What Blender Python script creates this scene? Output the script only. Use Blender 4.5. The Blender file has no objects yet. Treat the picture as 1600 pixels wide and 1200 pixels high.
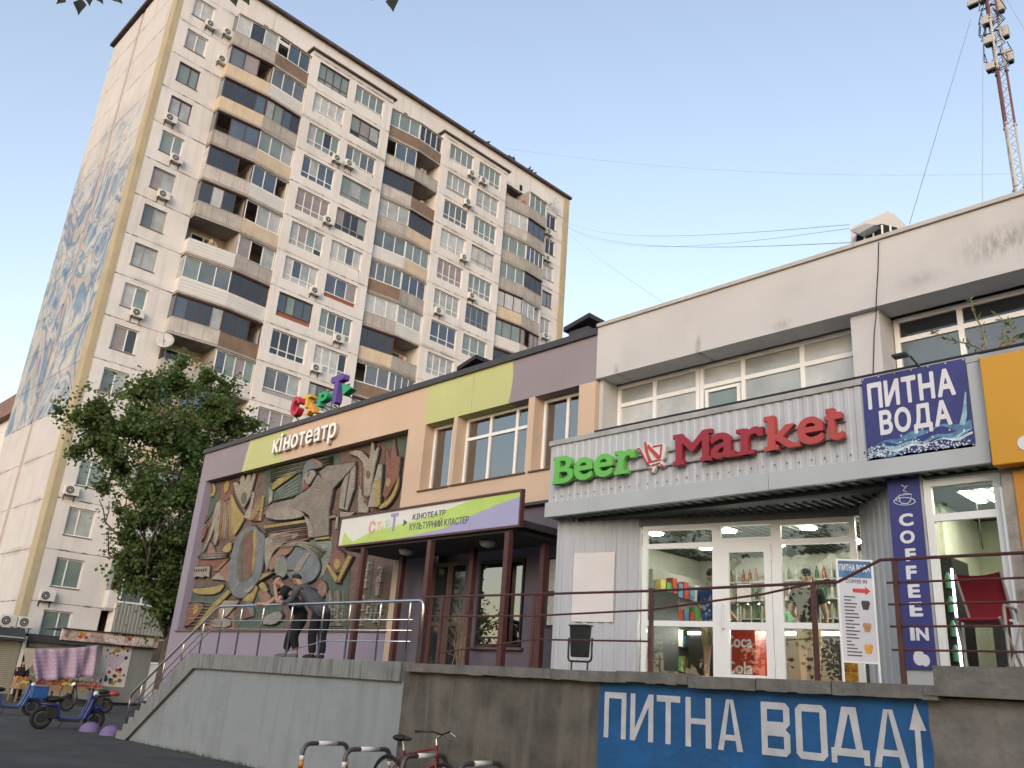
import bpy, bmesh, math, random
import numpy as np
from mathutils import Vector, Matrix, noise as mnoise
random.seed(11)
scene = bpy.context.scene
COL = scene.collection
# ------------------------------------------------------------------ camera
EYE = 1.673
FPX = 1337.955                      # focal length in photo pixels (1600 wide)
YAW, PITCH, ROLL = -0.810321883, 0.347606337, 0.0729986679
_fwd = Vector((math.sin(YAW)*math.cos(PITCH), math.cos(YAW)*math.cos(PITCH), math.sin(PITCH)))
_r0 = Vector((math.cos(YAW), -math.sin(YAW), 0)); _u0 = _r0.cross(_fwd)
_r = math.cos(ROLL)*_r0 + math.sin(ROLL)*_u0
_u = -math.sin(ROLL)*_r0 + math.cos(ROLL)*_u0
cam_d = bpy.data.cameras.new('camera'); cam = bpy.data.objects.new('camera', cam_d); COL.objects.link(cam)
cam_d.sensor_width = 36; cam_d.sensor_fit = 'HORIZONTAL'; cam_d.lens = FPX/1600*36
cam_d.clip_start = .05; cam_d.clip_end = 3000
cam.matrix_world = Matrix(((_r.x,_u.x,-_fwd.x,0),(_r.y,_u.y,-_fwd.y,0),(_r.z,_u.z,-_fwd.z,EYE),(0,0,0,1)))
scene.camera = cam
# ------------------------------------------------------------------ sky, sun, exposure
SUN_EL, SUN_AZ = math.radians(15), math.radians(148)
world = bpy.data.worlds.new('World'); scene.world = world; world.use_nodes = True
_wn = world.node_tree; _bg = _wn.nodes['Background']
_sky = _wn.nodes.new('ShaderNodeTexSky'); _sky.sky_type = 'NISHITA'; _sky.sun_disc = False
_sky.sun_elevation = SUN_EL; _sky.sun_rotation = SUN_AZ
_sky.air_density = 1.6; _sky.dust_density = 1.4; _sky.ozone_density = 1.6; _sky.altitude = 100
_hs = _wn.nodes.new('ShaderNodeHueSaturation'); _hs.inputs['Saturation'].default_value = .78; _wn.links.new(_sky.outputs[0], _hs.inputs['Color'])   # mutes the colour of the whole sky
_tn = _wn.nodes.new('ShaderNodeVectorMath'); _tn.operation = 'MULTIPLY'; _tn.inputs[1].default_value = (.99,.955,1.035); _wn.links.new(_hs.outputs[0], _tn.inputs[0])
_wn.links.new(_tn.outputs[0], _bg.inputs[0]); _bg.inputs[1].default_value = 0.15
sun_d = bpy.data.lights.new('sun', 'SUN'); sun = bpy.data.objects.new('sun', sun_d); COL.objects.link(sun)
sun_d.energy = .5; sun_d.angle = math.radians(35); sun_d.color = (1.0, .95, .9)
_sd = Vector((math.sin(SUN_AZ)*math.cos(SUN_EL+.2), math.cos(SUN_AZ)*math.cos(SUN_EL+.2), math.sin(SUN_EL+.2)))
sun.rotation_euler = _sd.to_track_quat('Z', 'Y').to_euler()
scene.view_settings.view_transform = 'Standard'; scene.view_settings.look = 'None'
scene.view_settings.gamma = 1; scene.view_settings.use_curve_mapping = False
scene.view_settings.exposure = 1.13
scene.cycles.max_bounces = 7; scene.cycles.transparent_max_bounces = 12
scene.cycles.caustics_reflective = False; scene.cycles.caustics_refractive = False
# ------------------------------------------------------------------ helpers
def ray(x, y): return _fwd + _r*((x-800)/FPX) - _u*((y-600)/FPX)
def P(x, y, Y=None, X=None, Z=None):
    """photo pixel -> point on the plane of the wall / ground it lies on"""
    d = ray(x, y)
    t = Y/d.y if Y is not None else X/d.x if X is not None else (Z-EYE)/d.z
    p = d*t; return Vector((p.x, p.y, p.z+EYE))
def PX(p):
    v = Vector(p) - Vector((0,0,EYE)); w = v.dot(_fwd)
    return 800+FPX*v.dot(_r)/w, 600-FPX*v.dot(_u)/w
ORG = {}
def thing(name, label, cat, loc=(0,0,0), group=None, rotz=0):
    o = bpy.data.objects.new(name, None); o.empty_display_size = .2; COL.objects.link(o)
    o.location = loc; o.rotation_euler = (0,0,rotz)
    ORG[o.name] = (0,0,0) if rotz else tuple(loc)
    return tag(o, label, cat, group)
def tag(o, label, cat, group=None, kind=None):
    o['label'] = label
    if cat: o['category'] = cat
    if group: o['group'] = group
    if kind: o['kind'] = kind
    return o
def copy_tree(o, parent=None, loc=None, rotz=None, label=None):
    c = o.copy(); COL.objects.link(c); c.parent = parent
    if loc is not None: c.location = loc
    if rotz is not None: c.rotation_euler.z = rotz
    if label: c['label'] = label
    for ch in o.children: copy_tree(ch, c)
    return c
class F3:
    """a frame on a surface: u along it, v up, n out of it"""
    def __init__(s, o, u, n, v=(0,0,1)):
        s.o = Vector(o); s.u = Vector(u).normalized(); s.n = Vector(n).normalized(); s.v = Vector(v)
    def __call__(s, a, b, c=0): return s.o + s.u*a + s.v*b + s.n*c
class MB:
    def __init__(s): s.v = []; s.f = []
    def add(s, vs, fs):
        k = len(s.v); s.v += [tuple(p) for p in vs]; s.f += [tuple(i+k for i in f) for f in fs]; return s
    def hexa(s, c): return s.add(c, [(0,3,2,1),(4,5,6,7),(0,1,5,4),(1,2,6,5),(2,3,7,6),(3,0,4,7)])
    def box(s, x0,x1,y0,y1,z0,z1):
        return s.hexa([(x0,y0,z0),(x1,y0,z0),(x1,y1,z0),(x0,y1,z0),(x0,y0,z1),(x1,y0,z1),(x1,y1,z1),(x0,y1,z1)])
    def fbox(s, F, u0,u1,v0,v1,n0,n1):
        return s.hexa([F(u0,v0,n1),F(u1,v0,n1),F(u1,v0,n0),F(u0,v0,n0),F(u0,v1,n1),F(u1,v1,n1),F(u1,v1,n0),F(u0,v1,n0)])
    def prism(s, pts, off):
        n = len(pts); off = Vector(off); pts = [Vector(p) for p in pts]
        return s.add(pts+[p+off for p in pts], [tuple(range(n)), tuple(reversed(range(n,2*n)))]+[(i,i+n,(i+1)%n+n,(i+1)%n) for i in range(n)])
    def tube(s, pts, r, n=8, cap=True, closed=False):
        pts = [Vector(p) for p in pts]; m = len(pts); k = len(s.v); prev = None
        for i, p in enumerate(pts):
            a = pts[(i-1) % m] if (i or closed) else p; b = pts[(i+1) % m] if (i < m-1 or closed) else p
            d = (b-a).normalized() if (b-a).length > 1e-9 else Vector((0,0,1))
            if prev is None:
                q = d.orthogonal().normalized()
            else:
                q = prev - d*prev.dot(d); q = q.normalized() if q.length > 1e-6 else d.orthogonal().normalized()
            prev = q; w = d.cross(q); rr = r[i] if isinstance(r, (list, tuple)) else r
            for j in range(n):
                t = 2*math.pi*j/n; s.v.append(tuple(p + q*(math.cos(t)*rr) + w*(math.sin(t)*rr)))
        for i in range(m if closed else m-1):
            for j in range(n):
                a = k+i*n+j; b = k+i*n+(j+1)%n; i2 = (i+1) % m
                s.f.append((a, b, k+i2*n+(j+1)%n, k+i2*n+j))
        if cap and not closed:
            s.f.append(tuple(reversed(range(k, k+n)))); s.f.append(tuple(range(k+(m-1)*n, k+m*n)))
        return s
    def ball(s, c, r, seg=12, ring=8, sc=(1,1,1), half=False):
        k = len(s.v); c = Vector(c)
        for i in range(ring+1):
            th = (math.pi/2 if half else math.pi)*i/ring
            for j in range(seg):
                ph = 2*math.pi*j/seg
                s.v.append((c.x+r*sc[0]*math.sin(th)*math.cos(ph), c.y+r*sc[1]*math.sin(th)*math.sin(ph), c.z+r*sc[2]*math.cos(th)))
        for i in range(ring):
            for j in range(seg):
                s.f.append((k+i*seg+j, k+(i+1)*seg+j, k+(i+1)*seg+(j+1)%seg, k+i*seg+(j+1)%seg))
        return s
    def lathe(s, c, prof, seg=16, axis=(0,0,1)):
        ax = Vector(axis).normalized(); q = ax.orthogonal().normalized(); w = ax.cross(q); k = len(s.v); c = Vector(c); m = len(prof)
        for r, h in prof:
            for j in range(seg):
                t = 2*math.pi*j/seg; s.v.append(tuple(c+ax*h+q*(r*math.cos(t))+w*(r*math.sin(t))))
        for i in range(m-1):
            for j in range(seg):
                s.f.append((k+i*seg+j, k+i*seg+(j+1)%seg, k+(i+1)*seg+(j+1)%seg, k+(i+1)*seg+j))
        s.f.append(tuple(reversed(range(k, k+seg)))); s.f.append(tuple(range(k+(m-1)*seg, k+m*seg)))
        return s
    def build(s, name, m, parent=None, smooth=False, bevel=0, kind=None):
        org = Vector((0,0,0)); p = parent
        while p is not None:
            if p.name in ORG: org = Vector(ORG[p.name]); break
            p = p.parent
        me = bpy.data.meshes.new(name)
        me.from_pydata([tuple(Vector(v)-org) for v in s.v], [], s.f)
        bm = bmesh.new(); bm.from_mesh(me); bmesh.ops.recalc_face_normals(bm, faces=bm.faces); bm.to_mesh(me); bm.free()
        me.materials.append(m)
        if smooth:
            for q in me.polygons: q.use_smooth = True
        o = bpy.data.objects.new(name, me); COL.objects.link(o)
        if parent is not None: o.parent = parent
        if bevel:
            b = o.modifiers.new('bevel', 'BEVEL'); b.width = bevel; b.segments = 2; b.limit_method = 'ANGLE'
        if kind: o['kind'] = kind
        return o
MATS = {}
def mat(name, col, rough=.75, metal=0, var=.12, vs=1.5, bump=0, bs=30, streak=0, sscale=1.0, spec=.4, dirt=0, dcol=None, emit=None, estr=0, alpha=1):
    if name in MATS: return MATS[name]
    m = bpy.data.materials.new(name); m.use_nodes = True; nt = m.node_tree; N = nt.nodes.new; L = nt.links.new
    b = nt.nodes['Principled BSDF']; b.inputs['Roughness'].default_value = rough; b.inputs['Metallic'].default_value = metal
    b.inputs['Specular IOR Level'].default_value = spec
    g = N('ShaderNodeNewGeometry'); rgb = tuple(col)+(1,)
    c = None
    if var:
        n1 = N('ShaderNodeTexNoise'); n1.inputs['Scale'].default_value = vs; n1.inputs['Detail'].default_value = 6; n1.inputs['Roughness'].default_value = .6
        L(g.outputs['Position'], n1.inputs['Vector'])
        mr = N('ShaderNodeMapRange'); mr.inputs['From Min'].default_value = .3; mr.inputs['From Max'].default_value = .7
        mr.inputs['To Min'].default_value = 1-var; mr.inputs['To Max'].default_value = 1+var; L(n1.outputs['Fac'], mr.inputs['Value'])
        mx = N('ShaderNodeVectorMath'); mx.operation = 'SCALE'; mx.inputs[0].default_value = tuple(col); L(mr.outputs[0], mx.inputs['Scale']); c = mx.outputs[0]
    def layer(c, vec_scale, scale, lo, hi, amount, dc):
        mp = N('ShaderNodeMapping'); mp.inputs['Scale'].default_value = vec_scale; L(g.outputs['Position'], mp.inputs['Vector'])
        n2 = N('ShaderNodeTexNoise'); n2.inputs['Scale'].default_value = scale; n2.inputs['Detail'].default_value = 5; L(mp.outputs[0], n2.inputs['Vector'])
        r2 = N('ShaderNodeMapRange'); r2.inputs['From Min'].default_value = lo; r2.inputs['From Max'].default_value = hi; r2.inputs['To Max'].default_value = amount
        L(n2.outputs['Fac'], r2.inputs['Value'])
        mm = N('ShaderNodeMix'); mm.data_type = 'RGBA'; L(r2.outputs[0], mm.inputs[0])
        if c is None: mm.inputs[6].default_value = rgb
        else: L(c, mm.inputs[6])
        mm.inputs[7].default_value = tuple(dc)+(1,); return mm.outputs[2]
    dc = dcol or tuple(v*.3 for v in col)
    if streak: c = layer(c, (2.2*sscale,2.2*sscale,.16*sscale), 2.0, .52, .75, streak, dc)
    if dirt: c = layer(c, (1,1,1), 1.1, .5, .75, dirt, dc)
    if c is None: b.inputs['Base Color'].default_value = rgb
    else: L(c, b.inputs['Base Color'])
    if bump:
        n3 = N('ShaderNodeTexNoise'); n3.inputs['Scale'].default_value = bs; n3.inputs['Detail'].default_value = 5; L(g.outputs['Position'], n3.inputs['Vector'])
        bp = N('ShaderNodeBump'); bp.inputs['Strength'].default_value = bump; bp.inputs['Distance'].default_value = .02
        L(n3.outputs['Fac'], bp.inputs['Height']); L(bp.outputs[0], b.inputs['Normal'])
    if emit: b.inputs['Emission Color'].default_value = tuple(emit)+(1,); b.inputs['Emission Strength'].default_value = estr
    MATS[name] = m; return m
def glass(name, tint=(.9,.95,.93), refl=1.6, base=.06):
    """clear pane: see-through, with a Fresnel reflection of what stands opposite"""
    if name in MATS: return MATS[name]
    m = bpy.data.materials.new(name); m.use_nodes = True; nt = m.node_tree; nt.nodes.clear(); N = nt.nodes.new; L = nt.links.new
    out = N('ShaderNodeOutputMaterial'); mix = N('ShaderNodeMixShader'); tr = N('ShaderNodeBsdfTransparent'); gl = N('ShaderNodeBsdfGlossy')
    tr.inputs[0].default_value = tuple(tint)+(1,); gl.inputs['Roughness'].default_value = .01
    fr = N('ShaderNodeFresnel'); fr.inputs[0].default_value = 1.5
    ma = N('ShaderNodeMath'); ma.operation = 'MULTIPLY_ADD'; ma.use_clamp = True; ma.inputs[1].default_value = refl; ma.inputs[2].default_value = base
    L(fr.outputs[0], ma.inputs[0]); L(ma.outputs[0], mix.inputs[0]); L(tr.outputs[0], mix.inputs[1]); L(gl.outputs[0], mix.inputs[2]); L(mix.outputs[0], out.inputs[0])
    MATS[name] = m; return m
# text -> meshes of single letters
_TXT = {}
def _text_outline(ch):
    cu = bpy.data.curves.new('glyph', 'FONT'); cu.body = ch; cu.size = 1; cu.resolution_u = 4
    o = bpy.data.objects.new('glyph', cu); COL.objects.link(o)
    me = bpy.data.meshes.new_from_object(o.evaluated_get(bpy.context.evaluated_depsgraph_get()))
    vs = [(v.co.x, v.co.y) for v in me.vertices]; fs = [tuple(p.vertices) for p in me.polygons]
    bpy.data.objects.remove(o); bpy.data.curves.remove(cu); bpy.data.meshes.remove(me)
    key = {}; mp_ = []; out = []
    for v in vs:
        q = (round(v[0],4), round(v[1],4))
        if q not in key: key[q] = len(out); out.append(q)
        mp_.append(key[q])
    res = []
    for f in fs:
        g = [mp_[i] for i in f]; ar = sum(out[g[i]][0]*out[g[(i+1) % len(g)]][1]-out[g[(i+1) % len(g)]][0]*out[g[i]][1] for i in range(len(g)))
        if len(set(g)) > 2 and abs(ar) > 1e-9: res.append(tuple(g if ar > 0 else g[::-1]))
    return out, res
def _fill(loops, inside):
    """triangulate closed loops, keeping the triangles that lie inside the letter"""
    from mathutils.geometry import delaunay_2d_cdt
    V_ = []; E_ = []
    for lp in loops:
        q = list(lp); ch = True
        while ch and len(q) > 8:                       # drop nearly collinear points
            ch = False; i = 0
            while i < len(q) and len(q) > 8:
                p0, p1, p2 = q[i-1], q[i], q[(i+1) % len(q)]; dx, dy = p2[0]-p0[0], p2[1]-p0[1]; l = math.hypot(dx, dy)
                if l < 1e-9 or abs((p1[0]-p0[0])*dy-(p1[1]-p0[1])*dx)/l < .0012: q.pop(i); ch = True
                i += 1
        k = len(V_); V_ += [Vector(p) for p in q]; E_ += [(k+i, k+(i+1) % len(q)) for i in range(len(q))]
    vo, eo, fo = delaunay_2d_cdt(V_, E_, [], 0, 1e-6)[:3]
    fs = []
    for f in fo:
        c = sum((vo[i] for i in f), Vector((0,0)))/len(f)
        if inside(c.x, c.y): fs.append(tuple(f))
    return [(v.x, v.y) for v in vo], fs
def _contours(D_, xs, ys):
    """marching squares: closed loops of the zero level of D_[iy,ix]"""
    seg = {}; ny, nx = D_.shape
    def ip(a, b):
        (i, j), (k, l) = a, b; d0, d1 = D_[j, i], D_[l, k]; t = d0/(d0-d1); return (round(xs[i]+(xs[k]-xs[i])*t, 6), round(ys[j]+(ys[l]-ys[j])*t, 6))
    T = {1:((3,0),),2:((0,1),),3:((3,1),),4:((1,2),),5:((3,2),(1,0)),6:((0,2),),7:((3,2),),8:((2,3),),9:((2,0),),10:((0,3),(2,1)),11:((2,1),),12:((1,3),),13:((1,0),),14:((0,3),)}
    for j in range(ny-1):
        for i in range(nx-1):
            c = ((i,j),(i+1,j),(i+1,j+1),(i,j+1)); k = sum(1 << n for n, (p, q) in enumerate(c) if D_[q,p] < 0)
            if k in (0,15): continue
            E_ = ((c[0],c[1]),(c[1],c[2]),(c[3],c[2]),(c[0],c[3]))
            for a, b in T[k]: seg[ip(*E_[a])] = ip(*E_[b])
    loops = []
    while seg:
        st_, cur = seg.popitem(); lp = [st_]
        while cur in seg: lp.append(cur); cur = seg.pop(cur)
        if len(lp) > 5: loops.append(lp)
    return loops
def glyph(ch, bold=0.0):
    """filled outline of one character, thickened by bold on every side"""
    k = (ch, bold)
    if k in _TXT: return _TXT[k]
    vs, fs = _text_outline(ch)
    if bold:
        ed = {}
        for f in fs:
            for i in range(len(f)):
                e = tuple(sorted((f[i], f[(i+1) % len(f)])))
                if e in ed: del ed[e]
                else: ed[e] = 1
        A_ = np.array([vs[a] for a, b in ed]); B_ = np.array([vs[b] for a, b in ed])
        lo = A_.min(0)-bold-.03; hi = A_.max(0)+bold+.03; h = .0137
        xs = np.arange(lo[0], hi[0]+h, h); ys = np.arange(lo[1], hi[1]+h, h); X_, Y_ = np.meshgrid(xs, ys); Q = np.stack([X_.ravel(), Y_.ravel()], 1)
        d2 = np.full(len(Q), 9.); par = np.zeros(len(Q), bool)
        for a, b in zip(A_, B_):
            ab = b-a; t = np.clip(((Q-a)@ab)/max(ab@ab, 1e-12), 0, 1); w = Q-a-t[:,None]*ab; d2 = np.minimum(d2, (w*w).sum(1))
            if a[1] != b[1]:
                m = ((a[1] > Q[:,1]) != (b[1] > Q[:,1])) & (Q[:,0] < (b[0]-a[0])*(Q[:,1]-a[1])/(b[1]-a[1])+a[0]); par ^= m
        D_ = (np.where(par, -1, 1)*np.sqrt(d2)-bold+1e-7).reshape(X_.shape)
        def inside(x, y):
            i = min(max((x-xs[0])/h, 0), len(xs)-1.001); j = min(max((y-ys[0])/h, 0), len(ys)-1.001); a, b = int(i), int(j); u, w = i-a, j-b
            return D_[b,a]*(1-u)*(1-w)+D_[b,a+1]*u*(1-w)+D_[b+1,a]*(1-u)*w+D_[b+1,a+1]*u*w < 0
        vs, fs = _fill(_contours(D_, xs, ys), inside)
    xs_ = [v[0] for v in vs]; ys_ = [v[1] for v in vs]
    _TXT[k] = (vs, fs, (min(xs_), max(xs_), min(ys_), max(ys_))); return _TXT[k]
def glyph_mb(mb, ch, F, u0, u1, v0, v1, depth, bold=0.0, n0=0.0, base=None):
    """letter stretched into the cell u0..u1, v0..v1 of frame F; base=cap height keeps descenders"""
    vs, fs, (a, b, c, d) = glyph(ch, bold)
    if base: sy = (v1-v0)/base; fy = lambda y: v0+y*sy
    else: sy = (v1-v0)/(d-c); fy = lambda y: v0+(y-c)*sy
    fx = lambda x: u0+(x-a)*(u1-u0)/(b-a)
    k = len(vs); front = [F(fx(x), fy(y), n0+depth) for x, y in vs]; back = [F(fx(x), fy(y), n0) for x, y in vs]
    ed = {}
    for f in fs:
        for i in range(len(f)):
            e = (f[i], f[(i+1) % len(f)]); ed[e] = 1
    sides = [(p, q, q+k, p+k) for (p, q) in ed if (q, p) not in ed]
    mb.add(front+back, list(fs)+[tuple(i+k for i in reversed(f)) for f in fs]+sides); return mb
def word(txt, F, u0, u1, v0, cap, depth, m, parent, bold=0.0, gap=.09, name='letter', n0=0.0, lower=False, joined=False):
    ws = []; x = 0
    for ch in txt:
        if ch == ' ': x += .3; ws.append(None); continue
        g = glyph(ch, bold)[2]; w = g[1]-g[0]; ws.append((x, x+w)); x += w+gap
    tot = x-gap; s = (u1-u0)/tot; big = MB() if joined else None
    for ch, w in zip(txt, ws):
        if w is None: continue
        mb = big or MB()
        glyph_mb(mb, ch, F, u0+w[0]*s, u0+w[1]*s, v0, v0+cap, depth, bold, n0, base=.73+bold)
        if not joined: mb.build(name, m, parent)
    if joined: return big.build(name, m, parent)
def struct(o): o['kind'] = 'structure'; return o
# ------------------------------------------------------------------ shared materials
M_white = mat('white_frame', (.72,.72,.70), .4, var=.05)
M_brown = mat('brown_frame', (.09,.05,.04), .5, var=.1)
M_greyf = mat('grey_frame', (.30,.29,.27), .5, var=.1)
M_black = mat('black_metal', (.015,.015,.016), .45, var=.2)
M_steel = mat('stainless_steel', (.62,.62,.62), .25, metal=1, var=.05)
M_redp = mat('oxblood_paint', (.08,.029,.028), .45, var=.25, vs=6, dirt=.35, dcol=(.12,.06,.04))
# ================================================================== GROUND
M_asph = mat('asphalt', (.052,.052,.052), .9, var=.3, vs=.7, bump=.6, bs=70, dirt=.75, dcol=(.026,.026,.027))
g = MB()
g.add([(-900,-600,0),(700,-600,0),(700,1200,0),(-900,1200,0)], [(0,1,2,3)])
struct(g.build('ground', M_asph))
# ================================================================== STAIRS + TERRACE
W = 9.4; D = 13.0; TZ = 2.06
M_stair = mat('grey_stair_concrete', (.19,.20,.195), .85, var=.15, vs=2.5, bump=.3, bs=25, streak=.85, sscale=2.6, dcol=(.045,.045,.04))
M_gwall = mat('grey_painted_plaster', (.225,.255,.27), .8, var=.16, vs=1.1, bump=.25, bs=9, streak=.45, dcol=(.14,.155,.155), dirt=.4)
M_floor = mat('terrace_concrete', (.2,.2,.19), .9, var=.2)
struct(MB().box(-19.8,5,9.62,13.9,0.0,2.055).build('terrace', M_floor))
st = thing('outdoor_staircase', 'grey concrete staircase with stepped side rising to the cinema terrace', 'staircase', (-21.4,9.4,0))
NS = 12; RUN = (23.05-19.8)/NS; RISE = TZ/NS
for i in range(NS):
    x0 = -23.05+i*RUN
    MB().box(x0-.03, -19.79, 9.46, 11.6, i*RISE, (i+1)*RISE).build('step', M_stair, st, bevel=.008)
# stringer with saw-tooth top, a slab proud of the wall below it
pts = [(-23.15,0)]
for i in range(NS):
    x0 = -23.05+i*RUN-.05; pts += [(x0,(i+1)*RISE+.012), (x0+RUN,(i+1)*RISE+.012)]
pts += [(-19.72,TZ+.012),(-19.22,TZ+.012),(-19.22,1.755),(-19.62,1.755),(-22.55,-.0)]
cl = [pts[0]]
for p in pts[1:]:
    if abs(p[0]-cl[-1][0])+abs(p[1]-cl[-1][1]) > .004: cl.append(p)
MB().prism([(x,9.34,z) for x,z in cl], (0,.14,0)).build('stringer', M_stair, st)
MB().prism([(-22.62,9.425,-.05),(-19.62,9.425,1.77),(-12.0,9.425,1.77),(-12.0,9.425,-.05)], (0,.19,0)).build('side_wall', M_gwall, st)
cuts = [-19.22,-16.9,-14.55,-13.02,-12.02]
for a, b in zip(cuts, cuts[1:]):
    MB().box(a+.004, b-.004, 9.345+random.uniform(0,.008), 9.63, 1.755, TZ+.012).build('coping', M_stair, st, bevel=.01)
# ---- concrete retaining wall with blue lettering
M_conc = mat('raw_concrete', (.085,.080,.067), .9, var=.34, vs=2.2, bump=.5, bs=11, streak=.8, sscale=1.2, dcol=(.16,.15,.125), dirt=.55)
M_conc2 = mat('weathered_concrete', (.15,.145,.13), .92, var=.3, vs=3, bump=.7, bs=16, streak=.5, dcol=(.06,.055,.05), dirt=.4)
rw = thing('retaining_wall', 'raw concrete retaining wall painted with blue lettering below the shop terrace', 'wall', (-6,9.4,0))
MB().box(-12.0, -3.56, 9.43, 9.63, -.05, 1.93).build('wall_slab', M_conc, rw)
MB().box(-3.56, 5.0, 9.425, 9.63, -.05, 1.93).build('wall_slab', M_conc2, rw)
px_cut = [634,777,863,963,1075,1180,1298,1463]
for i, (a, b) in enumerate(zip(px_cut, px_cut[1:])):
    xa = P(a,1045,Y=9.32).x; xb = P(b,1055,Y=9.32).x; dz = random.uniform(-.02,.012)
    mb = MB(); n = 7                                   # ragged lower lip
    for k in range(n):
        u0 = xa+.006+(xb-xa-.012)*k/n; u1 = xa+.006+(xb-xa-.012)*(k+1)/n
        z0 = 1.925+dz+random.uniform(-.007,.007)
        mb.box(u0, u1, 9.31+random.uniform(0,.006), 9.62, z0, TZ+dz)
    mb.build('coping_slab', M_conc2, rw)
mb = MB(); xs = np.linspace(-3.44, 5.0, 26)
for a, b in zip(xs, xs[1:]):
    mb.box(a, b, 9.36+random.uniform(0,.02), 9.62, 1.97+random.uniform(-.012,.012), 2.25+random.uniform(-.012,.012))
mb.build('parapet_block', M_conc2, rw)
MB().box(-3.52, 5.0, 9.30, 9.36, 1.955, 2.05).build('parapet_foot', M_conc2, rw)
M_blue = mat('blue_wall_paint', (.008,.08,.225), .6, var=.22, vs=2.5, bump=.35, bs=14, dirt=.5, dcol=(.02,.06,.12), streak=.35)
M_letw = mat('white_wall_paint', (.46,.48,.50), .65, var=.14, vs=5, dirt=.45, dcol=(.28,.34,.42), streak=.3)
bp = MB(); n = 24; zt = [1.915+random.uniform(-.012,.008) for _ in range(n+1)]; rx = [random.uniform(-.03,.02) for _ in range(9)]
bp.add([(-7.78+4.22*i/n, 9.424, .02) for i in range(n+1)]+[(-7.78+4.22*i/n, 9.424, zt[i]) for i in range(n+1)], [(i,i+1,n+2+i,n+1+i) for i in range(n)])
for k in range(8):
    z0 = .02+k*.235; z1 = z0+.235
    bp.add([(-3.56,9.419,z0),(-3.52+rx[k],9.419,z0),(-3.52+rx[k+1],9.419,z1),(-3.56,9.419,z1)], [(0,1,2,3)])
bpo = bp.build('blue_paint_panel', M_blue, rw)
FW = F3((0,9.42,0),(1,0,0),(0,-1,0))
cells = [('П',-7.68,-7.32),('И',-7.25,-6.89),('Т',-6.84,-6.49),('Н',-6.41,-6.05),('А',-5.96,-5.63),('В',-5.39,-5.04),('О',-4.97,-4.61),('Д',-4.57,-4.16),('А',-4.12,-3.76)]
def block_letter(mb, ch, F, u0, u1, v0, v1, d, t=.075):
    """brush-painted block capitals: bars laid edge to edge"""
    w = u1-u0; h = v1-v0
    def bar(a, b, c, e): mb.fbox(F, a, b, c, e, 0, d)
    def para(p): mb.prism([F(x,y,0) for x,y in p], F.n*d)
    if ch == 'П': bar(u0,u0+t,v0,v1-t); bar(u1-t,u1,v0,v1-t); bar(u0,u1,v1-t,v1)
    elif ch == 'Т': bar(u0+w/2-t/2,u0+w/2+t/2,v0,v1-t); bar(u0,u1,v1-t,v1)
    elif ch == 'Н': bar(u0,u0+t,v0,v1); bar(u1-t,u1,v0,v1); bar(u0+t,u1-t,v0+h*.46,v0+h*.46+t*.85)
    elif ch == 'И': bar(u0,u0+t,v0,v1); bar(u1-t,u1,v0,v1); para([(u0+t,v0),(u0+t,v0+t*1.9),(u1-t,v1),(u1-t,v1-t*1.9)])
    elif ch == 'А':
        a0, a1 = u0+w*.5-t*.62, u0+w*.5+t*.62
        para([(u0,v0),(u0+t,v0),(a0+t*.62,v1-t*.2),(a0+t*.62,v1),(a0,v1)]); para([(u1-t,v0),(u1,v0),(a1,v1),(a0+t*.62,v1),(a0+t*.62,v1-t*.2)])
        y0 = v0+h*.2; f = .2; l = u0+t+(a0+t*.62-u0-t)*f; r_ = u1-t+(a0+t*.62-u1+t)*f; f2 = .31; l2 = u0+t+(a0+t*.62-u0-t)*f2; r2 = u1-t+(a0+t*.62-u1+t)*f2
        para([(l,v0+h*f),(r_,v0+h*f),(r2,v0+h*f2),(l2,v0+h*f2)])
    elif ch in 'ОВ':
        c = t*.7
        def ring(z0, z1):
            para([(u0,z0+c*(ch=='О')),(u0+c*(ch=='О'),z0),(u0+t,z0+t),(u0+t,z1-t),(u0+c*(ch=='О'),z1),(u0,z1-c*(ch=='О'))])
            para([(u1-c,z0),(u1,z0+c),(u1,z1-c),(u1-c,z1),(u1-t,z1-t),(u1-t,z0+t)])
            para([(u0+c*(ch=='О'),z0),(u1-c,z0),(u1-t,z0+t),(u0+t,z0+t)]); para([(u0+t,z1-t),(u1-t,z1-t),(u1-c,z1),(u0+c*(ch=='О'),z1)])
        if ch == 'О': ring(v0, v1)
        else: ring(v0, v0+h*.5); ring(v0+h*.5, v1)
    elif ch == 'Д':
        y = v0+h*.25; a = .16*w
        bar(u0,u1,v0+h*.13,v0+h*.13+t); bar(u0,u0+t*.8,v0,v0+h*.13); bar(u1-t*.8,u1,v0,v0+h*.13); yb = v0+h*.13+t
        para([(u0+a*.5,yb),(u0+a*.5+t,yb),(u0+w*.33+t*.9,v1-t),(u0+w*.33,v1),]); para([(u1-a-t,yb),(u1-a,yb),(u0+w*.71,v1),(u0+w*.71-t,v1-t)]); para([(u0+w*.33+t*.9,v1-t),(u0+w*.71-t,v1-t),(u0+w*.71,v1),(u0+w*.33,v1)])
    return mb
for ch, a, b in cells:
    block_letter(MB(), ch, FW, a, b, 1.24, 1.80, .0035).build('painted_letter', M_letw, rw)
mb = MB(); mb.prism([(x,9.42,z) for x,z in ((-3.735,1.62),(-3.57,1.62),(-3.66,1.875))], (0,-.0035,0)); mb.prism([(x,9.42,z) for x,z in ((-3.695,.92),(-3.625,.92),(-3.63,1.62),(-3.683,1.62))], (0,-.0035,0))
mb.build('painted_arrow', M_letw, rw)
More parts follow.
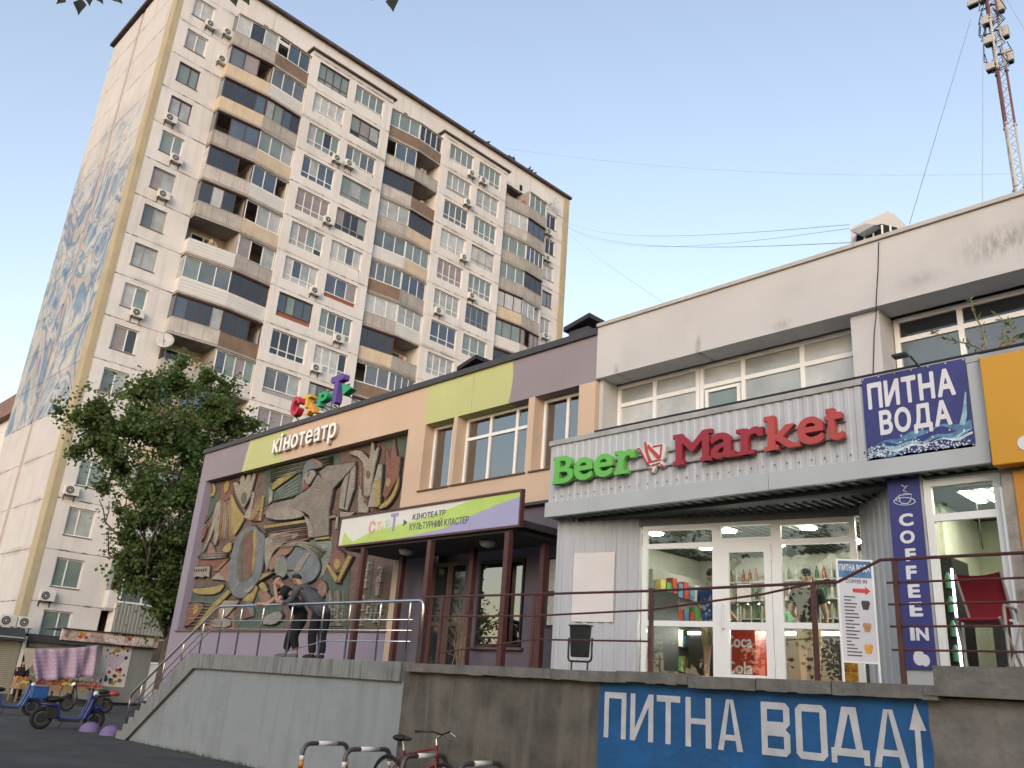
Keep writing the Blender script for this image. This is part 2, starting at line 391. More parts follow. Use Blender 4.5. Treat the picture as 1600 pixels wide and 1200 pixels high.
# weeds at the foot of the wall
M_grass = mat('weeds', (.06,.085,.03), .8, var=.4, vs=9)
mb = MB()
for i in range(900):
    x = random.uniform(-22.4,-2) if random.random() < .5 else random.choice((-19.5,-17.2,-14,-9.5))+random.gauss(0,.6)
    y = 9.40-abs(random.gauss(0,.05)); h = random.uniform(.02,.11); a = random.uniform(0,6.28); w = .006
    lx, ly = random.gauss(0,.03), random.gauss(0,.03)
    mb.add([(x-w*math.cos(a),y-w*math.sin(a),0),(x+w*math.cos(a),y+w*math.sin(a),0),(x+lx,y+ly-.01,h)], [(0,1,2)])
tag(mb.build('weeds', M_grass), 'sparse weeds growing along the foot of the grey wall', 'weeds', kind='stuff')
# ================================================================== STEEL HANDRAIL
hr = thing('steel_handrail', 'polished stainless steel handrail with posts along terrace edge and stairs', 'railing', (-15.5,9.48,TZ))
RY = 9.48
foot = lambda x: TZ+.01 if x > -19.6 else max(TZ*(1-(-19.6-x)/3.35)+.05, .1)
def bend(pts, r=.1, n=5):
    out = [Vector(pts[0])]
    for a, b, c in zip(pts, pts[1:], pts[2:]):
        a, b, c = Vector(a), Vector(b), Vector(c); p = b+(a-b).normalized()*r; q = b+(c-b).normalized()*r
        for i in range(n+1):
            t = i/n; out.append((1-t)**2*p+2*t*(1-t)*b+t*t*c if False else (1-t)**2*p+2*t*(1-t)*b+t*t*q)
    out.append(Vector(pts[-1])); return out
MB().tube(bend([(-23.0,RY,.12),(-23.05,RY,1.02),(-19.15,RY,3.12),(-11.74,RY,3.085),(-11.74,RY,TZ)], .14), .027, 12).build('top_rail', M_steel, hr, smooth=True)
for k, dz in enumerate((.64,.46,.28)):
    MB().tube([(-22.9,RY,dz+.14),(-19.35,RY,TZ+dz+.08),(-19.05,RY,TZ+dz+.1),(-12.0,RY,TZ+dz+.07)] if k < 2 else [(-16.0,RY,TZ+.12),(-14.6,RY,TZ+.34),(-12.0,RY,TZ+.35)], .011, 8).build('mid_rail', M_steel, hr, smooth=True)
for x in (-22.5,-21.45,-20.6,-19.75,-18.9,-18.05,-17.1,-15.95,-14.8,-13.9,-12.95,-12.1):
    zt = 3.09 if x > -19.15 else 3.1-(-19.15-x)*.538
    MB().tube([(x,RY,foot(x)-.02),(x,RY,zt-.07),(x,RY,zt)], [.02,.02,.008], 10).build('post', M_steel, hr, smooth=True)
# ================================================================== RED TERRACE RAIL
rr = thing('red_terrace_rail', 'dark red painted metal railing along the shop terrace edge', 'railing', (-7,9.55,TZ))
YR = 9.55
def bars(pts, r): return MB().tube([(x,YR,z) for x,z in pts], r, 6)
bars([(-11.85,3.15),(-7.1,3.11),(-4.45,3.13),(-3.95,3.35),(1.5,3.32)], .018).build('top_rail', M_redp, rr)
bars([(-11.8,2.83),(-9.2,2.81),(-7.1,2.86),(-5.4,3.02),(-4.55,3.16)], .014).build('mid_rail', M_redp, rr)
bars([(-11.35,2.24),(-9.2,2.47),(-7.05,2.46)], .013).build('low_rail', M_redp, rr)
for z in (3.1,2.87,2.64,2.40): bars([(-3.9,z),(1.5,z)], .012).build('mid_rail', M_redp, rr)
for x, z in ((-11.33,3.14),(-9.2,3.11),(-7.04,3.11),(-4.75,3.12),(-3.8,3.33),(-1.3,3.3),(1.0,3.3)):
    MB().box(x-.024,x+.024,YR-.024,YR+.024,TZ-.01,z).build('post', M_redp, rr)
# ================================================================== CINEMA
M_beige = mat('beige_plaster', (.50,.375,.275), .8, var=.05, vs=.7, streak=.28, sscale=1.5, dcol=(.45,.33,.25), bump=.06, bs=40)
M_lime = mat('lime_plaster', (.42,.445,.20), .8, var=.05, vs=.7, streak=.28, sscale=1.5, dcol=(.4,.43,.2), bump=.06, bs=40)
M_lime2 = mat('pale_lime_plaster', (.45,.45,.22), .8, var=.05)
M_purp = mat('purple_grey_plaster', (.235,.205,.23), .8, var=.06, vs=.7, streak=.28, sscale=1.5, dcol=(.2,.17,.19), bump=.06, bs=40)
M_lila = mat('lilac_plaster', (.24,.21,.265), .8, var=.06, vs=.9, streak=.15, dcol=(.22,.19,.23), bump=.06, bs=40)
M_cap = mat('dark_sheet_cap', (.045,.043,.048), .5, var=.2, vs=3)
M_dark = mat('dark_interior', (.012,.012,.012), .8, var=0)
M_sill = mat('brown_sill', (.12,.075,.06), .5, var=.15)
ci = thing('cinema', 'two storey cinema with beige and purple walls and a relief mural', 'cinema', (-20,13,0))
FC = F3((0,D,0),(1,0,0),(0,-1,0))
def slab(name, m, pts, y0=D, y1=D+.3): return MB().prism([(x,y0,z) for x,z in pts], (0,y1-y0,0)).build(name, m, ci)
ZB, ZC = 8.04, 9.10
band = [(-29.48,-29.46,M_purp),]
def bandpiece(xa_b, xa_t, xb_b, xb_t, m, zb=ZB): slab('wall_band', m, [(xa_b,zb),(xb_b,zb),(xb_t,ZC),(xa_t,ZC)])
bandpiece(-29.48,-29.48,-26.42,-26.2,M_purp); bandpiece(-26.42,-26.2,-26.17,-25.95,M_lime2); bandpiece(-26.16,-25.94,-23.87,-23.80,M_lime)
bandpiece(-23.87,-23.80,-16.80,-16.84,M_beige); bandpiece(-16.80,-16.84,-15.05,-15.05,M_lime); 
# curved boundary green/purple
cur = [(-13.74+.07*math.sin(t*math.pi*.9)+.03*t, ZB+(ZC-ZB)*t) for t in np.linspace(0,1,7)]
slab('wall_band', M_lime, [(-15.04,ZB)]+cur+[(-15.04,ZC)]); slab('wall_band', M_purp, [(-11.1,ZC)]+[(x,z) for x,z in reversed(cur)]+[(-11.1,ZB)])
slab('corner_pilaster', M_lila, [(-29.5,0),(-29.0,0),(-29.0,ZB),(-29.5,ZB)], D+.004, D+.6)
slab('plinth_wall', M_lila, [(-29.0,0),(-17.47,0),(-17.47,2.90),(-29.0,2.90)], D+.002, D+.6)
MB().box(-29.05,-17.44,D-.05,D+.3,2.895,2.93).build('mural_sill', M_sill, ci)
# walls round the upper windows
holes = [(-16.76,-15.65),(-15.51,-13.07),(-12.88,-11.56)]; xs = [-17.47]+[v for h in holes for v in h]+[-11.1]
for i in range(0, len(xs), 2):
    slab('pier', M_beige, [(xs[i],6.30),(xs[i+1],6.30),(xs[i+1],ZB),(xs[i],ZB)], D, D+.42)
slab('spandrel', M_beige, [(-17.47,5.61),(-11.1,5.61),(-11.1,6.30),(-17.47,6.30)], D, D+.5)
slab('mural_jamb', M_beige, [(-17.47,2.06),(-17.2,2.06),(-17.2,5.61),(-17.47,5.61)], D+.01, D+.5)
MB().box(-17.47,-11.1,D+.01,D+.6,5.55,5.61).build('soffit_strip', M_cap, ci)
MB().box(-29.5,-11.1,D+.44,D+16,ZB-.02,ZC).build('roof_slab', M_cap, ci)
MB().box(-29.5,-17.2,D+.5,D+16,0,ZB-.03).build('inner_wall', M_lila, ci)
MB().box(-17.2,-11.1,D+1.2,D+16,0,ZB-.03).build('inner_wall', M_dark, ci)
capb = [-29.56,-26.1,-22.4,-18.7,-15.0,-11.09]
for a, b in zip(capb, capb[1:]):
    mb = MB(); mb.prism([(a+.004,D-.07,ZC),(a+.004,D-.07,ZC+.15),(a+.004,D+.5,ZC+.19),(a+.004,D+.5,ZC)], (b-a-.008,0,0)); mb.build('parapet_cap', M_cap, ci)
# upper windows
PANE = [mat('pane_dark', (.02,.024,.028), .04, var=.3, vs=.6, spec=.9), mat('pane_grey', (.10,.12,.13), .05, var=.25, vs=.8, spec=.9), mat('pane_blue', (.06,.085,.12), .04, var=.25, vs=.7, spec=.9),
        mat('pane_curtain', (.30,.32,.31), .07, var=.25, vs=1.2, spec=.9), mat('pane_green', (.17,.22,.205), .06, var=.2, vs=.7, spec=.9), mat('pane_white', (.42,.43,.42), .1, var=.2, vs=1.5, spec=.8),
        mat('pane_rose', (.25,.21,.20), .07, var=.2, vs=1, spec=.8)]
def window(F, u0, u1, v0, v1, fm, parent, us=(), vs=(), panes=None, n=0.0, fw=.055, th=.07, joined=False, sill=None, name='window', skip=()):
    """frame with mullions at us, bars at vs (absolute), each opening a pane of its own"""
    mb = MB(); mb.fbox(F,u0,u1,v0,v0+fw,n-th,n); mb.fbox(F,u0,u1,v1-fw,v1,n-th,n); mb.fbox(F,u0,u0+fw,v0+fw,v1-fw,n-th,n); mb.fbox(F,u1-fw,u1,v0+fw,v1-fw,n-th,n)
    U = [u0+fw]+[x for u in us for x in (u-fw/2,u+fw/2)]+[u1-fw]; V = [v0+fw]+[x for v in vs for x in (v-fw/2,v+fw/2)]+[v1-fw]
    for u in us: mb.fbox(F,u-fw/2,u+fw/2,v0+fw,v1-fw,n-th,n-.004)
    for v in vs:
        for i in range(0,len(U),2): mb.fbox(F,U[i],U[i+1],v-fw/2,v+fw/2,n-th,n-.006)
    w = mb.build(name, fm, parent); pm = MB(); k = 0; mat0 = None
    for i in range(0,len(U),2):
        for j in range(0,len(V),2):
            pmt = panes[k % len(panes)] if panes else random.choice(PANE); k += 1
            if (i//2, j//2) in skip: continue
            if joined: pm.fbox(F,U[i],U[i+1],V[j],V[j+1],n-.05,n-.04); mat0 = mat0 or pmt
            else: MB().fbox(F,U[i],U[i+1],V[j],V[j+1],n-.05,n-.04+random.uniform(-.003,.003)).build('pane', pmt, w)
    if joined and pm.v: pm.build('pane', mat0, w, kind='stuff')
    if sill: MB().fbox(F,u0-.05,u1+.05,v0-.04,v0-.002,n-.1,sill).build('sill', M_sill, w)
    return w
G_clear = glass('window_glass', refl=2.2, base=.26)
NW = -.30
for (a, b), us, vs in ((holes[0],(-16.0,),()), (holes[1],(-14.62,-13.72),(7.50,)), (holes[2],(-12.14,),())):
    w = window(FC, a+.01, b-.01, 6.31, 8.03, M_white, ci, us, vs, [G_clear], n=NW, fw=.075)
    MB().fbox(FC,a-.04,b+.04,6.272,6.299,-.1,.05).build('sill', M_sill, ci)
# posters standing behind the upper windows
M_post = [mat('poster_red', (.30,.05,.03), .5, var=.8, vs=4), mat('poster_pale', (.36,.42,.45), .5, var=.45, vs=3), mat('poster_dark', (.05,.045,.06), .5, var=.7, vs=4), mat('poster_yellow', (.45,.33,.05), .5, var=.6, vs=4)]
for (x0,x1,z0,z1,k) in ((-16.5,-16.12,6.7,7.35,0),(-16.46,-16.14,6.4,6.66,3),(-15.4,-14.66,6.4,7.4,2),(-14.56,-13.8,6.4,7.42,1),(-13.7,-13.15,6.4,7.4,1)):
    MB().fbox(FC,x0,x1,z0,z1,-.52,-.50).build('poster', M_post[k], ci)
M_room = mat('room_wall', (.20,.18,.16), .9, var=.2)
MB().fbox(FC,-17.3,-11.2,6.1,8.05,-1.1,-1.05).build('room_wall', M_room, ci)
# кінотеатр lettering on the band
M_lw = mat('white_letter', (.75,.74,.70), .5, var=.06)
M_ls = mat('letter_return', (.32,.28,.24), .6, var=.1)
xk = [(-24.34,-23.98,'к'),(-23.93,-23.80,'і'),(-23.68,-23.31,'н'),(-23.25,-22.86,'о'),(-22.80,-22.47,'т'),(-22.42,-22.04,'е'),(-21.98,-21.64,'а'),(-21.58,-21.24,'т'),(-21.17,-20.79,'р')]
for a, b, ch in xk:
    mb = MB(); vs_, fs_, bb = glyph(ch, .02); sy = .42/.53
    lo = 8.34+bb[2]*sy*(1 if ch == 'р' else 0); hi = 8.34+bb[3]*sy
    lt = glyph_mb(mb, ch, FC, a, b, lo, hi, .012, .02, n0=.12).build('letter', M_lw, ci)
    glyph_mb(MB(), ch, FC, a, b, lo, hi, .118, .02, n0=.001).build('letter_side', M_ls, lt)
# СТАРТ letters standing on the roof edge
LC = dict(red=(.42,.025,.04), yel=(.62,.36,.03), gre=(.02,.30,.12), pur=(.10,.05,.26), org=(.60,.28,.03))
ro = thing('rooftop_letters', 'colourful block letters on struts standing along the cinema roof edge', 'sign', (-21.8,12.9,9.25))
YL = 12.9
def rl(ch, pxs, colr, dep=.22):
    (x0,y0),(x1,y1) = pxs[:2]; a = P(x0,y1,Y=YL); b = P(x1,y0,Y=YL)
    if ch == '>':
        mb = MB().prism([P(*q,Y=YL) for q in pxs], (0,dep,0))
    else:
        mb = glyph_mb(MB(), ch, F3((0,YL+dep,0),(1,0,0),(0,-1,0)), a.x, b.x, a.z, b.z, dep, .05)
    mb.build('letter', mat('roof_letter_'+colr, LC[colr], .4, var=.05), ro)
C4 = lambda x, y: (400+x/3.2, 350+y/3.2)
rl('С', (C4(165,855),C4(222,965)), 'red'); rl('Т', (C4(228,850),C4(275,925)), 'yel'); rl('А', (C4(245,890),C4(298,955)), 'org', .2)
rl('Р', (C4(302,830),C4(360,915)), 'gre'); rl('Т', (C4(356,745),C4(440,905)), 'pur'); rl('>', [C4(430,795),C4(475,820),C4(432,855)], 'gre')
for (x, y, x2, y2) in ((195,960,195,990),(285,935,325,945),(330,910,360,945),(390,905,395,925),(440,845,500,885),(260,950,262,970)):
    a = P(*C4(x,y),Y=YL+.1); b = P(*C4(x2,y2),Y=YL+.1); b.y = YL+.35; b.z = min(b.z, 9.28)
    MB().tube([a,b], .02, 6).build('strut', M_cap, ro)
MB().tube([P(*C4(180,900),Y=YL+.25),P(*C4(470,800),Y=YL+.25)], .02, 6).build('strut', M_cap, ro)
# ---- entrance canopy with banner
ca = thing('entrance_canopy', 'cinema entrance canopy with green and white banner on dark red posts', 'canopy', (-14.5,11.5,TZ))
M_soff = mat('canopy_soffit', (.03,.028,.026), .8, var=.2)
CY = 11.43
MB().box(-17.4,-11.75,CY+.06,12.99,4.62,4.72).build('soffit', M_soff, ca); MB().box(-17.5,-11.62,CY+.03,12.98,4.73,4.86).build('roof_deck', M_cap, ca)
FB = F3((0,CY,0),(1,0,0),(0,-1,0))
mb = MB(); mb.fbox(FB,-17.66,-11.50,4.68,4.725,-.08,.02); mb.fbox(FB,-17.66,-11.50,5.375,5.42,-.08,.02); mb.fbox(FB,-17.66,-17.62,4.725,5.375,-.08,.02); mb.fbox(FB,-11.545,-11.50,4.725,5.375,-.08,.02)
fr = mb.build('banner_frame', M_redp, ca)
M_bw = mat('banner_white', (.62,.62,.57), .55, var=.04); M_bl = mat('banner_lime', (.42,.56,.14), .55, var=.06); M_bv = mat('banner_violet', (.34,.33,.50), .55, var=.05); M_bt = mat('banner_text', (.10,.10,.13), .6, var=0)
ba = MB().fbox(FB,-17.62,-11.545,4.725,5.375,-.06,-.012).build('banner', M_bw, fr)
def flat(pts, n, m, par, F=FB, name='print'): return MB().prism([F(u,v,n) for u,v in pts], F.n*-.004).build(name, m, par)
flat([(-17.25,4.73),(-16.3,4.98),(-14.5,5.1),(-12.9,5.37),(-11.55,5.37),(-11.55,5.28),(-12.6,5.1),(-13.8,4.83),(-15.3,4.73)], -.006, M_bl, ba)
flat([(-17.45,5.05),(-17.05,4.80),(-17.25,4.73),(-17.5,4.73)], -.0065, M_bl, ba)
flat([(-15.29,4.73),(-13.79,4.83),(-12.59,5.1),(-11.55,5.28),(-11.55,4.73)], -.006, M_bv, ba)
word('КІНОТЕАТР', FB, -14.85, -13.75, 5.11, .125, .004, M_bt, ba, .012, n0=-.004, joined=True, name='lettering')
word('КУЛЬТУРНИЙ КЛАСТЕР', FB, -14.92, -13.0, 4.885, .145, .004, M_bt, ba, .012, n0=-.004, joined=True, name='lettering')
for ch, a, b, z0, z1, c in (('С',-16.45,-16.2,4.92,5.22,(.62,.30,.24)),('Т',-16.14,-15.98,5.0,5.18,(.66,.48,.30)),('А',-15.99,-15.86,4.98,5.12,(.66,.58,.36)),('Р',-15.82,-15.66,4.98,5.2,(.45,.62,.50)),('Т',-15.64,-15.38,4.92,5.32,(.30,.24,.50))):
    glyph_mb(MB(), ch, FB, a, b, z0, z1, .004, .03, n0=-.0035).build('lettering', mat('faded_'+ch+str(a), c, .6, var=.03), ba)
flat([(-15.16,4.99),(-15.02,5.07),(-15.16,5.15)], -.001, M_bt, ba, name='play_arrow')
for x, y in ((-16.6,11.5),(-14.2,11.5),(-11.86,11.5),(-16.5,12.55),(-14.0,12.55),(-11.9,12.55)):
    MB().box(x-.06,x+.06,y-.06,y+.06,TZ-.01,4.62).build('post', M_redp, ca)
for x in (-15.7,-13.0): MB().lathe((x,12.0,4.62),[(.16,0),(.17,-.04),(.13,-.11),(.05,-.14)],14).build('ceiling_lamp', mat('lamp_shade', (.35,.36,.36), .5), ca, smooth=True)
# ---- entrance wall under the canopy
M_entr = mat('shaded_lilac_plaster', (.115,.10,.125), .85, var=.1, vs=1.2, dirt=.3, dcol=(.06,.05,.06))  # lilac plaster with the shade under the canopy put into its colour
FE = F3((0,D+.15,0),(1,0,0),(0,-1,0))
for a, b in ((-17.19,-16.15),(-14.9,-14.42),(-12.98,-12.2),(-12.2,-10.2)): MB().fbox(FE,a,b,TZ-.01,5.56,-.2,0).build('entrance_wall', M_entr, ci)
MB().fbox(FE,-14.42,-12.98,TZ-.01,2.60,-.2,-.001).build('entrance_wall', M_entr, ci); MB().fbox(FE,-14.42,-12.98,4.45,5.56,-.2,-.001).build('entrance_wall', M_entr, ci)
G_ref = glass('poster_glass', (.9,.9,.85), 2.0, .30)
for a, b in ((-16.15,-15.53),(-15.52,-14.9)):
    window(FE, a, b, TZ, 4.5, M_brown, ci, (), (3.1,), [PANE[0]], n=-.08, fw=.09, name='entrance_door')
wd = window(FE, -14.40, -13.0, 2.62, 4.43, M_black, ci, (), (), [G_ref], n=.03, fw=.05, name='poster_case')
MB().fbox(FE,-14.35,-13.05,2.67,4.38,-.06,-.05).build('poster', mat('poster_bg', (.42,.33,.20), .5, var=.35, vs=1.5), wd)
for (a,b,c,d_,k) in ((-14.33,-13.75,2.68,3.0,(.03,.05,.20)),(-13.72,-13.1,2.68,3.08,(.05,.07,.24)),(-14.15,-13.98,2.98,3.15,(.45,.26,.08)),(-13.55,-13.3,3.35,3.6,(.3,.05,.08)),(-13.5,-13.38,2.75,3.0,(.5,.5,.55)),(-14.05,-13.92,2.7,2.86,(.5,.25,.05))):
    MB().prism([FE(a,c,-.045),FE(b,c,-.045),FE(b-.06,d_,-.045),FE((a+b)/2,d_+.06,-.045),FE(a+.05,d_-.03,-.045)], (0,.004,0)).build('poster_print', mat('pp%.2f%.2f'%(a,c), k, .5, var=.4, vs=7), wd)
MB().fbox(FE,-14.5,-12.9,2.55,2.60,-.02,.10).build('sill', M_sill, ci)
for z0, z1 in ((3.05,3.62),(3.72,4.36)):
    bb = MB().fbox(FE,-12.3,-11.4,z0-.05,z1+.05,.0,.03).build('notice_board', M_black, ci)
    for k in range(3): MB().fbox(FE,-12.26+k*.29,-12.0+k*.29,z0,z1,.03,.034).build('notice_sheet', mat('paper', (.6,.58,.52), .8, var=.1, vs=9), bb)
# roof hatches
def hatch(name, label, pts, y0, y1):
    o = MB().prism([(x,y0,z) for x,z in pts], (0,y1-y0,0)).build(name, M_cap); return tag(o, label, 'roof hatch')
def roofbox(name, label, x0, x1, zt0, zt1, y0, y1):
    t = thing(name, label, 'roof vent', ((x0+x1)/2,(y0+y1)/2,9.1))
    MB().box(x0+.1,x1-.1,y0+.1,y1-.1,9.05,min(zt0,zt1)-.12).build('curb', M_cap, t)
    MB().prism([(x0,y0,zt0-.12),(x1,y0,zt1-.12),(x1,y0,zt1),(x0,y0,zt0)], (0,y1-y0,0)).build('lid', mat('vent_black', (.02,.02,.022), .6), t)
    return t
roofbox('roof_vent', 'large black slanted roof vent at the end of the cinema parapet', -13.7, -12.85, 10.58, 10.76, 14.7, 15.3)
roofbox('roof_vent', 'small black roof vent poking above the lime band of the cinema', -17.8, -17.0, 10.42, 10.62, 14.7, 15.6)
# ================================================================== WHITE BUILDING
M_wp = mat('white_plaster', (.455,.45,.448), .85, var=.06, vs=.6, streak=.0, bump=.1, bs=30, dirt=.18, dcol=(.25,.24,.23))
def stained(name):
    """white plaster with rain streaks and black mould at the places the wall shows them"""
    m = M_wp.copy(); m.name = name; nt = m.node_tree; N = nt.nodes.new; L = nt.links.new; b = nt.nodes['Principled BSDF']
    src = b.inputs['Base Color'].links[0].from_socket; geo = N('ShaderNodeNewGeometry'); acc = None
    for (x, z, rx, rz, amt) in ((-1.95,8.75,.55,.40,.95),(-3.15,8.6,.9,.35,.55),(-8.55,8.15,.09,.35,.8),(-10.55,8.15,.08,.25,.6),(-6.8,8.2,.25,.15,.4),(-2.6,8.5,.6,.5,.5),(-4.4,8.35,.5,.2,.3),(-.6,8.6,.9,.5,.6)):
        s = N('ShaderNodeVectorMath'); s.operation = 'SUBTRACT'; s.inputs[1].default_value = (x,D,z); L(geo.outputs['Position'], s.inputs[0])
        mu = N('ShaderNodeVectorMath'); mu.operation = 'MULTIPLY'; mu.inputs[1].default_value = (1/rx,0,1/rz); L(s.outputs[0], mu.inputs[0])
        le = N('ShaderNodeVectorMath'); le.operation = 'LENGTH'; L(mu.outputs[0], le.inputs[0])
        mr = N('ShaderNodeMapRange'); mr.inputs['From Min'].default_value = 1; mr.inputs['From Max'].default_value = 0; mr.inputs['To Max'].default_value = amt; L(le.outputs['Value'], mr.inputs['Value'])
        if acc is None: acc = mr.outputs[0]
        else:
            ad = N('ShaderNodeMath'); ad.operation = 'MAXIMUM'; L(acc, ad.inputs[0]); L(mr.outputs[0], ad.inputs[1]); acc = ad.outputs[0]
    mp = N('ShaderNodeMapping'); mp.inputs['Scale'].default_value = (5,5,1.6); L(geo.outputs['Position'], mp.inputs[0])
    no = N('ShaderNodeTexNoise'); no.inputs['Scale'].default_value = 2.2; no.inputs['Detail'].default_value = 8; no.inputs['Roughness'].default_value = .7; L(mp.outputs[0], no.inputs['Vector'])
    r = N('ShaderNodeMapRange'); r.inputs['From Min'].default_value = .36; r.inputs['From Max'].default_value = .58; L(no.outputs['Fac'], r.inputs['Value'])
    mm = N('ShaderNodeMath'); mm.operation = 'MULTIPLY'; L(acc, mm.inputs[0]); L(r.outputs[0], mm.inputs[1])
    mx = N('ShaderNodeMix'); mx.data_type = 'RGBA'; L(mm.outputs[0], mx.inputs[0]); L(src, mx.inputs[6]); mx.inputs[7].default_value = (.06,.05,.045,1); L(mx.outputs[2], b.inputs['Base Color'])
    return m
M_ws = stained('stained_white_plaster')
wb = thing('white_building', 'white plastered two storey building with stained parapet above the shop', 'building', (-4,13,0))
MB().box(-11.095,6,D-.003,D+.55,8.085,9.27).build('parapet', M_ws, wb); MB().box(-11.09,6,D+.55,D+16,8.2,9.2).build('roof_slab', M_wp, wb)
for a, b in zip([-11.1,-8.2,-5.4,-2.5,.4,3.4],[-8.2,-5.4,-2.5,.4,3.4,6]): MB().box(a+.004,b-.004,D-.05,D+.6,9.27+random.uniform(0,.006),9.345).build('parapet_cap', mat('pale_cap', (.40,.38,.35), .6, var=.15, streak=.3), wb)
for a, b in ((-11.09,-10.99),(-5.62,-5.14)): MB().box(a,b,D+.12,D+.7,5.5,8.083).build('pier', M_wp, wb)
FWH = F3((0,D+.6,0),(1,0,0),(0,-1,0))
MB().fbox(FWH,-11.0,6,5.4,6.6,-.3,.02).build('spandrel', M_wp, wb)
PW = [PANE[3],PANE[4],PANE[4],PANE[5]]
window(FWH, -10.98, -8.93, 6.61, 8.08, M_white, wb, (-10.02,), (7.62,), [PANE[5],PANE[3],PANE[5],PANE[3]], n=0, fw=.085)
window(FWH, -8.92, -5.64, 6.61, 8.08, M_white, wb, (-7.96,-6.76), (7.62,), [PANE[3],PANE[5],PANE[3],PANE[3],PANE[5],PANE[5]], n=0, fw=.085)
window(FWH, -8.78, -8.02, 6.66, 7.53, M_white, wb, (), (), [PANE[4]], n=.03, fw=.06, name='opening_sash')
window(FWH, -5.12, 6, 6.61, 8.08, M_white, wb, (-4.08,-2.7,-1.3,0.2,1.7,3.2), (7.68,), [PANE[1],PANE[0],PANE[1],PANE[0]], n=-.05, fw=.085)
MB().box(-11.0,6,D+.95,D+16,4.9,8.2).build('inner_wall', M_dark, wb); MB().box(-11.0,6,D+3.2,D+16,0,4.89).build('inner_wall', M_dark, wb)
MB().tube([P(1373,378,Y=12.97),P(1372,420,Y=12.97),P(1369,470,Y=12.97),P(1369,492,Y=12.97),P(1366,520,Y=13.1),P(1364,590,Y=13.1)], .008, 5).build('cable', M_black, wb)
# ================================================================== RESIDENTIAL TOWER
X0 = -51.4; TY0, TY1 = 14.5, 54.85; Z0 = 1.85; FH = 2.8; NF = 16; ROOF = 49.25
M_pan = [mat('panel_cream_%d' % i, c, .88, var=.07, vs=.5, streak=.22, sscale=.6, dcol=(.27,.235,.20), bump=.12, bs=18) for i, c in enumerate(((.63,.605,.57),(.615,.59,.555),(.645,.62,.59)))]
M_joint = mat('panel_joint', (.20,.17,.14), .95, var=.3, vs=2); M_ochre = mat('ochre_corner', (.40,.34,.22), .85, var=.1, vs=.8, streak=.2)
M_roofb = mat('roof_edge_brown', (.085,.06,.055), .7, var=.3)
tw = thing('apartment_tower', 'tall cream panel apartment tower with balconies and a faded end wall painting', 'apartment tower', (-55,30,0))
FT = F3((X0,0,0),(0,1,0),(1,0,0)); FBk = F3((X0+1,0,0),(0,1,0),(1,0,0))
zf = lambda k: Z0+FH*k
def roofline_px(x):      # top of the cinema and white building in the photo
    return 703-.315*(x-320)
def shown(p, m=45):
    x, y = PX(p); return x < 310 or y < roofline_px(x)+m
# core
MB().box(-65.0, X0-1.35, TY0+.32, TY1, 0, ROOF-.1).build('core_wall', M_joint, tw)
# end wall panels and painting
def smear(m):
    # sealant smears and grime along the panel joints
    nt = m.node_tree; N = nt.nodes.new; L = nt.links.new; b = nt.nodes['Principled BSDF']; src = b.inputs['Base Color'].links[0].from_socket
    g = N('ShaderNodeNewGeometry'); sp = N('ShaderNodeSeparateXYZ'); L(g.outputs['Position'], sp.inputs[0])
    a = N('ShaderNodeMath'); a.operation = 'MULTIPLY_ADD'; a.inputs[1].default_value = 1/FH; a.inputs[2].default_value = .5-Z0/FH; L(sp.outputs[2], a.inputs[0])
    f = N('ShaderNodeMath'); f.operation = 'FRACT'; L(a.outputs[0], f.inputs[0]); s = N('ShaderNodeMath'); s.operation = 'SUBTRACT'; s.inputs[1].default_value = .5; L(f.outputs[0], s.inputs[0]); ab = N('ShaderNodeMath'); ab.operation = 'ABSOLUTE'; L(s.outputs[0], ab.inputs[0])
    acc = src
    for (wd, lo, hi, sc, amt, col) in ((.030,.50,.60,.9,.75,(.50,.46,.40)),(.022,.52,.60,1.7,.85,(.13,.11,.09)),(.10,.50,.75,.45,.6,(.24,.21,.18))):
        n = N('ShaderNodeTexNoise'); n.inputs['Scale'].default_value = sc; n.inputs['Detail'].default_value = 6; L(g.outputs['Position'], n.inputs['Vector'])
        r1 = N('ShaderNodeMapRange'); r1.inputs['From Min'].default_value = lo; r1.inputs['From Max'].default_value = hi; r1.inputs['To Max'].default_value = amt; L(n.outputs['Fac'], r1.inputs['Value'])
        r2 = N('ShaderNodeMapRange'); r2.inputs['From Min'].default_value = wd; r2.inputs['From Max'].default_value = wd*.4; L(ab.outputs[0], r2.inputs['Value'])
        mu = N('ShaderNodeMath'); mu.operation = 'MULTIPLY'; L(r1.outputs[0], mu.inputs[0]); L(r2.outputs[0], mu.inputs[1])
        mx = N('ShaderNodeMix'); mx.data_type = 'RGBA'; L(mu.outputs[0], mx.inputs[0]); L(acc, mx.inputs[6]); mx.inputs[7].default_value = col+(1,); acc = mx.outputs[2]
    L(acc, b.inputs['Base Color'])
M_end = mat('end_wall_cream', (.53,.51,.485), .88, var=.07, vs=.5, streak=.22, sscale=.6, dcol=(.22,.19,.165), bump=.12, bs=18)
for m_ in M_pan+[M_end]: smear(m_)
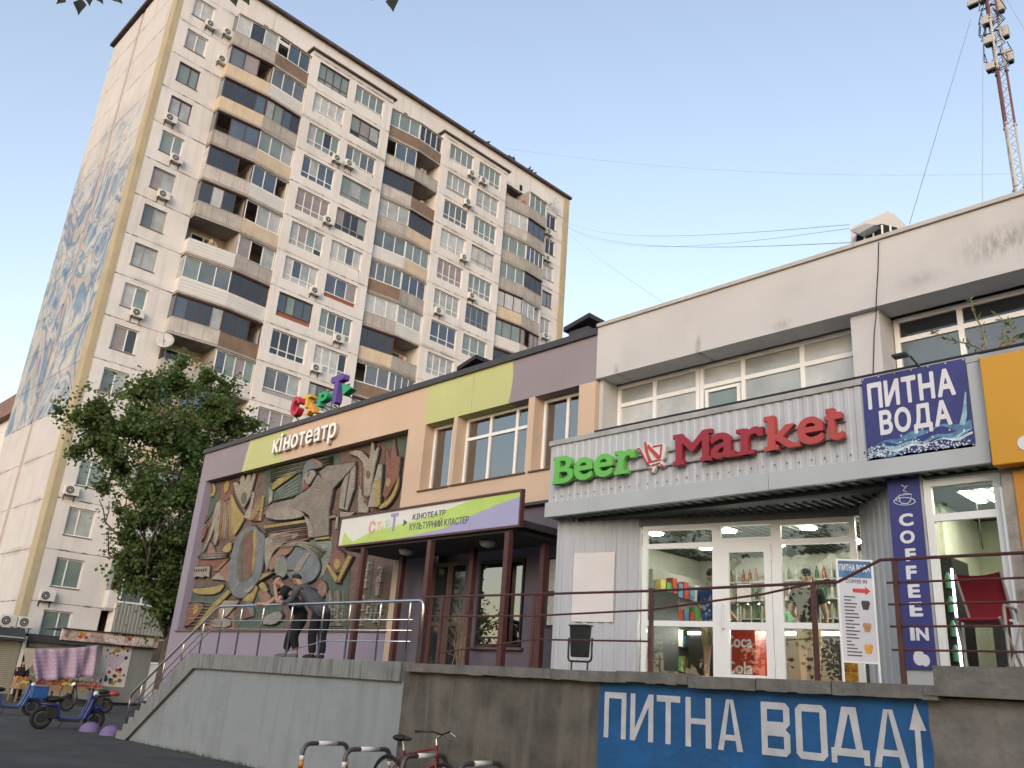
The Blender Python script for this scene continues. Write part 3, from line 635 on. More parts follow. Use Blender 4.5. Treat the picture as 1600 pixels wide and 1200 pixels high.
def mural_mat():
    m = M_end.copy(); m.name = 'painted_end_wall'; nt = m.node_tree; N = nt.nodes.new; L = nt.links.new; b = nt.nodes['Principled BSDF']
    src = b.inputs['Base Color'].links[0].from_socket; geo = N('ShaderNodeNewGeometry')
    mp = N('ShaderNodeMapping'); mp.inputs['Scale'].default_value = (.15,1,.105); mp.inputs['Rotation'].default_value = (0,.35,0); L(geo.outputs['Position'], mp.inputs[0])
    no = N('ShaderNodeTexNoise'); no.inputs['Scale'].default_value = 1.5; no.inputs['Detail'].default_value = 4; no.inputs['Distortion'].default_value = 1.6; L(mp.outputs[0], no.inputs['Vector'])
    cr = N('ShaderNodeValToRGB'); e = cr.color_ramp; e.interpolation = 'LINEAR'
    st_ = [(0,(.035,.10,.20)),(.36,(.06,.16,.29)),(.385,(.16,.25,.34)),(.43,(.40,.42,.42)),(.455,(.10,.20,.30)),(.49,(.46,.42,.39)),(.51,(.46,.45,.42)),(.535,(.12,.23,.33)),(.575,(.06,.16,.28)),(.60,(.44,.34,.32)),(.64,(.22,.33,.33)),(.68,(.44,.43,.38)),(1,(.1,.2,.3))]
    e.elements[0].position = 0; e.elements[0].color = st_[0][1]+(1,); e.elements[1].position = 1; e.elements[1].color = st_[-1][1]+(1,)
    for p, c in st_[1:-1]: q = e.elements.new(p); q.color = c+(1,)
    L(no.outputs['Fac'], cr.inputs[0])
    # fine dark outlines
    n2 = N('ShaderNodeTexNoise'); n2.inputs['Scale'].default_value = 2.0; n2.inputs['Detail'].default_value = 5; n2.inputs['Distortion'].default_value = 2; L(mp.outputs[0], n2.inputs['Vector'])
    ab = N('ShaderNodeMath'); ab.operation = 'SUBTRACT'; ab.inputs[1].default_value = .5; L(n2.outputs['Fac'], ab.inputs[0])
    a2 = N('ShaderNodeMath'); a2.operation = 'ABSOLUTE'; L(ab.outputs[0], a2.inputs[0])
    li = N('ShaderNodeMapRange'); li.inputs['From Min'].default_value = 0; li.inputs['From Max'].default_value = .012; li.inputs['To Min'].default_value = .5; li.inputs['To Max'].default_value = 0; L(a2.outputs[0], li.inputs['Value'])
    dk = N('ShaderNodeMix'); dk.data_type = 'RGBA'; L(li.outputs[0], dk.inputs[0]); L(cr.outputs[0], dk.inputs[6]); dk.inputs[7].default_value = (.07,.09,.13,1)
    # where the paint is: between two heights, worn away by noise
    sp = N('ShaderNodeSeparateXYZ'); L(geo.outputs['Position'], sp.inputs[0])
    n3 = N('ShaderNodeTexNoise'); n3.inputs['Scale'].default_value = .22; n3.inputs['Detail'].default_value = 4; L(geo.outputs['Position'], n3.inputs['Vector'])
    w1 = N('ShaderNodeMath'); w1.operation = 'MULTIPLY_ADD'; w1.inputs[1].default_value = 14; w1.inputs[2].default_value = 32; L(n3.outputs['Fac'], w1.inputs[0])
    up = N('ShaderNodeMath'); up.operation = 'SUBTRACT'; L(w1.outputs[0], up.inputs[0]); L(sp.outputs[2], up.inputs[1])
    m1 = N('ShaderNodeMapRange'); m1.inputs['From Min'].default_value = 0; m1.inputs['From Max'].default_value = 6; L(up.outputs[0], m1.inputs['Value'])
    m2 = N('ShaderNodeMath'); m2.operation = 'GREATER_THAN'; m2.inputs[1].default_value = 15.9; L(sp.outputs[2], m2.inputs[0])
    n4 = N('ShaderNodeTexNoise'); n4.inputs['Scale'].default_value = .55; n4.inputs['Detail'].default_value = 6; L(geo.outputs['Position'], n4.inputs['Vector'])
    m4 = N('ShaderNodeMapRange'); m4.inputs['From Min'].default_value = .28; m4.inputs['From Max'].default_value = .46; m4.inputs['To Max'].default_value = .85; L(n4.outputs['Fac'], m4.inputs['Value'])
    k1 = N('ShaderNodeMath'); k1.operation = 'MULTIPLY'; L(m1.outputs[0], k1.inputs[0]); L(m2.outputs[0], k1.inputs[1])
    k2 = N('ShaderNodeMath'); k2.operation = 'MULTIPLY'; L(k1.outputs[0], k2.inputs[0]); L(m4.outputs[0], k2.inputs[1])
    fx = N('ShaderNodeMix'); fx.data_type = 'RGBA'; L(k2.outputs[0], fx.inputs[0]); L(src, fx.inputs[6]); L(dk.outputs[2], fx.inputs[7]); L(fx.outputs[2], b.inputs['Base Color'])
    return m
M_mur = mural_mat(); FEW = F3((0,TY0,0),(1,0,0),(0,-1,0))
M_strip = mat('pink_joint_strip', (.40,.33,.28), .9, var=.1, streak=.35)
for k in range(-1, 17):
    z0 = max(zf(k), 0); z1 = min(zf(k+1), ROOF-.25)
    for a, b in ((-65.1,-59.45),(-58.85,-52.45)):
        MB().fbox(FEW, a, b, z0+.012, z1-.012, -.3, 0).build('end_panel', M_mur, tw)
MB().fbox(FEW,-59.45,-58.85,0,ROOF-.25,-.3,-.05).build('joint_strip', M_strip, tw)
MB().fbox(FEW,-52.44,X0+.02,0,ROOF-.2,-.3,.10).build('corner_pilaster', M_ochre, tw)
MB().box(X0-.3,X0+.12,TY1-.62,TY1+.1,0,ROOF-.2).build('corner_pilaster', M_ochre, tw)
# brown roof edge
for a, b in ((14.2,24.6),(24.6,38),(38,46),(46,55.1)): MB().box(-51.9,X0+.32,a+.004,b-.004,ROOF-.12,ROOF+.12).build('roof_edge', M_roofb, tw)
for a, b in ((-65.35,-58.6),(-58.6,-51.92)): MB().box(a+.004,b-.004,TY0-.3,TY0+.5,ROOF-.14,ROOF+.1).build('roof_edge', M_roofb, tw)
# window/balcony fins seen along the back edge
for k in range(2,15): MB().box(-66.0,-65.02,TY0+.25,TY0+2.2,zf(k)-.08,zf(k)+.9).build('rear_balcony', mat('rear_balcony', (.25,.2,.17), .8), tw)
random.seed(5)
def wall_panel(F, y0, y1, k, hole, m):
    z0, z1 = zf(k)+.012, zf(k+1)-.012; mb = MB()
    if hole is None: mb.fbox(F,y0,y1,z0,z1,-.3,0)
    else:
        hs = hole; v0, v1 = hs[0][2], hs[0][3]; u = y0
        mb.fbox(F,y0,y1,z0,v0,-.3,0); mb.fbox(F,y0,y1,v1,z1,-.3,0)
        for h in hs: mb.fbox(F,u,h[0],v0,v1,-.3,0); u = h[1]
        mb.fbox(F,u,y1,v0,v1,-.3,0)
    return mb.build('wall_panel', m, tw)
FRAMES = [M_white]*7+[M_brown, M_greyf]
def rpan(): return random.choices(PANE, (1.5,4,3,5,5,3,1.5))[0]
npane = 0
for k in range(0, NF):
    z = zf(k)
    for a, b, w0, w1, lo in ((14.52,18.5,15.55,17.05,True),(51.0,54.22,52.0,53.35,False)):
        if not lo and not shown((X0,w1,z+2.4)): continue
        hole = (w0,w1,z+.85,z+2.42)
        wall_panel(FT, a, b, k, [hole], random.choice(M_pan))
        fm = random.choice(FRAMES) if k not in (12,) else mat('purple_frame', (.10,.03,.10), .5)
        base = rpan(); window(FT, w0+.01, w1-.01, z+.86, z+2.41, fm, tw, ((w0+w1)/2+random.choice((-.12,0,.1)),), (), [base, base if random.random() < .6 else rpan()], n=-.12, fw=.07, sill=.05)
    # projecting window bays
    for bi, (a, b, ws) in enumerate(((24.5,32.15,((25.2,27.95),(28.6,31.35))),(37.75,45.45,((38.55,41.3),(42.0,44.7))))):
        if not shown((X0+1,a,z+2.6), 60): continue
        wall_panel(FBk, a, b, k, [(w0,w1,z+.72,z+2.52) for w0, w1 in ws], random.choice(M_pan))
        MB().box(X0-1.3, X0+.7, a, a+.25, z+.012, z+FH-.012).build('bay_side', random.choice(M_pan), tw)
        for w0, w1 in ws:
            if not shown((X0+1,w0,z+2.5), 40): continue
            r = random.random(); fm = M_white if r < .78 else M_greyf if r < .9 else M_brown; base = rpan(); n = random.choice((3,4,4,4))
            us = [w0+(w1-w0)*i/n for i in range(1,n)]; vs = (z+1.2,) if random.random() < .75 else ()
            pl = [base if random.random() < .7 else rpan() for _ in range(8)]
            if random.random() < .3: pl[random.randrange(8)] = PANE[0]
            if not vs: MB().fbox(FBk,w0+.08,w1-.08,z+.74,z+1.1,-.18,-.16).build('spandrel_board', random.choice((M_greyf,M_pan[0],mat('brick_board',(.25,.09,.05),.8))), tw); 
            window(FBk, w0+.01, w1-.01, z+(.73 if vs else 1.1), z+2.51, fm, tw, us, vs, pl, n=-.12, fw=.065, joined=(bi == 1 or k < 5))
for a, b in ((24.3,32.4),(37.55,45.7)):
    MB().box(X0-.3,X0+1.02,a+.21,b-.21,zf(NF),zf(NF)+.35).build('bay_top', M_pan[1], tw); MB().box(X0-.2,X0+1.2,a,b,zf(NF)+.355,zf(NF)+.5).build('bay_cornice', M_roofb, tw)
for a, b in ((14.52,21.4),(21.42,28.0),(28.02,34.6),(34.62,41.2),(41.22,47.8),(47.82,54.22)):
    MB().fbox(FT,a,b,zf(NF)+.012,ROOF-.13,-.3,0).build('attic_panel', random.choice(M_pan), tw)
for y in (20.7,21.3,34.0,48.0): MB().fbox(FT,y,y+.35,zf(NF)+.15,zf(NF)+.75,-.02,.03).build('attic_vent', M_dark, tw)
# balconies: two leaves meeting in a shallow outward point
BM = [mat('balcony_beige', (.52,.43,.31), .8, var=.1, streak=.2), mat('balcony_asbestos', (.36,.335,.30), .9, var=.15, vs=1.2, streak=.4), mat('balcony_asbestos2', (.45,.42,.38), .9, var=.15, vs=1.2, streak=.4), mat('balcony_grey', (.54,.53,.52), .8, var=.1, streak=.2),
      mat('balcony_siding', (.58,.57,.54), .6, var=.06), mat('balcony_wood', (.19,.13,.09), .7, var=.2)]
M_slab = mat('balcony_slab', (.33,.30,.27), .9, var=.15, streak=.3); M_shade = mat('recess_wall', (.38,.33,.27), .9, var=.1)
M_stuff = [mat('clutter_a', (.35,.3,.25), .8, var=.5, vs=5), mat('clutter_b', (.4,.07,.05), .8, var=.3, vs=5), mat('clutter_c', (.45,.35,.2), .8, var=.4, vs=5)]
random.seed(21)
for bi, (ya, ym, yb) in enumerate(((18.5,21.62,24.48),(32.17,35.15,37.73),(45.47,48.5,51.0))):
    for k in range(1, NF):
        z = zf(k)
        if not shown((X0+1.2,ya,z+2.5), 50): continue
        A = Vector((X0+.68,ya,0)); Bp = Vector((X0+1.02,ym,0)); Cc = Vector((X0+.82,yb,0))
        # slab and recessed back wall with a window and door
        MB().prism([(X0-1.3,ya,z-.11),(A.x,A.y,z-.11),(Bp.x,Bp.y,z-.11),(Cc.x,Cc.y,z-.11),(X0-1.3,yb,z-.11)], (0,0,.15)).build('balcony_slab', M_slab, tw)
        MB().fbox(FT,ya-.3,yb+.3,z+.05,z+FH-.12,-1.34,-1.02).build('recess_wall', M_shade, tw)
        MB().box(X0-1.0,X0+.94,ym-.04,ym+.04,z+.05,z+FH-.12).build('partition', M_slab, tw)
        for h, (p, q) in enumerate(((A,Bp),(Bp,Cc))):
            L_ = (q-p).length; F = F3((p.x,p.y,z), (q-p), Vector(((q-p).y,-(q-p).x,0)))
            r = random.random(); glz = r < (.84 if k > 6 else .6)
            bm_ = random.choices(BM, (3,5,3,2,3,3))[0]; mb = MB()
            if bm_ is BM[4]:
                for i in range(9): mb.fbox(F,.0,L_,.04+i*.11,.04+i*.11+.105,-.05,.0+.012*(i % 2))
            elif bm_ in (BM[1],BM[2]):
                for i in range(3): mb.fbox(F,L_*i/3+.01,L_*(i+1)/3-.01,.06,1.0,-.05,0)
                mb.fbox(F,0,L_,.99,1.04,-.06,.02)
            else: mb.fbox(F,0,L_,.03,1.0,-.05,.01)
            mb.build('balcony_panel', bm_, tw)
            if h == 0: # side return facing the end of the house
                MB().box(X0,A.x,ya-.03,ya+.02,z+.04,z+1.0).build('balcony_side', bm_, tw)
                if glz: MB().box(X0,A.x-.02,ya-.02,ya+.01,z+1.0,z+2.5).build('balcony_side_glass', rpan(), tw)
            if glz:
                fm = random.choice((M_white,M_white,M_white,M_brown,M_brown)); n = random.choice((3,3,4)); base = rpan()
                if fm is M_brown and random.random() < .6: base = PANE[0]
                us = [L_*i/n for i in range(1,n)]; pl = [base if random.random() < .6 else rpan() for _ in range(4)]
                sk = ((random.randrange(n),0),) if random.random() < .3 else ()
                window(F, .02, L_-.02, 1.01, 2.52, fm, tw, us, (), pl, n=-.01, fw=.06, joined=(bi > 0), name='balcony_glazing', skip=sk)
                MB().fbox(F,0,L_,2.525,2.6,-.3,.10).build('balcony_lintel', M_brown if fm is M_brown else M_slab, tw)
            else:
                uw = (p.y+q.y)/2
                window(FT, uw-.9, uw+.9, z+.5, z+2.3, M_white, tw, (uw,), (), [PANE[0],PANE[1]], n=-.96, fw=.07, name='balcony_window')
                for c in range(3):
                    u = random.uniform(.3,L_-.5); mb = MB().fbox(F,u,u+random.uniform(.15,.5),1.0,1.0+random.uniform(.15,.6),-.5,-.25); mb.build('balcony_clutter', random.choice(M_stuff), tw)
    for k in (NF,):
        pass
# air conditioners on the facade
M_acw = mat('ac_white', (.60,.59,.55), .5, var=.08); M_acd = mat('ac_grille', (.05,.05,.05), .6, var=.1)
def ac_proto(name, label, loc, group, F=None, w=.8, h=.55, d=.28):
    t = thing(name, label, 'air conditioner', loc, group); F = F or F3(loc,(0,1,0),(1,0,0)); o = Vector(loc)
    MB().fbox(F,0,w,0,h,.08,.08+d).build('case', M_acw, t, bevel=.02)
    pts = [F(w*.36+.21*math.cos(a), h*.5+.21*math.sin(a), .08+d) for a in np.linspace(0,2*math.pi,17)[:-1]]
    fan = MB().prism(pts, F.n*.012).build('fan_grille', M_acd, t)
    MB().tube([F(w*.36+.13*math.cos(a), h*.5+.13*math.sin(a), .096+d) for a in np.linspace(0,2*math.pi,13)[:-1]], .008, 4, closed=True).build('guard_ring', M_acw, fan)
    MB().prism([F(w*.36+.05*math.cos(a), h*.5+.05*math.sin(a), .093+d) for a in np.linspace(0,2*math.pi,9)[:-1]], F.n*.012).build('fan_hub', M_acw, fan)
    for u in (.1,w-.14): MB().prism([F(u,0,0),F(u,0,.08+d),F(u,-.04,.08+d),F(u,-.05,.04),F(u,-.3,.03),F(u,-.3,0)], F.u*.04).build('bracket', M_black, t)
    return t
acp = [(265,186),(328,40),(355,53),(346,95),(274,249),(254,305),(525,249),(544,257),(511,345),(490,455),(492,575),(527,529),(735,272),(753,283),(729,317),(723,403),(735,463),(683,486),(855,363),(853,404),(850,525),(213,489),(110,765),(72,929)]
ac0 = None
def ac_label(p):
    fl = int((p.z-Z0)/FH)+1; y = p.y
    c = 'column beside the painted end wall' if y < 18.2 else 'beside a balcony' if y < 24.4 else 'first projecting bay' if y < 33 else 'second projecting bay' if y < 46 else 'column at the far ochre corner'
    od = 'first second third fourth fifth sixth seventh eighth ninth tenth eleventh twelfth thirteenth fourteenth fifteenth sixteenth'.split()
    return 'white air conditioner level with %s window from the roof, %s' % (od[min(max(NF-fl,0),15)], c)
for x, y in acp:
    bay = (24.5 < P(x,y,X=X0).y < 32.3) or (37.7 < P(x,y,X=X0).y < 45.6)
    p = P(x,y,X=X0+(1 if bay else 0)); p.y -= .4; p.z -= .35; p.x = X0+(1 if bay else 0)
    if ac0 is None: ac0 = ac_proto('air_conditioner', ac_label(p), tuple(p), 'air conditioners on the tower facade')
    else: copy_tree(ac0, loc=p, label=ac_label(p))
# satellite dishes
def dish(px_, y_, r, label):
    p = P(px_,y_,X=X0+.5); t = thing('satellite_dish', label, 'satellite dish', tuple(p))
    ax = Vector((.8,-.5,.25)); MB().lathe(p+Vector((.25,0,0)),[(.02,-.10),(r*.5,-.07),(r,0),(r*.98,.02),(r*.5,-.05),(.03,-.075)],18,ax).build('dish', mat('dish_grey', (.42,.41,.39), .5), t, smooth=True)
    MB().tube([p+Vector((-.5,0,-.2)),p+Vector((.15,0,-.1)),p+Vector((.2,0,0))], .03, 6).build('bracket', M_black, t)
    MB().tube([p+Vector((.25,0,-r*.8)),p+Vector((.25,0,0))+ax*r*1.1], .015, 5).build('feed_arm', M_black, t)
dish(255,533,.55,'large grey satellite dish beside an open balcony of the tower'); dish(863,316,.45,'satellite dish high on the tower beside the ochre corner'); dish(849,318,.3,'small pale dish beside the topmost balcony of the tower')
# ================================================================== TREES
def leaf_mat(name, col):
    m = mat(name, col, .6, var=.4, vs=.9, spec=.25); nt = m.node_tree; b = nt.nodes['Principled BSDF']; out = nt.nodes['Material Output']
    tr = nt.nodes.new('ShaderNodeBsdfTranslucent'); tr.inputs[0].default_value = (col[0]*1.5,col[1]*1.7,col[2]*.9,1); mx = nt.nodes.new('ShaderNodeMixShader'); mx.inputs[0].default_value = .35
    nt.links.new(b.outputs[0], mx.inputs[1]); nt.links.new(tr.outputs[0], mx.inputs[2]); nt.links.new(mx.outputs[0], out.inputs[0]); return m
M_leaf = leaf_mat('maple_leaves', (.085,.125,.045)); M_leaf2 = leaf_mat('bright_leaves', (.085,.13,.035)); M_bark = mat('bark', (.07,.055,.045), .95, var=.3, vs=6, bump=.6, bs=25)
def crown_mesh(rnd, blobs, n, size, droop=.3):
    """leaves scattered in clumps through the crown volume"""
    v = []; f = []
    wts = [b[3]**2 for b in blobs]
    for _ in range(n):
        bx, by, bz, br, sz = rnd.choices(blobs, wts)[0]
        while True:
            d = Vector((rnd.uniform(-1,1),rnd.uniform(-1,1),rnd.uniform(-1,1)))
            if .02 < d.length < 1: break
        rr = min(abs(rnd.gauss(.0,.60)),1.6); d = d.normalized()*rr
        c = Vector((bx+d.x*br, by+d.y*br, bz+d.z*br*sz))
        w = mnoise.noise(c*1.15)+.5*mnoise.noise(c*2.7)
        if w < -.08-(.10 if rr < .45 else -.14): continue                                   # gaps
        a = Vector((rnd.gauss(0,1),rnd.gauss(0,1),rnd.gauss(0,.6)-droop)).normalized(); b_ = a.cross(Vector((rnd.gauss(0,1),rnd.gauss(0,1),rnd.gauss(0,1)))).normalized()
        s = size*rnd.uniform(.6,1.3); k = len(v)
        v += [tuple(c-a*s*.1), tuple(c+a*s*.35+b_*s*.42), tuple(c+a*s), tuple(c+a*s*.35-b_*s*.42)]; f.append((k,k+1,k+2,k+3))
    return v, f
def limb(mb, rnd, p, d, r, depth, L):
    q = p+d*L; mid = p+d*L*.5+Vector((rnd.gauss(0,.05),rnd.gauss(0,.05),0))*L
    mb.tube([p,mid,q], [r,r*.85,r*.68], 7)
    if depth:
        for i in range(rnd.choice((2,3))):
            nd = (d+Vector((rnd.gauss(0,.55),rnd.gauss(0,.55),rnd.gauss(.1,.3)))).normalized(); limb(mb, rnd, q if i else mid, nd, r*.62, depth-1, L*.72)
def tree(name, label, loc, H, blobs, n, size, seed, leafm, group=None, trunk_r=.22, trunk_h=3.0):
    rnd = random.Random(seed); t = thing(name, label, 'tree', loc, group); o = Vector(loc)
    mb = MB(); mb.tube([o+Vector((0,0,-.1)),o+Vector((.03,.02,.5)),o+Vector((.08,.02,trunk_h))], [trunk_r*1.35,trunk_r,trunk_r*.8], 10)
    for i in range(5):
        a = i*1.26+rnd.uniform(-.3,.3); limb(mb, rnd, o+Vector((.08,.02,trunk_h*rnd.uniform(.75,1))), Vector((math.cos(a)*.55,math.sin(a)*.55,.9)).normalized(), trunk_r*.5, 3, H*.2)
    mb.tube([o+Vector((.08,.02,trunk_h)),o+Vector((0,.1,H*.5)),o+Vector((.1,0,H*.9))], [trunk_r*.8,trunk_r*.5,.04], 8)
    mb.build('trunk', M_bark, t, smooth=True)
    cr = MB(); cr.v, cr.f = crown_mesh(rnd, [(o.x+b[0],o.y+b[1],o.z+b[2],b[3],b[4]) for b in blobs], n, size)
    me_o = cr.build('crown', leafm, t); return t
# the big maple in front of the tower: clumps placed from the photo, spread in depth
TXc = -39.0
def tb(px_, py_, r_px, dx):
    p = P(px_, py_, X=TXc+dx); dist = (p-Vector((0,0,EYE))).length; return p, r_px*dist/FPX
spec = [(275,600,42,0),(330,640,55,.5),(365,665,45,0),(215,625,45,-1),(150,640,42,.5),(115,650,26,0),(255,680,70,1),(345,720,50,-1),(180,690,45,1),(295,770,75,0),(230,770,55,1.5),(190,730,40,-1),(335,800,46,0),(270,850,70,.5),(225,850,42,-.5),(310,880,60,1),(265,925,55,0),(262,945,28,.5),(150,690,24,0),(120,705,18,0),(195,830,26,0),(180,800,22,.5),(290,940,40,-.5),(385,735,34,0),(350,605,26,0),(285,570,22,0),(395,660,22,.2),(215,900,40,0),(245,920,34,.5),(200,868,30,.3),(255,885,52,0),(225,815,40,.6),(300,700,60,-.8),(140,665,30,-.5),(95,640,16,0),(205,660,40,.4),(320,590,24,.3),(235,600,22,.5),(165,705,26,.2),(160,760,18,.1)]
base = P(262,1000,X=TXc); base.z = 0
bl = []
for s in spec:
    p, r_ = tb(*s); bl.append((p.x-base.x,p.y-base.y,p.z,r_*.86,1.0))
tree('maple_tree', 'large leafy maple tree between the cinema corner and the tower', tuple(base), 14, bl, 130000, .17, 3, M_leaf, trunk_r=.26, trunk_h=3.5)
# trees across the street behind the photographer (they show in the shop glass)
rnd = random.Random(9)
tr0 = None
for i, (x, y, s) in enumerate(((-5,-15,0),(-11.8,-12,2),(0.5,-8.0,1),(5.5,-9,2),(12,-8,1),(-38,-6,2),(1.5,-14,0))):
    if tr0 is None:
        bl = [(rnd.uniform(-2.6,2.6),rnd.uniform(-2.4,2.4),rnd.uniform(3.2,9.5),rnd.uniform(1.2,2.0),.9) for _ in range(16)]
        tr0 = tree('street_tree', 'leafy street tree across the road from the shop', (x,y,0), 10.5, bl, 26000, .22, 4, M_leaf, 'street trees across the road', .2, 2.6)
    else: copy_tree(tr0, loc=(x,y,0), rotz=s*2.1+x)
# ================================================================== RELIEF MURAL (traced outlines laid on the recessed wall plane)
MY = D+.30
def tile_mat(name, col, sc=16):
    col = tuple(c*.86+.015 for c in col); m = mat(name, col, .85, var=.22, vs=2.5); nt = m.node_tree; N = nt.nodes.new; L = nt.links.new; b = nt.nodes['Principled BSDF']
    src = b.inputs['Base Color'].links[0].from_socket; g = N('ShaderNodeNewGeometry'); sp = N('ShaderNodeSeparateXYZ'); L(g.outputs['Position'], sp.inputs[0])
    cb = N('ShaderNodeCombineXYZ'); L(sp.outputs[0], cb.inputs[0]); L(sp.outputs[2], cb.inputs[1])
    nz = N('ShaderNodeTexNoise'); nz.inputs['Scale'].default_value = .8; L(g.outputs['Position'], nz.inputs['Vector'])
    ad = N('ShaderNodeVectorMath'); ad.operation = 'MULTIPLY_ADD'; ad.inputs[1].default_value = (1.1,1.1,0); L(nz.outputs['Color'], ad.inputs[0]); L(cb.outputs[0], ad.inputs[2])
    br = N('ShaderNodeTexBrick'); br.inputs['Scale'].default_value = sc*.35; br.inputs['Mortar Size'].default_value = .03; br.inputs['Color1'].default_value = (1,1,1,1); br.inputs['Color2'].default_value = (.72,.72,.72,1); br.inputs['Mortar'].default_value = (.35,.35,.35,1)
    br.inputs['Brick Width'].default_value = 1.1; br.inputs['Row Height'].default_value = .21; L(ad.outputs[0], br.inputs['Vector'])
    mu = N('ShaderNodeMix'); mu.data_type = 'RGBA'; mu.blend_type = 'MULTIPLY'; mu.inputs[0].default_value = .8; L(src, mu.inputs[6]); L(br.outputs[0], mu.inputs[7]); L(mu.outputs[2], b.inputs['Base Color'])
    bp = N('ShaderNodeBump'); bp.inputs['Strength'].default_value = .6; bp.inputs['Distance'].default_value = .02; L(br.outputs['Fac'], bp.inputs['Height']); bp.invert = True; L(bp.outputs[0], b.inputs['Normal'])
    return m
TC = dict(cr=tile_mat('tile_cream',(.38,.34,.27)), bg=tile_mat('tile_stone',(.27,.24,.20)), lt=tile_mat('tile_light',(.34,.31,.26)), ye=tile_mat('tile_yellow',(.42,.32,.11)), re=tile_mat('tile_red',(.25,.11,.085)), sa=tile_mat('tile_salmon',(.33,.19,.145)),
          gr=tile_mat('tile_green',(.10,.135,.105)), gb=tile_mat('tile_bluegrey',(.20,.23,.24)), ol=tile_mat('tile_olive',(.16,.15,.10)), br=tile_mat('tile_brown',(.18,.115,.09)), dk=tile_mat('tile_dark',(.03,.03,.03)), pg=tile_mat('tile_palegreen',(.24,.28,.23)))
mu_o = MB().box(-29.0,-17.47,MY,MY+.15,2.93,ZB).build('mural_ground', TC['br'], ci)
MB().box(-29.02,-28.99,D+.01,MY+.1,2.93,ZB).build('mural_reveal', M_lila, ci)
ORIG = dict(A=(240,660),B=(420,660),C=(240,820),E=(440,820)); _mi = [0]
def mp(o, x, y): return P(ORIG[o][0]+x/6, ORIG[o][1]+y/6, Y=MY)
def relief(o, pts, c, d=.07, name='relief_piece'):
    _mi[0] += 1; d = d+_mi[0]*.00022; q = []
    for x, y in pts:
        p = mp(o,x,y); p.x = min(max(p.x,-28.98),-17.49); p.z = min(max(p.z,2.95),ZB-.01)
        if not q or (p-q[-1]).length > .01: q.append(p)
    if d > .055 and c != 'dk' and name == 'relief_piece':            # dark outline coloured in for the relief shadow round each raised figure
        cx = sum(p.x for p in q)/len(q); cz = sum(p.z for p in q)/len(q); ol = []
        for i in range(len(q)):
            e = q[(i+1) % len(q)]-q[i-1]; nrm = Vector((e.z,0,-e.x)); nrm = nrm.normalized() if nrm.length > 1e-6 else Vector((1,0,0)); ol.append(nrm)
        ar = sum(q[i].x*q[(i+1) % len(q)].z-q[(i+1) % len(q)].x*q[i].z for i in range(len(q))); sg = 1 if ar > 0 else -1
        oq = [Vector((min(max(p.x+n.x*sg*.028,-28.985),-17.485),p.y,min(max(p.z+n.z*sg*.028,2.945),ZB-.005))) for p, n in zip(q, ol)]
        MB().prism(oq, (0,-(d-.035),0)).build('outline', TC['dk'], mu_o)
    return MB().prism(q, (0,-d,0)).build(name, TC[c], mu_o)
def smoothp(pts, it=1):
    for _ in range(it):
        o = []
        for i in range(len(pts)):
            (a, b), (c, d) = pts[i], pts[(i+1) % len(pts)]; o += [(a*.75+c*.25,b*.75+d*.25),(a*.25+c*.75,b*.25+d*.75)]
        pts = o
    return pts
def ell(cx, cy, rx, ry, n=14, t=0): return [(cx+rx*math.cos(a)*math.cos(t)-ry*math.sin(a)*math.sin(t), cy+rx*math.cos(a)*math.sin(t)+ry*math.sin(a)*math.cos(t)) for a in np.linspace(0,2*math.pi,n+1)[:-1]]
# colour fields
relief('B', [(-60,440),(670,280),(670,400),(560,420),(340,650),(270,700),(60,740),(-60,800)], 'gr', .02); relief('B', [(1110,160),(1310,100),(1285,330),(1220,350),(1100,330)], 'gr', .02)
relief('A', [(500,580),(640,560),(620,740),(520,880),(480,940)], 'gr', .02); relief('A', [(690,740),(750,720),(750,1040),(660,1100),(640,900)], 'sa', .02)
relief('C', [(400,280),(640,260),(760,250),(740,310),(390,330)], 'gr', .02); relief('C', [(330,570),(720,560),(640,700),(560,740),(330,720)], 'gr', .022); relief('C', [(380,330),(720,310),(700,400),(560,400),(370,390)], 're', .02)
relief('E', [(390,470),(650,430),(610,975),(380,975)], 'gr', .02); relief('E', [(740,300),(870,320),(830,700),(700,700)], 'gr', .02); relief('E', [(690,700),(1000,690),(1000,975),(650,975)], 'ol', .02)
relief('C', [(280,960),(310,720),(560,720),(600,760),(400,990)], 'gr', .02); relief('C', [(1000,600),(1150,560),(1200,700),(1240,980),(820,985),(760,900),(860,740)], 'gr', .018); relief('C', [(430,970),(620,790),(760,730),(760,985)], 'sa', .02)
relief('E', [(0,140),(270,60),(330,120),(470,110),(470,300),(400,470),(300,540),(100,250)], 'pg', .02); relief('B', [(680,300),(1100,180),(1090,420),(870,850),(640,890),(690,600)], 'br', .021); relief('B', [(0,1030),(390,970),(410,1090),(330,1120),(0,1200)], 'sa', .02)
relief('A', [(620,570),(760,540),(740,700),(640,760)], 're', .023); relief('A', [(880,870),(960,640),(1060,460),(1040,900),(940,930)], 'br', .022)
for i in range(6): relief('A', [(430+i*22,1100-i*35),(470+i*22,1000-i*35),(485+i*22,1010-i*35),(440+i*22,1130-i*35)], ('re','pg','sa','gr','re','ol')[i], .035)
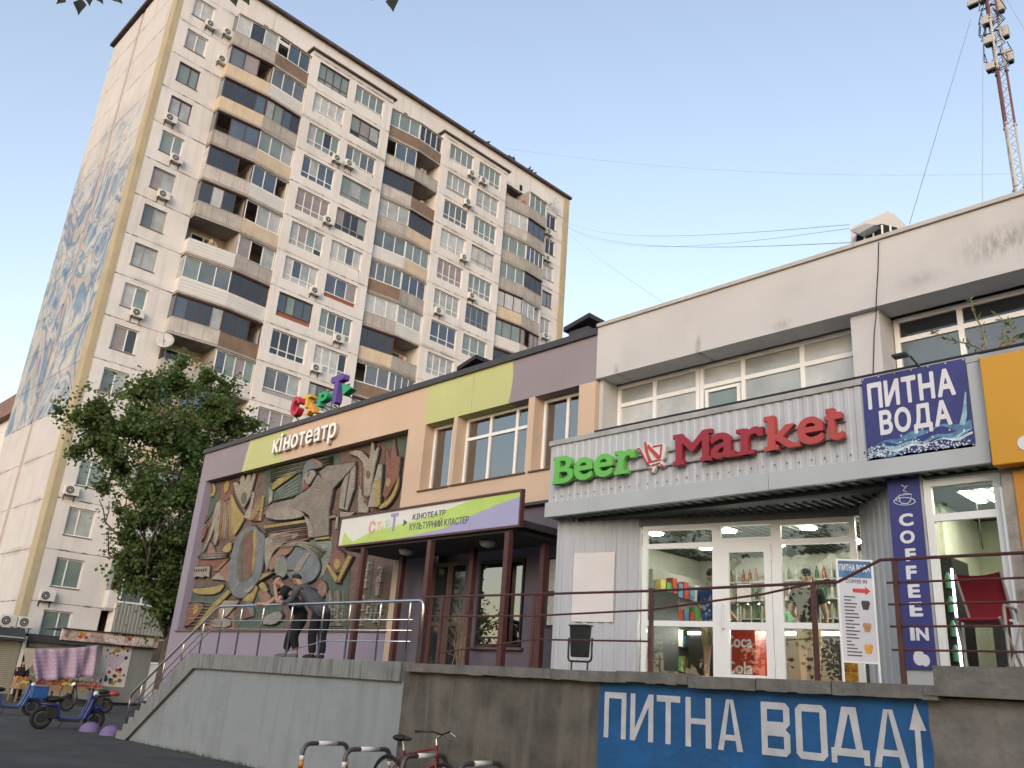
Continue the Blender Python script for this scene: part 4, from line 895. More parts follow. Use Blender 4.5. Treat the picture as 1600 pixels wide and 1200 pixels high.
# left side
relief('A', ell(558,630,34,72), 'ye', .06); relief('A', ell(558,630,18,40,8), 'ol', .075); relief('A', smoothp([(680,575),(720,545),(725,600),(690,680),(672,640)]), 'ye', .06)
relief('A', [(770,575),(800,565),(832,600),(842,505),(868,500),(880,565),(902,495),(928,498),(930,565),(960,482),(978,492),(925,700),(870,805),(845,780),(800,680)], 'cr', .09); relief('A', ell(872,715,26,60,12,.15), 'ol', .10)
relief('A', smoothp([(735,640),(800,800),(875,895),(830,980),(760,1085),(748,850)]), 'ye', .07); relief('A', [(860,890),(915,790),(945,650),(960,660),(920,920)], 'cr', .06); relief('A', [(1000,700),(1036,690),(1000,925),(962,930)], 're', .07); relief('A', [(1036,690),(1052,690),(1020,925),(1001,925)], 'ye', .065)
relief('A', smoothp([(600,760),(640,740),(660,800),(580,1000),(530,1130),(515,1120),(570,930)]), 'cr', .06); relief('A', smoothp([(600,930),(625,900),(640,960),(610,1150),(580,1150)]), 'lt', .08)
relief('A', smoothp([(470,910),(550,840),(560,860),(490,960)]), 'gr', .06); relief('A', smoothp([(450,1080),(500,970),(520,990),(470,1130)]), 're', .07)
relief('C', smoothp([(520,260),(540,160),(570,190),(600,300),(540,330)]), 'sa', .05); relief('C', [(460,250),(520,150),(530,165),(480,260)], 'pg', .05)
# the long oval figure
relief('C', smoothp([(965,0),(870,40),(790,150),(750,300),(722,480),(735,620),(800,690),(880,690),(950,600),(1015,520),(1045,400),(1065,200),(1062,90),(1010,70)],2), 'gb', .09)
relief('C', smoothp([(950,50),(880,90),(830,200),(803,380),(812,520),(850,550),(920,520),(962,460),(978,200),(985,60)],2), 'ol', .10); relief('C', [(905,90),(950,70),(960,440),(900,520),(890,300)], 're', .105); relief('C', [(850,180),(870,140),(865,500),(845,520)], 'br', .105)
relief('C', smoothp([(968,50),(996,50),(988,300),(962,465),(954,440),(968,250)]), 'ye', .12); relief('C', [(860,560),(960,545),(995,600),(950,720),(860,720)], 'ye', .07); relief('C', smoothp([(870,620),(930,600),(960,560),(970,590),(930,640),(880,640)]), 'lt', .11)
relief('C', [(395,400),(548,390),(540,495),(510,480),(485,500),(435,484),(405,500),(372,500)], 'cr', .09); relief('C', [(400,422),(525,414),(522,440),(392,448)], 'dk', .095)
for i in range(5): relief('C', [(418+i*22,418),(424+i*22,418),(420+i*22,446),(414+i*22,446)], 'cr', .10)
relief('C', smoothp([(372,600),(560,592),(705,550),(630,652),(480,658),(410,645)]), 'ye', .08)
relief('C', [(580,430),(740,312),(628,436)], 'sa', .08); relief('C', [(632,440),(738,330),(728,535),(702,532)], 'sa', .06); relief('C', [(560,512),(630,448),(715,548),(690,522)], 'cr', .07); relief('C', smoothp([(660,235),(752,148),(742,262),(690,262)]), 'ye', .08)
relief('C', smoothp([(350,730),(505,738),(460,830),(370,935),(288,962),(330,870)]), 're', .08); relief('C', ell(425,800,22,48,12,.3), 'ye', .11)
relief('C', [(385,990),(575,745),(720,612),(742,640),(620,765),(430,975)], 'ye', .07); relief('C', [(640,760),(680,712),(820,712),(790,760),(700,860),(620,880)], 'cr', .06); relief('C', smoothp([(560,895),(640,870),(745,890),(735,965),(560,962)]), 'lt', .07)
relief('C', [(870,800),(905,755),(955,860),(860,885)], 're', .06); relief('C', smoothp([(860,760),(900,705),(950,740),(960,860),(930,860),(900,770)]), 'gb', .06)
# centre
relief('C', smoothp([(1070,80),(1420,85),(1260,165),(1140,250),(1098,380),(1080,440),(1058,300)]), 'cr', .07); relief('C', smoothp([(1330,145),(1250,190),(1150,280),(1092,380),(1115,440),(1160,400),(1200,330),(1330,240)]), 'sa', .06)
relief('E', smoothp([(0,90),(90,80),(195,85),(150,130),(60,160),(0,210)]), 'lt', .065); relief('E', [(0,220),(110,150),(270,120),(265,140),(110,175),(0,260)], 'sa', .05)
relief('E', ell(222,395,160,160,24), 'gb', .08); relief('E', [(140,432),(255,258),(298,278),(190,452)], 'lt', .10); relief('E', [(85,428),(145,424),(140,436),(85,442)], 'dk', .10); relief('C', smoothp(ell(1225,400,62,105,14)), 'pg', .10)
relief('B', [(-20,972),(365,918),(370,945),(-20,1000)], 'ye', .08); relief('B', [(-20,1003),(383,950),(385,968),(-20,1028)], 'dk', .05); relief('E', [(330,130),(465,113),(466,135),(335,148)], 'ye', .07); relief('B', [(590,885),(645,875),(645,895),(590,905)], 'ye', .07)
relief('B', smoothp([(40,655),(70,560),(160,500),(312,462),(150,572)]), 'ye', .07)
relief('B', [(60,740),(80,645),(312,480),(340,580),(350,650),(270,685),(230,702)], 'gr', .05); relief('B', [(20,620),(55,650),(45,740),(20,770)], 'cr', .06)
for i in range(5): relief('B', [(95+i*10,640+i*18),(300-i*4,505+i*36),(302-i*4,513+i*36),(96+i*10,650+i*18)], 'pg', .058)
relief('B', [(360,660),(425,610),(490,500),(535,545),(572,680),(592,850),(586,1062),(420,1088),(440,1000),(410,880),(370,850),(200,795),(60,840),(-30,880),(60,770),(270,720),(300,690)], 'bg', .10)
relief('B', smoothp([(-20,878),(130,805),(220,795),(330,840),(385,888),(200,922),(60,917)]), 'lt', .12); relief('B', [(370,885),(420,922),(452,1000),(452,1085),(408,1085),(405,1000)], 'lt', .125)
relief('B', [(512,468),(580,418),(842,383),(836,410),(702,558),(632,630),(602,800),(592,840),(562,640)], 'bg', .11); relief('B', [(748,520),(842,410),(832,620),(762,832),(690,812),(712,600)], 'lt', .10); relief('B', [(788,475),(800,460),(745,815),(735,812)], 'dk', .105)
relief('B', [(690,840),(830,852),(780,882),(690,892)], 'cr', .06); relief('B', [(650,890),(665,880),(655,1000),(640,1000)], 'cr', .05)
relief('B', smoothp([(350,480),(380,385),(440,350),(500,370),(555,420),(480,445),(440,445),(400,460),(368,530),(356,640)]), 'gb', .12); relief('B', smoothp([(385,490),(450,448),(482,495),(440,560),(415,602),(375,550)]), 'cr', .14); relief('B', smoothp(ell(415,500,12,30,10,.5)), 'ol', .15)
relief('B', smoothp([(332,580),(375,562),(415,605),(370,642),(350,642)]), 're', .11); relief('B', smoothp([(430,348),(495,360),(550,410),(505,432),(455,372)]), 'sa', .14)
# right-hand hand, flame and leaf
relief('B', smoothp([(765,295),(880,262),(950,325),(980,372),(995,200),(1010,178),(1022,300),(1058,235),(1066,262),(1012,480),(985,690),(945,712),(918,640),(942,480),(900,340)]), 'cr', .11); relief('B', ell(970,500,20,42,10), 'br', .12)
relief('B', [(880,600),(920,760),(962,800),(955,852),(870,852),(868,700)], 'cr', .09); relief('B', [(962,800),(1000,620),(1060,402),(1090,402),(1076,700),(1056,800)], 'cr', .095); relief('B', [(1040,560),(1080,540),(1072,782),(1030,800)], 'ye', .11)
relief('B', [(1130,240),(1172,360),(1205,168),(1225,330),(1262,330),(1242,520),(1130,722),(1098,690),(1130,520)], 're', .09); relief('B', ell(1155,572,22,42,12,.15), 'ye', .115); relief('B', smoothp([(1252,488),(1238,640),(1152,790),(1058,824),(1070,790),(1160,720),(1220,600)]), 'ye', .085)
# bulb, chevron, blocks
relief('E', ell(552,345,72,108,16), 're', .08); relief('E', ell(555,375,28,52,12), 'ye', .11); relief('E', [(445,372),(470,380),(562,502),(655,292),(695,300),(570,548),(540,545)], 'ye', .10); relief('E', [(540,548),(562,505),(582,548)], 're', .11)
relief('E', ell(405,610,40,78,14,.1), 'sa', .08)
rb = random.Random(2)
for (xa, ya, yb, w) in ((805,320,690,52),(935,395,650,42)):
    y = ya; s = 0
    while y < yb:
        for c in range(2):
            if rb.random() < .85: x = xa-(y-ya)*.13+c*w*.48+rb.uniform(-5,5); h = rb.uniform(20,34); relief('E', [(x,y),(x+w*.42,y-2),(x+w*.40,y+h),(x-2,y+h)], 'cr', .08, 'mural_block')
        y += 31
for i in range(9):
    for j in range(7):
        if rb.random() < .7:
            x = 705+j*42-i*5; y = 705+i*28
            if 690 < x < 985: relief('E', [(x,y),(x+rb.uniform(18,36),y-1),(x+rb.uniform(16,34),y+20),(x-2,y+20)], rb.choice(('cr','lt','pg')), .06, 'mural_block')
for i in range(7):
    for j in range(3):
        x = 500+j*42-i*6; y = 720+i*34
        if rb.random() < .75: relief('E', [(x,y),(x+30,y-1),(x+28,y+24),(x-2,y+24)], rb.choice(('pg','lt','ol')), .045, 'mural_block')
relief('C', smoothp([(1000,640),(1060,600),(1132,682),(1110,730),(1040,742)]), 'sa', .07); relief('C', smoothp([(1030,932),(1060,870),(1200,800),(1245,870),(1160,942)]), 'lt', .07); relief('C', [(1060,462),(1152,455),(1020,532)], 'ye', .09); relief('C', smoothp([(1062,530),(1112,652),(1008,582)]), 'ye', .085)
relief('E', [(385,975),(400,860),(440,850),(430,975)], 'br', .05)

rb = random.Random(33)
def flow(o, pts, c, w=5):
    pts = [Vector(p+(0,)) for p in pts]; out = []; n = 14
    for i in range(n+1):
        t_ = i/n; a = (1-t_)**2*pts[0]+2*t_*(1-t_)*pts[1]+t_*t_*pts[2]; d = (2*(1-t_)*(pts[1]-pts[0])+2*t_*(pts[2]-pts[1])); nn = Vector((-d.y,d.x,0)); nn = nn.normalized() if nn.length else nn; out.append((a,nn))
    relief(o, [(a+nn*w/2*math.sin(math.pi*(i+.5)/(n+1)))[:2] for i, (a,nn) in enumerate(out)]+[(a-nn*w/2*math.sin(math.pi*(i+.5)/(n+1)))[:2] for i, (a,nn) in reversed(list(enumerate(out)))], c, .045, 'relief_line')
for i in range(9): flow('B', ((-20+i*6,1040+i*22),(230,1010+i*18),(400,985+i*16)), ('sa','cr','re')[i % 3], 9)
for i in range(8): flow('E', ((40+i*14,230-i*4),(220,90+i*12),(430-i*8,250+i*10)), ('pg','cr','ol')[i % 3], 8)
for i in range(7): flow('A', ((640+i*14,720+i*10),(660+i*18,900),(600+i*26,1100)), ('cr','sa','ye')[i % 3], 9)
for i in range(7): flow('C', ((420+i*6,300+i*4),(560,250+i*12),(720,270+i*6)), ('pg','re','cr')[i % 3], 7)
for i in range(8): flow('B', ((880+i*12,330+i*40),(900+i*18,600),(860+i*24,840)), ('sa','br','cr')[i % 3], 8)
for i in range(6): flow('B', ((30,450+i*22),(280,400+i*14),(620,320+i*16)), ('pg','ol')[i % 2], 8)
for i in range(7): flow('E', ((440+i*26,620),(470+i*24,780),(430+i*26,950)), ('pg','cr','ol')[i % 3], 7)
for i in range(8): flow('C', ((300,740+i*30),(480,700+i*32),(640,760+i*24)), ('pg','sa','ye')[i % 3], 7)
for i in range(6): flow('C', ((1080+i*16,110+i*10),(1180,130+i*16),(1320,100+i*8)), ('bg','lt')[i % 2], 6)
for i in range(6): flow('A', ((1040-i*8,700),(1020-i*12,820),(950-i*4,930)), ('cr','ye','sa')[i % 3], 7)
# ================================================================== SHOP CANOPY AND SIGNS
M_clad = mat('white_profiled_sheet', (.42,.43,.45), .45, var=.05, vs=.8, streak=.18, sscale=1.4, dcol=(.22,.22,.22)); M_trim = mat('grey_white_trim', (.40,.42,.43), .45, var=.06, vs=1, dirt=.25, dcol=(.28,.29,.29))
M_cap2 = mat('weathered_cap', (.33,.33,.32), .6, var=.2, vs=2, dirt=.4, dcol=(.15,.14,.13))
sc_ = thing('shop_canopy', 'white corrugated metal canopy box over the shop front', 'canopy', (-6.8,11.5,4.67)); BY = 11.0
def profile(F, u0, u1, v0, v1, period=.15, d=.012, flip=False):
    """trapezoidal profiled sheet"""
    pts = []; u = u0
    while u < u1-.001:
        for a, h in ((0,0),(.36,0),(.46,1),(.86,1),(.96,0)):
            x = min(u+a*period, u1); pts.append((x, h*d))
        u += period
    pts.append((u1,0)); mb = MB(); n = len(pts)
    mb.add([F(x,v0,h) for x,h in pts]+[F(x,v1,h) for x,h in pts], [(i,i+1,n+i+1,n+i) for i in range(n-1)]); return mb
FBe = F3((0,BY,0),(1,0,0),(0,-1,0))
for a, b in ((-10.36,-8.35),(-8.35,-6.3),(-6.3,-4.6),(-4.6,-3.27)): profile(FBe,a+.003,b,4.94,5.985).build('cladding_sheet', M_clad, sc_)
MB().box(-10.35,-3.2,BY+.002,BY+.1,4.70,5.98).build('frame', M_trim, sc_)
for a, b in ((-10.44,-9.42),(-9.42,-6.05),(-6.05,-3.11)): MB().box(a+.003,b-.003,BY-.045,BY+.03,4.67+random.uniform(0,.004),4.938).build('bottom_trim', M_trim, sc_, bevel=.006)
MB().box(-3.265,-3.10,BY-.03,BY+.02,4.94,5.985).build('corner_trim', M_trim, sc_); MB().box(-10.43,-10.37,BY,12.98,4.68,4.93).build('side_trim', M_trim, sc_); MB().box(-10.40,-10.35,BY+.003,12.98,4.94,5.98).build('side_cladding', M_clad, sc_)
for a, b in ((-10.42,-7.9),(-7.9,-5.2),(-5.2,-3.1)): MB().box(a,b-.004,BY-.04,BY+.25,5.988,6.075).build('top_cap', M_cap2, sc_)
MB().box(-10.4,-3.12,BY+.25,D,5.95,6.03).build('roof_deck', M_cap2, sc_)
mb = MB(); x = -10.3
M_soff2 = mat('corrugated_soffit', (.11,.12,.115), .6, var=.15)
FSo = F3((0,0,4.70),(1,0,0),(0,0,-1),(0,1,0)); profile(FSo,-10.34,-3.15,BY+.03,13.0,.19,.025).build('soffit', M_soff2, sc_)
mb = MB(); rb = random.Random(4)
for i in range(38):
    x = -10.25+i*.187; mb.ball((x,BY-.026,5.03+rb.uniform(-.01,.01)), .011, 6, 4)
mb.build('rivets', M_cap, sc_, kind='stuff')
MB().tube([(-9.43,BY+.08,6.125),(2.6,BY+.08,6.125)], .035, 8).build('pipe_rail', M_black, sc_)
for x in (-8.9,-7.5,-6.0,-4.6): MB().box(x-.02,x+.02,BY+.05,BY+.11,6.02,6.1).build('pipe_support', M_black, sc_)
MB().tube([P(1422,556,Y=10.9),P(1436,572,Y=10.95),(-3.84,BY+.05,6.1)], .018, 6).build('lamp_arm', M_black, sc_); a = P(1410,558,Y=10.7); MB().box(a.x-.10,a.x+.08,10.6,10.72,a.z-.01,a.z+.025).build('flood_lamp', M_black, sc_)
# letters
bs = thing('beer_market_sign', 'raised green and red slab letters with a trolley emblem on the canopy', 'sign', (-7.5,10.9,5.2))
M_gl = mat('letter_green', (.12,.42,.07), .35, var=.04); M_rl = mat('letter_red', (.28,.018,.03), .35, var=.06); M_rl2 = mat('letter_faded_red', (.40,.055,.05), .4, var=.08); M_cw = mat('emblem_white', (.62,.60,.58), .5, var=.04)
FL = F3((0,10.93,0),(1,0,0),(0,-1,0)); ZL = 5.215; XH = .405; CH = .50
def slabletter(ch, a, b, h, m, serifs=()):
    mb = MB(); glyph_mb(mb, ch, FL, a, b, ZL, ZL+h, .085, .02); w = b-a
    for (u0,u1,v0,v1) in serifs: mb.fbox(FL,a+w*u0,a+w*u1,ZL+h*v0,ZL+h*v1,.004,.0815)
    mb.build('letter', m, bs)
S_ = .15
slabletter('B',-10.15,-9.70,CH,M_gl,((-.08,.3,0,.13),(-.08,.3,.87,1))); slabletter('e',-9.69,-9.27,XH,M_gl); slabletter('e',-9.24,-8.83,XH,M_gl); slabletter('r',-8.72,-8.37,XH,M_gl,((-.22,.62,0,.15),(-.22,.2,.85,1),(.72,1.0,.62,.95)))
slabletter('M',-7.57,-6.96,CH,M_rl,((-.08,.26,0,.14),(.74,1.08,0,.14),(-.08,.2,.86,1),(.8,1.08,.86,1))); slabletter('a',-6.93,-6.52,XH,M_rl,((.85,1.08,0,.15),)); slabletter('r',-6.42,-6.05,XH,M_rl,((-.2,.6,0,.15),(-.2,.2,.85,1),(.75,1.0,.62,.95)))
slabletter('k',-5.98,-5.52,CH*1.04,M_rl2,((-.12,.36,0,.13),(.68,1.08,0,.13),(-.12,.2,.87,1))); slabletter('e',-5.52,-5.13,XH,M_rl2); slabletter('t',-5.12,-4.85,CH*.95,M_rl2,((.1,.5,.86,.99),))
for z in (5.27,5.50): MB().fbox(FL,-10.1,-4.86,z,z+.03,-.045,-.012).build('mounting_bar', M_greyf, bs)
L6 = lambda x, y: (840+x/6, 660+y/6)
def emb(pts, n, m, t=.02): return MB().prism([P(*L6(x,y),Y=10.9-n) for x,y in pts], (0,t,0)).build('emblem_piece', m, bs)
emb([(925,235),(950,230),(985,280),(1000,200),(1040,185),(1075,215),(1170,195),(1205,220),(1185,330),(1160,360),(1195,400),(1165,425),(1120,395),(1085,470),(1040,450),(1060,400),(1010,375),(975,280),(930,262)], 0, M_cw, .07)
emb([(928,240),(955,240),(990,300),(1025,370),(1150,340),(1160,352),(1015,388),(978,300),(948,256),(928,256)], .012, M_rl2); emb([(995,190),(1012,182),(1040,300),(1070,365),(1040,370),(1005,270)], .014, M_rl2); emb([(1030,200),(1150,320),(1120,345),(1030,240)], .016, M_rl2); emb([(1075,220),(1165,203),(1152,330),(1142,330),(1150,215),(1080,232)], .018, M_rl2)
for (x,y) in ((1055,438),(1160,405)): emb(ell(x,y,16,16,10), .018, M_rl2)
emb([(1060,400),(1140,372),(1145,380),(1068,410)], .02, M_rl2)
# ПИТНА ВОДА banner
pb = thing('drinking_water_banner', 'dark blue banner with white lettering and splashing water on the canopy', 'banner', (-3.95,10.97,4.9)); FP = F3((0,10.955,0),(1,0,0),(0,-1,0))
M_navy = mat('banner_navy', (.035,.038,.16), .5, var=.12, vs=1.5); M_bwt = mat('banner_lettering', (.62,.62,.64), .5, var=.03)
pn = MB().fbox(FP,-4.60,-3.27,4.90,6.06,-.012,0).build('panel', M_navy, pb)
def bold_row(txt, u0, u1, v0, h):
    ws = []; x = 0
    for ch in txt: g = glyph(ch,.03)[2]; ws.append((x,x+g[1]-g[0])); x += g[1]-g[0]+.1
    s = (u1-u0)/(x-.1)
    for ch, w in zip(txt, ws): glyph_mb(MB(), ch, FP, u0+w[0]*s, u0+w[1]*s, v0-(.05 if ch == 'Д' else 0), v0+h, .004, .035, n0=.001).build('letter', M_bwt, pb)
bold_row('ПИТНА', -4.53, -3.42, 5.60, .37); bold_row('ВОДА', -4.40, -3.50, 5.22, .34)
WM = [mat('water_light', (.26,.42,.50), .5, var=.4, vs=9), mat('water_mid', (.08,.20,.33), .5, var=.5, vs=9), mat('water_white', (.5,.58,.62), .5, var=.3, vs=14)]
rw_ = random.Random(8)
def wave(z0, amp, th, m, n, ph):
    us = np.linspace(-4.59,-3.28,24); top = [z0+amp*math.sin((u+ph)*3.1)+.02*math.sin(u*17+ph)+.10*(u+4.6) for u in us]
    MB().prism([FP(u,z,n) for u,z in zip(us,top)]+[FP(u,max(z-th*(.6+.4*math.sin(u*9+ph)),4.905),n) for u,z in reversed(list(zip(us,top)))], FP.n*-.003).build('water_print', m, pb)
wave(5.10,.035,.10,WM[1],.0035,.3); wave(5.02,.03,.05,WM[0],.005,1.1); wave(4.98,.04,.06,WM[1],.0062,2.0); wave(4.96,.02,.035,WM[2],.0074,.8)
mb = MB()
for i in range(260):
    u = rw_.uniform(-4.57,-3.32); v = 4.93+abs(rw_.gauss(0,.09)); r_ = rw_.uniform(.004,.016); v = min(v,5.22)
    mb.prism([FP(u+r_*math.cos(a)*rw_.uniform(.6,1.4),v+r_*math.sin(a),.0086+i*.000004) for a in (0,1.3,2.5,3.8,5.0)], FP.n*-.001)
mb.build('spray_print', WM[2], pb, kind='stuff')
MB().prism([FP(u,v,.0095) for u,v in ((-3.42,5.2),(-3.37,5.35),(-3.31,5.62),(-3.30,5.60),(-3.32,5.3),(-3.36,5.18))], FP.n*-.001).build('splash_print', WM[0], pb)
mb = MB()
for u in np.linspace(-4.58,-3.29,7):
    for v in (4.92,6.04): mb.ball(FP(u,v,.004), .010, 6, 4)
mb.build('eyelets', M_cw, pb, kind='stuff')
# yellow sign
ys = thing('yellow_signboard', 'plain yellow signboard with a white disc beside the white canopy', 'signboard', (-1,10.9,4.6))
MB().box(-3.07,2.6,10.82,11.2,4.60,5.965).build('board', mat('signal_yellow', (.52,.26,.015), .4, var=.03, vs=.5), ys, bevel=.01); MB().box(-3.09,2.6,10.84,12.9,5.97,6.02).build('top_trim', M_cap2, ys)
dcp = P(1600,692,Y=10.81); MB().prism([(dcp.x+.02+.09*math.cos(a),10.815,dcp.z+.09*math.sin(a)) for a in np.linspace(0,2*math.pi,21)[:-1]], (0,-.004,0)).build('disc', M_bwt, ys)
# ================================================================== SHOP FRONT (slightly skewed to the street)
FS = F3((-10.3,11.25,0),(1,.2,0),(.2,-1,0))
def onF(F, x, y):
    d = ray(x,y); o = Vector((0,0,EYE)); t = (F.o-o).dot(F.n)/d.dot(F.n); q = o+d*t-F.o; return q.dot(F.u), q.z
U = lambda x, y=900: onF(FS,x,y)[0]; V = lambda x, y: onF(FS,x,y)[1]
sf = thing('beer_shop', 'glazed beer shop front with white frames under the corrugated canopy', 'shop', (-8,11.7,TZ))
uA, uB, uC, uD_, uE = U(1003), U(1121), U(1213), U(1341), U(1345)
zT, zM, zTop = V(1100,851), V(1100,975), V(1100,818)
profile(FS,0,uA-.06,TZ-.01,4.70,.21,.02).build('profiled_wall', M_clad, sf); MB().fbox(FS,0,uA-.06,TZ-.01,4.70,-.1,-.004).build('wall_core', M_trim, sf)
MB().box(-10.36,-10.30,11.24,13.1,TZ-.01,4.69).build('side_wall', M_trim, sf)
MB().fbox(FS,uA-.06,uE+.03,zTop,4.70,-.12,.01).build('lintel', mat('grey_lintel', (.17,.175,.17), .6, var=.1), sf)
wbp = [V(928,864),V(928,972)]; board = MB().fbox(FS,U(897),U(961),wbp[1],wbp[0],.022,.035).build('white_board', mat('blank_board', (.62,.58,.55), .6, var=.05), sf)
G_shop = glass('shop_glass', (.90,.95,.92), .5, .03)
for a, b in ((uA,uB),(uC,uD_)): window(FS, a, b, TZ, zTop, M_white, sf, (), (zM,zT), [G_shop], n=0, fw=.085, name='shop_window')
window(FS, uB, uC, zT+.03, zTop, M_white, sf, (), (), [G_shop], n=.002, fw=.06, name='fanlight')
dr = window(FS, uB+.07, uC-.07, TZ+.02, zT-.02, M_white, sf, (), (zM-.02,), [G_shop], n=.012, fw=.11, name='glass_door')
mb = MB(); mb.fbox(FS,uB,uB+.065,TZ,zT+.03,-.07,.0); mb.fbox(FS,uC-.065,uC,TZ,zT+.03,-.07,.0); mb.fbox(FS,uB+.065,uC-.065,zT-.018,zT+.03,-.07,-.001); mb.build('door_frame', M_white, sf)
MB().tube([FS(uB+.10,2.85,.03),FS(uB+.10,2.85,.08),FS(uB+.10,3.2,.08),FS(uB+.10,3.2,.03)], .013, 8).build('door_handle', M_white, dr); MB().fbox(FS,uB+.3,uB+.52,3.25,3.52,-.028,-.024).build('notice_paper', mat('paper', (.6,.58,.52), .8, var=.1, vs=9), dr)
MB().prism([FS(U(1236)+.07*math.cos(a),V(1236,863)+.07*math.sin(a),-.03) for a in np.linspace(0,2*math.pi,17)[:-1]], FS.n*.002).build('window_sticker', mat('sticker_grey', (.10,.14,.12), .6), sf)
for z in (2.3,3.85):
    MB().fbox(FS,uC-.09,uC-.05,z,z+.14,.012,.03).build('hinge', M_white, dr)
# interior
M_in = mat('shop_brick_white', (.52,.51,.45), .7, var=.12, vs=3); M_ceil = mat('shop_ceiling', (.055,.065,.06), .8, var=.1); M_tile = mat('shop_floor', (.14,.13,.12), .4, var=.2)
xL, xR, yB = -10.25, -4.4, 15.6
MB().box(xL,xR,yB,yB+.1,TZ,4.75).build('back_wall', M_in, sf); MB().box(xL-.05,xL,11.5,yB,TZ,4.75).build('left_wall', M_in, sf); MB().box(xR,xR+.05,12.75,yB,TZ,4.75).build('right_wall', M_in, sf); MB().box(xL,xR,11.3,yB,4.62,4.68).build('ceiling', M_ceil, sf)
mb = MB()
for i in range(40): mb.box(xL+i*.146,xL+i*.146+.02,11.6,yB,4.585,4.62)
mb.build('ceiling_grid', mat('grid_slats', (.10,.11,.10), .6), sf, kind='stuff')
M_lamp = mat('lamp_glow', (.9,.95,.85), .5, var=0, emit=(1,.95,.82), estr=55)
MB().box(-9.95,-9.85,13.4,15.2,2.2,4.1).build('wall_shelf', M_greyf, sf)
for j in range(4):
    for i in range(9):
        c = random.choice(((.35,.06,.04),(.4,.33,.1),(.1,.18,.3),(.45,.42,.38),(.1,.22,.08))); MB().box(-9.84,-9.7,13.45+i*.19,13.6+i*.19,2.3+j*.45,2.3+j*.45+random.uniform(.2,.34)).build('shelf_pack', mat('pack%.2f%.2f' % c[:2], c, .5, var=.3, vs=9), sf)
lamps = [(-9.2,12.6),(-7.9,12.9),(-6.6,13.2),(-5.4,13.4),(-9.2,14.2),(-7.8,14.4),(-6.4,14.6),(-5.2,14.7)]
for x, y in lamps: MB().lathe((x,y,4.583),[(.13,0),(.13,-.02),(.11,-.026)],18).build('ceiling_lamp', M_lamp, sf)
bar = MB().box(-9.6,-5.0,14.2,14.7,TZ,3.12).build('bar_counter', mat('bar_dark', (.03,.03,.032), .4, var=.2), sf); MB().box(-9.65,-4.95,14.12,14.75,3.121,3.16).build('counter_top', mat('bar_top', (.3,.3,.3), .3), bar)
MB().box(-9.6,-5.0,14.185,14.198,2.98,3.02).build('counter_light', M_lamp, bar)
for i in range(11):
    x = -8.6+i*.22; MB().tube([(x,14.4,3.16),(x,14.4,3.5),(x,14.3,3.52)], .022, 6).build('beer_tap', M_steel, bar)
for z in (3.35,3.7,4.05):
    sh = MB().box(-9.9,-5.0,15.25,15.58,z,z+.03).build('back_shelf', M_greyf, sf)
    for i in range(34):
        if random.random() < .85: x = -9.8+i*.14; c = random.choice(((.25,.12,.03),(.05,.12,.05),(.35,.3,.2),(.3,.04,.03),(.4,.4,.38))); MB().lathe((x,15.38,z+.03),[(.035,0),(.035,.16),(.014,.21),(.014,.26)],8).build('bottle', mat('bottle_%.2f%.2f' % c[:2], c, .2, var=.1), sh)
rf = MB().box(-8.05,-7.45,12.9,13.5,TZ,2.95).build('red_cooler', mat('cooler_red', (.40,.03,.02), .35, var=.05), sf)
FRc = F3((0,12.895,0),(1,0,0),(0,-1,0)); word('Coca', FRc, -8.0, -7.5, 2.66, .2, .004, M_bwt, rf, .02, .04, joined=True, name='lettering', n0=.001); word('Cola', FRc, -8.0, -7.5, 2.25, .2, .004, M_bwt, rf, .02, .04, joined=True, name='lettering', n0=.001)
cr_ = MB().box(-9.9,-9.2,12.5,13.3,TZ,3.6).build('snack_rack', M_black, sf)
for j in range(5):
    for i in range(4): MB().box(-9.87+i*.17,-9.74+i*.17,12.47,12.495,TZ+.15+j*.28,TZ+.37+j*.28).build('snack_bag', mat('snack_%d' % ((i+j*3) % 5), ((.4,.3,.1),(.35,.06,.05),(.1,.2,.3),(.45,.42,.38),(.12,.25,.08))[(i+j*3) % 5], .4, var=.3, vs=8), cr_)
MB().box(-5.6,-4.6,13.3,13.9,TZ,3.0).build('display_case', mat('case_dark', (.04,.045,.05), .3), sf); MB().box(-5.6,-4.6,13.29,13.299,2.88,2.94).build('case_light', M_lamp, sf)
# diagonal cheek wall towards the coffee pillar
pA = FS(uE+.03,0,0); pB = Vector((-4.46,11.35,0)); FD = F3(pA,(pB-pA),Vector(((pB-pA).y,-(pB-pA).x,0)))
profile(FD,0,(pB-pA).length,TZ-.01,4.7,.2,.02).build('cheek_wall', M_clad, sf)
# ================================================================== COFFEE KIOSK
ck = thing('coffee_point', 'narrow coffee point with white framed doorway and lit ceiling panel', 'coffee shop', (-3.6,11.3,TZ)); FK = F3((0,11.2,0),(1,0,0),(0,-1,0))
MB().box(-4.46,-4.03,11.2,11.5,TZ-.01,4.69).build('pillar', M_trim, ck)
w = window(FK, -4.02, -3.12, TZ, 4.62, M_white, ck, (), (4.13,), [G_shop,G_shop], n=-.02, fw=.09, name='doorway', skip=((0,0),))
MB().box(-3.06,2.6,11.05,11.6,TZ-.01,4.72).build('weathered_column', mat('peeled_plaster', (.30,.27,.23), .9, var=.35, vs=4, bump=.5, bs=20, streak=.6, dcol=(.10,.10,.11)), ck)
mp_ = P(1594,800,Y=11.03); MB().box(mp_.x-.02,2.6,11.02,11.045,TZ,4.55).build('orange_strip', mat('orange_panel', (.48,.20,.02), .5, var=.1), ck)
MB().fbox(FK,-3.10,-3.03,TZ,4.4,-.02,.12).build('open_door_edge', M_white, ck)
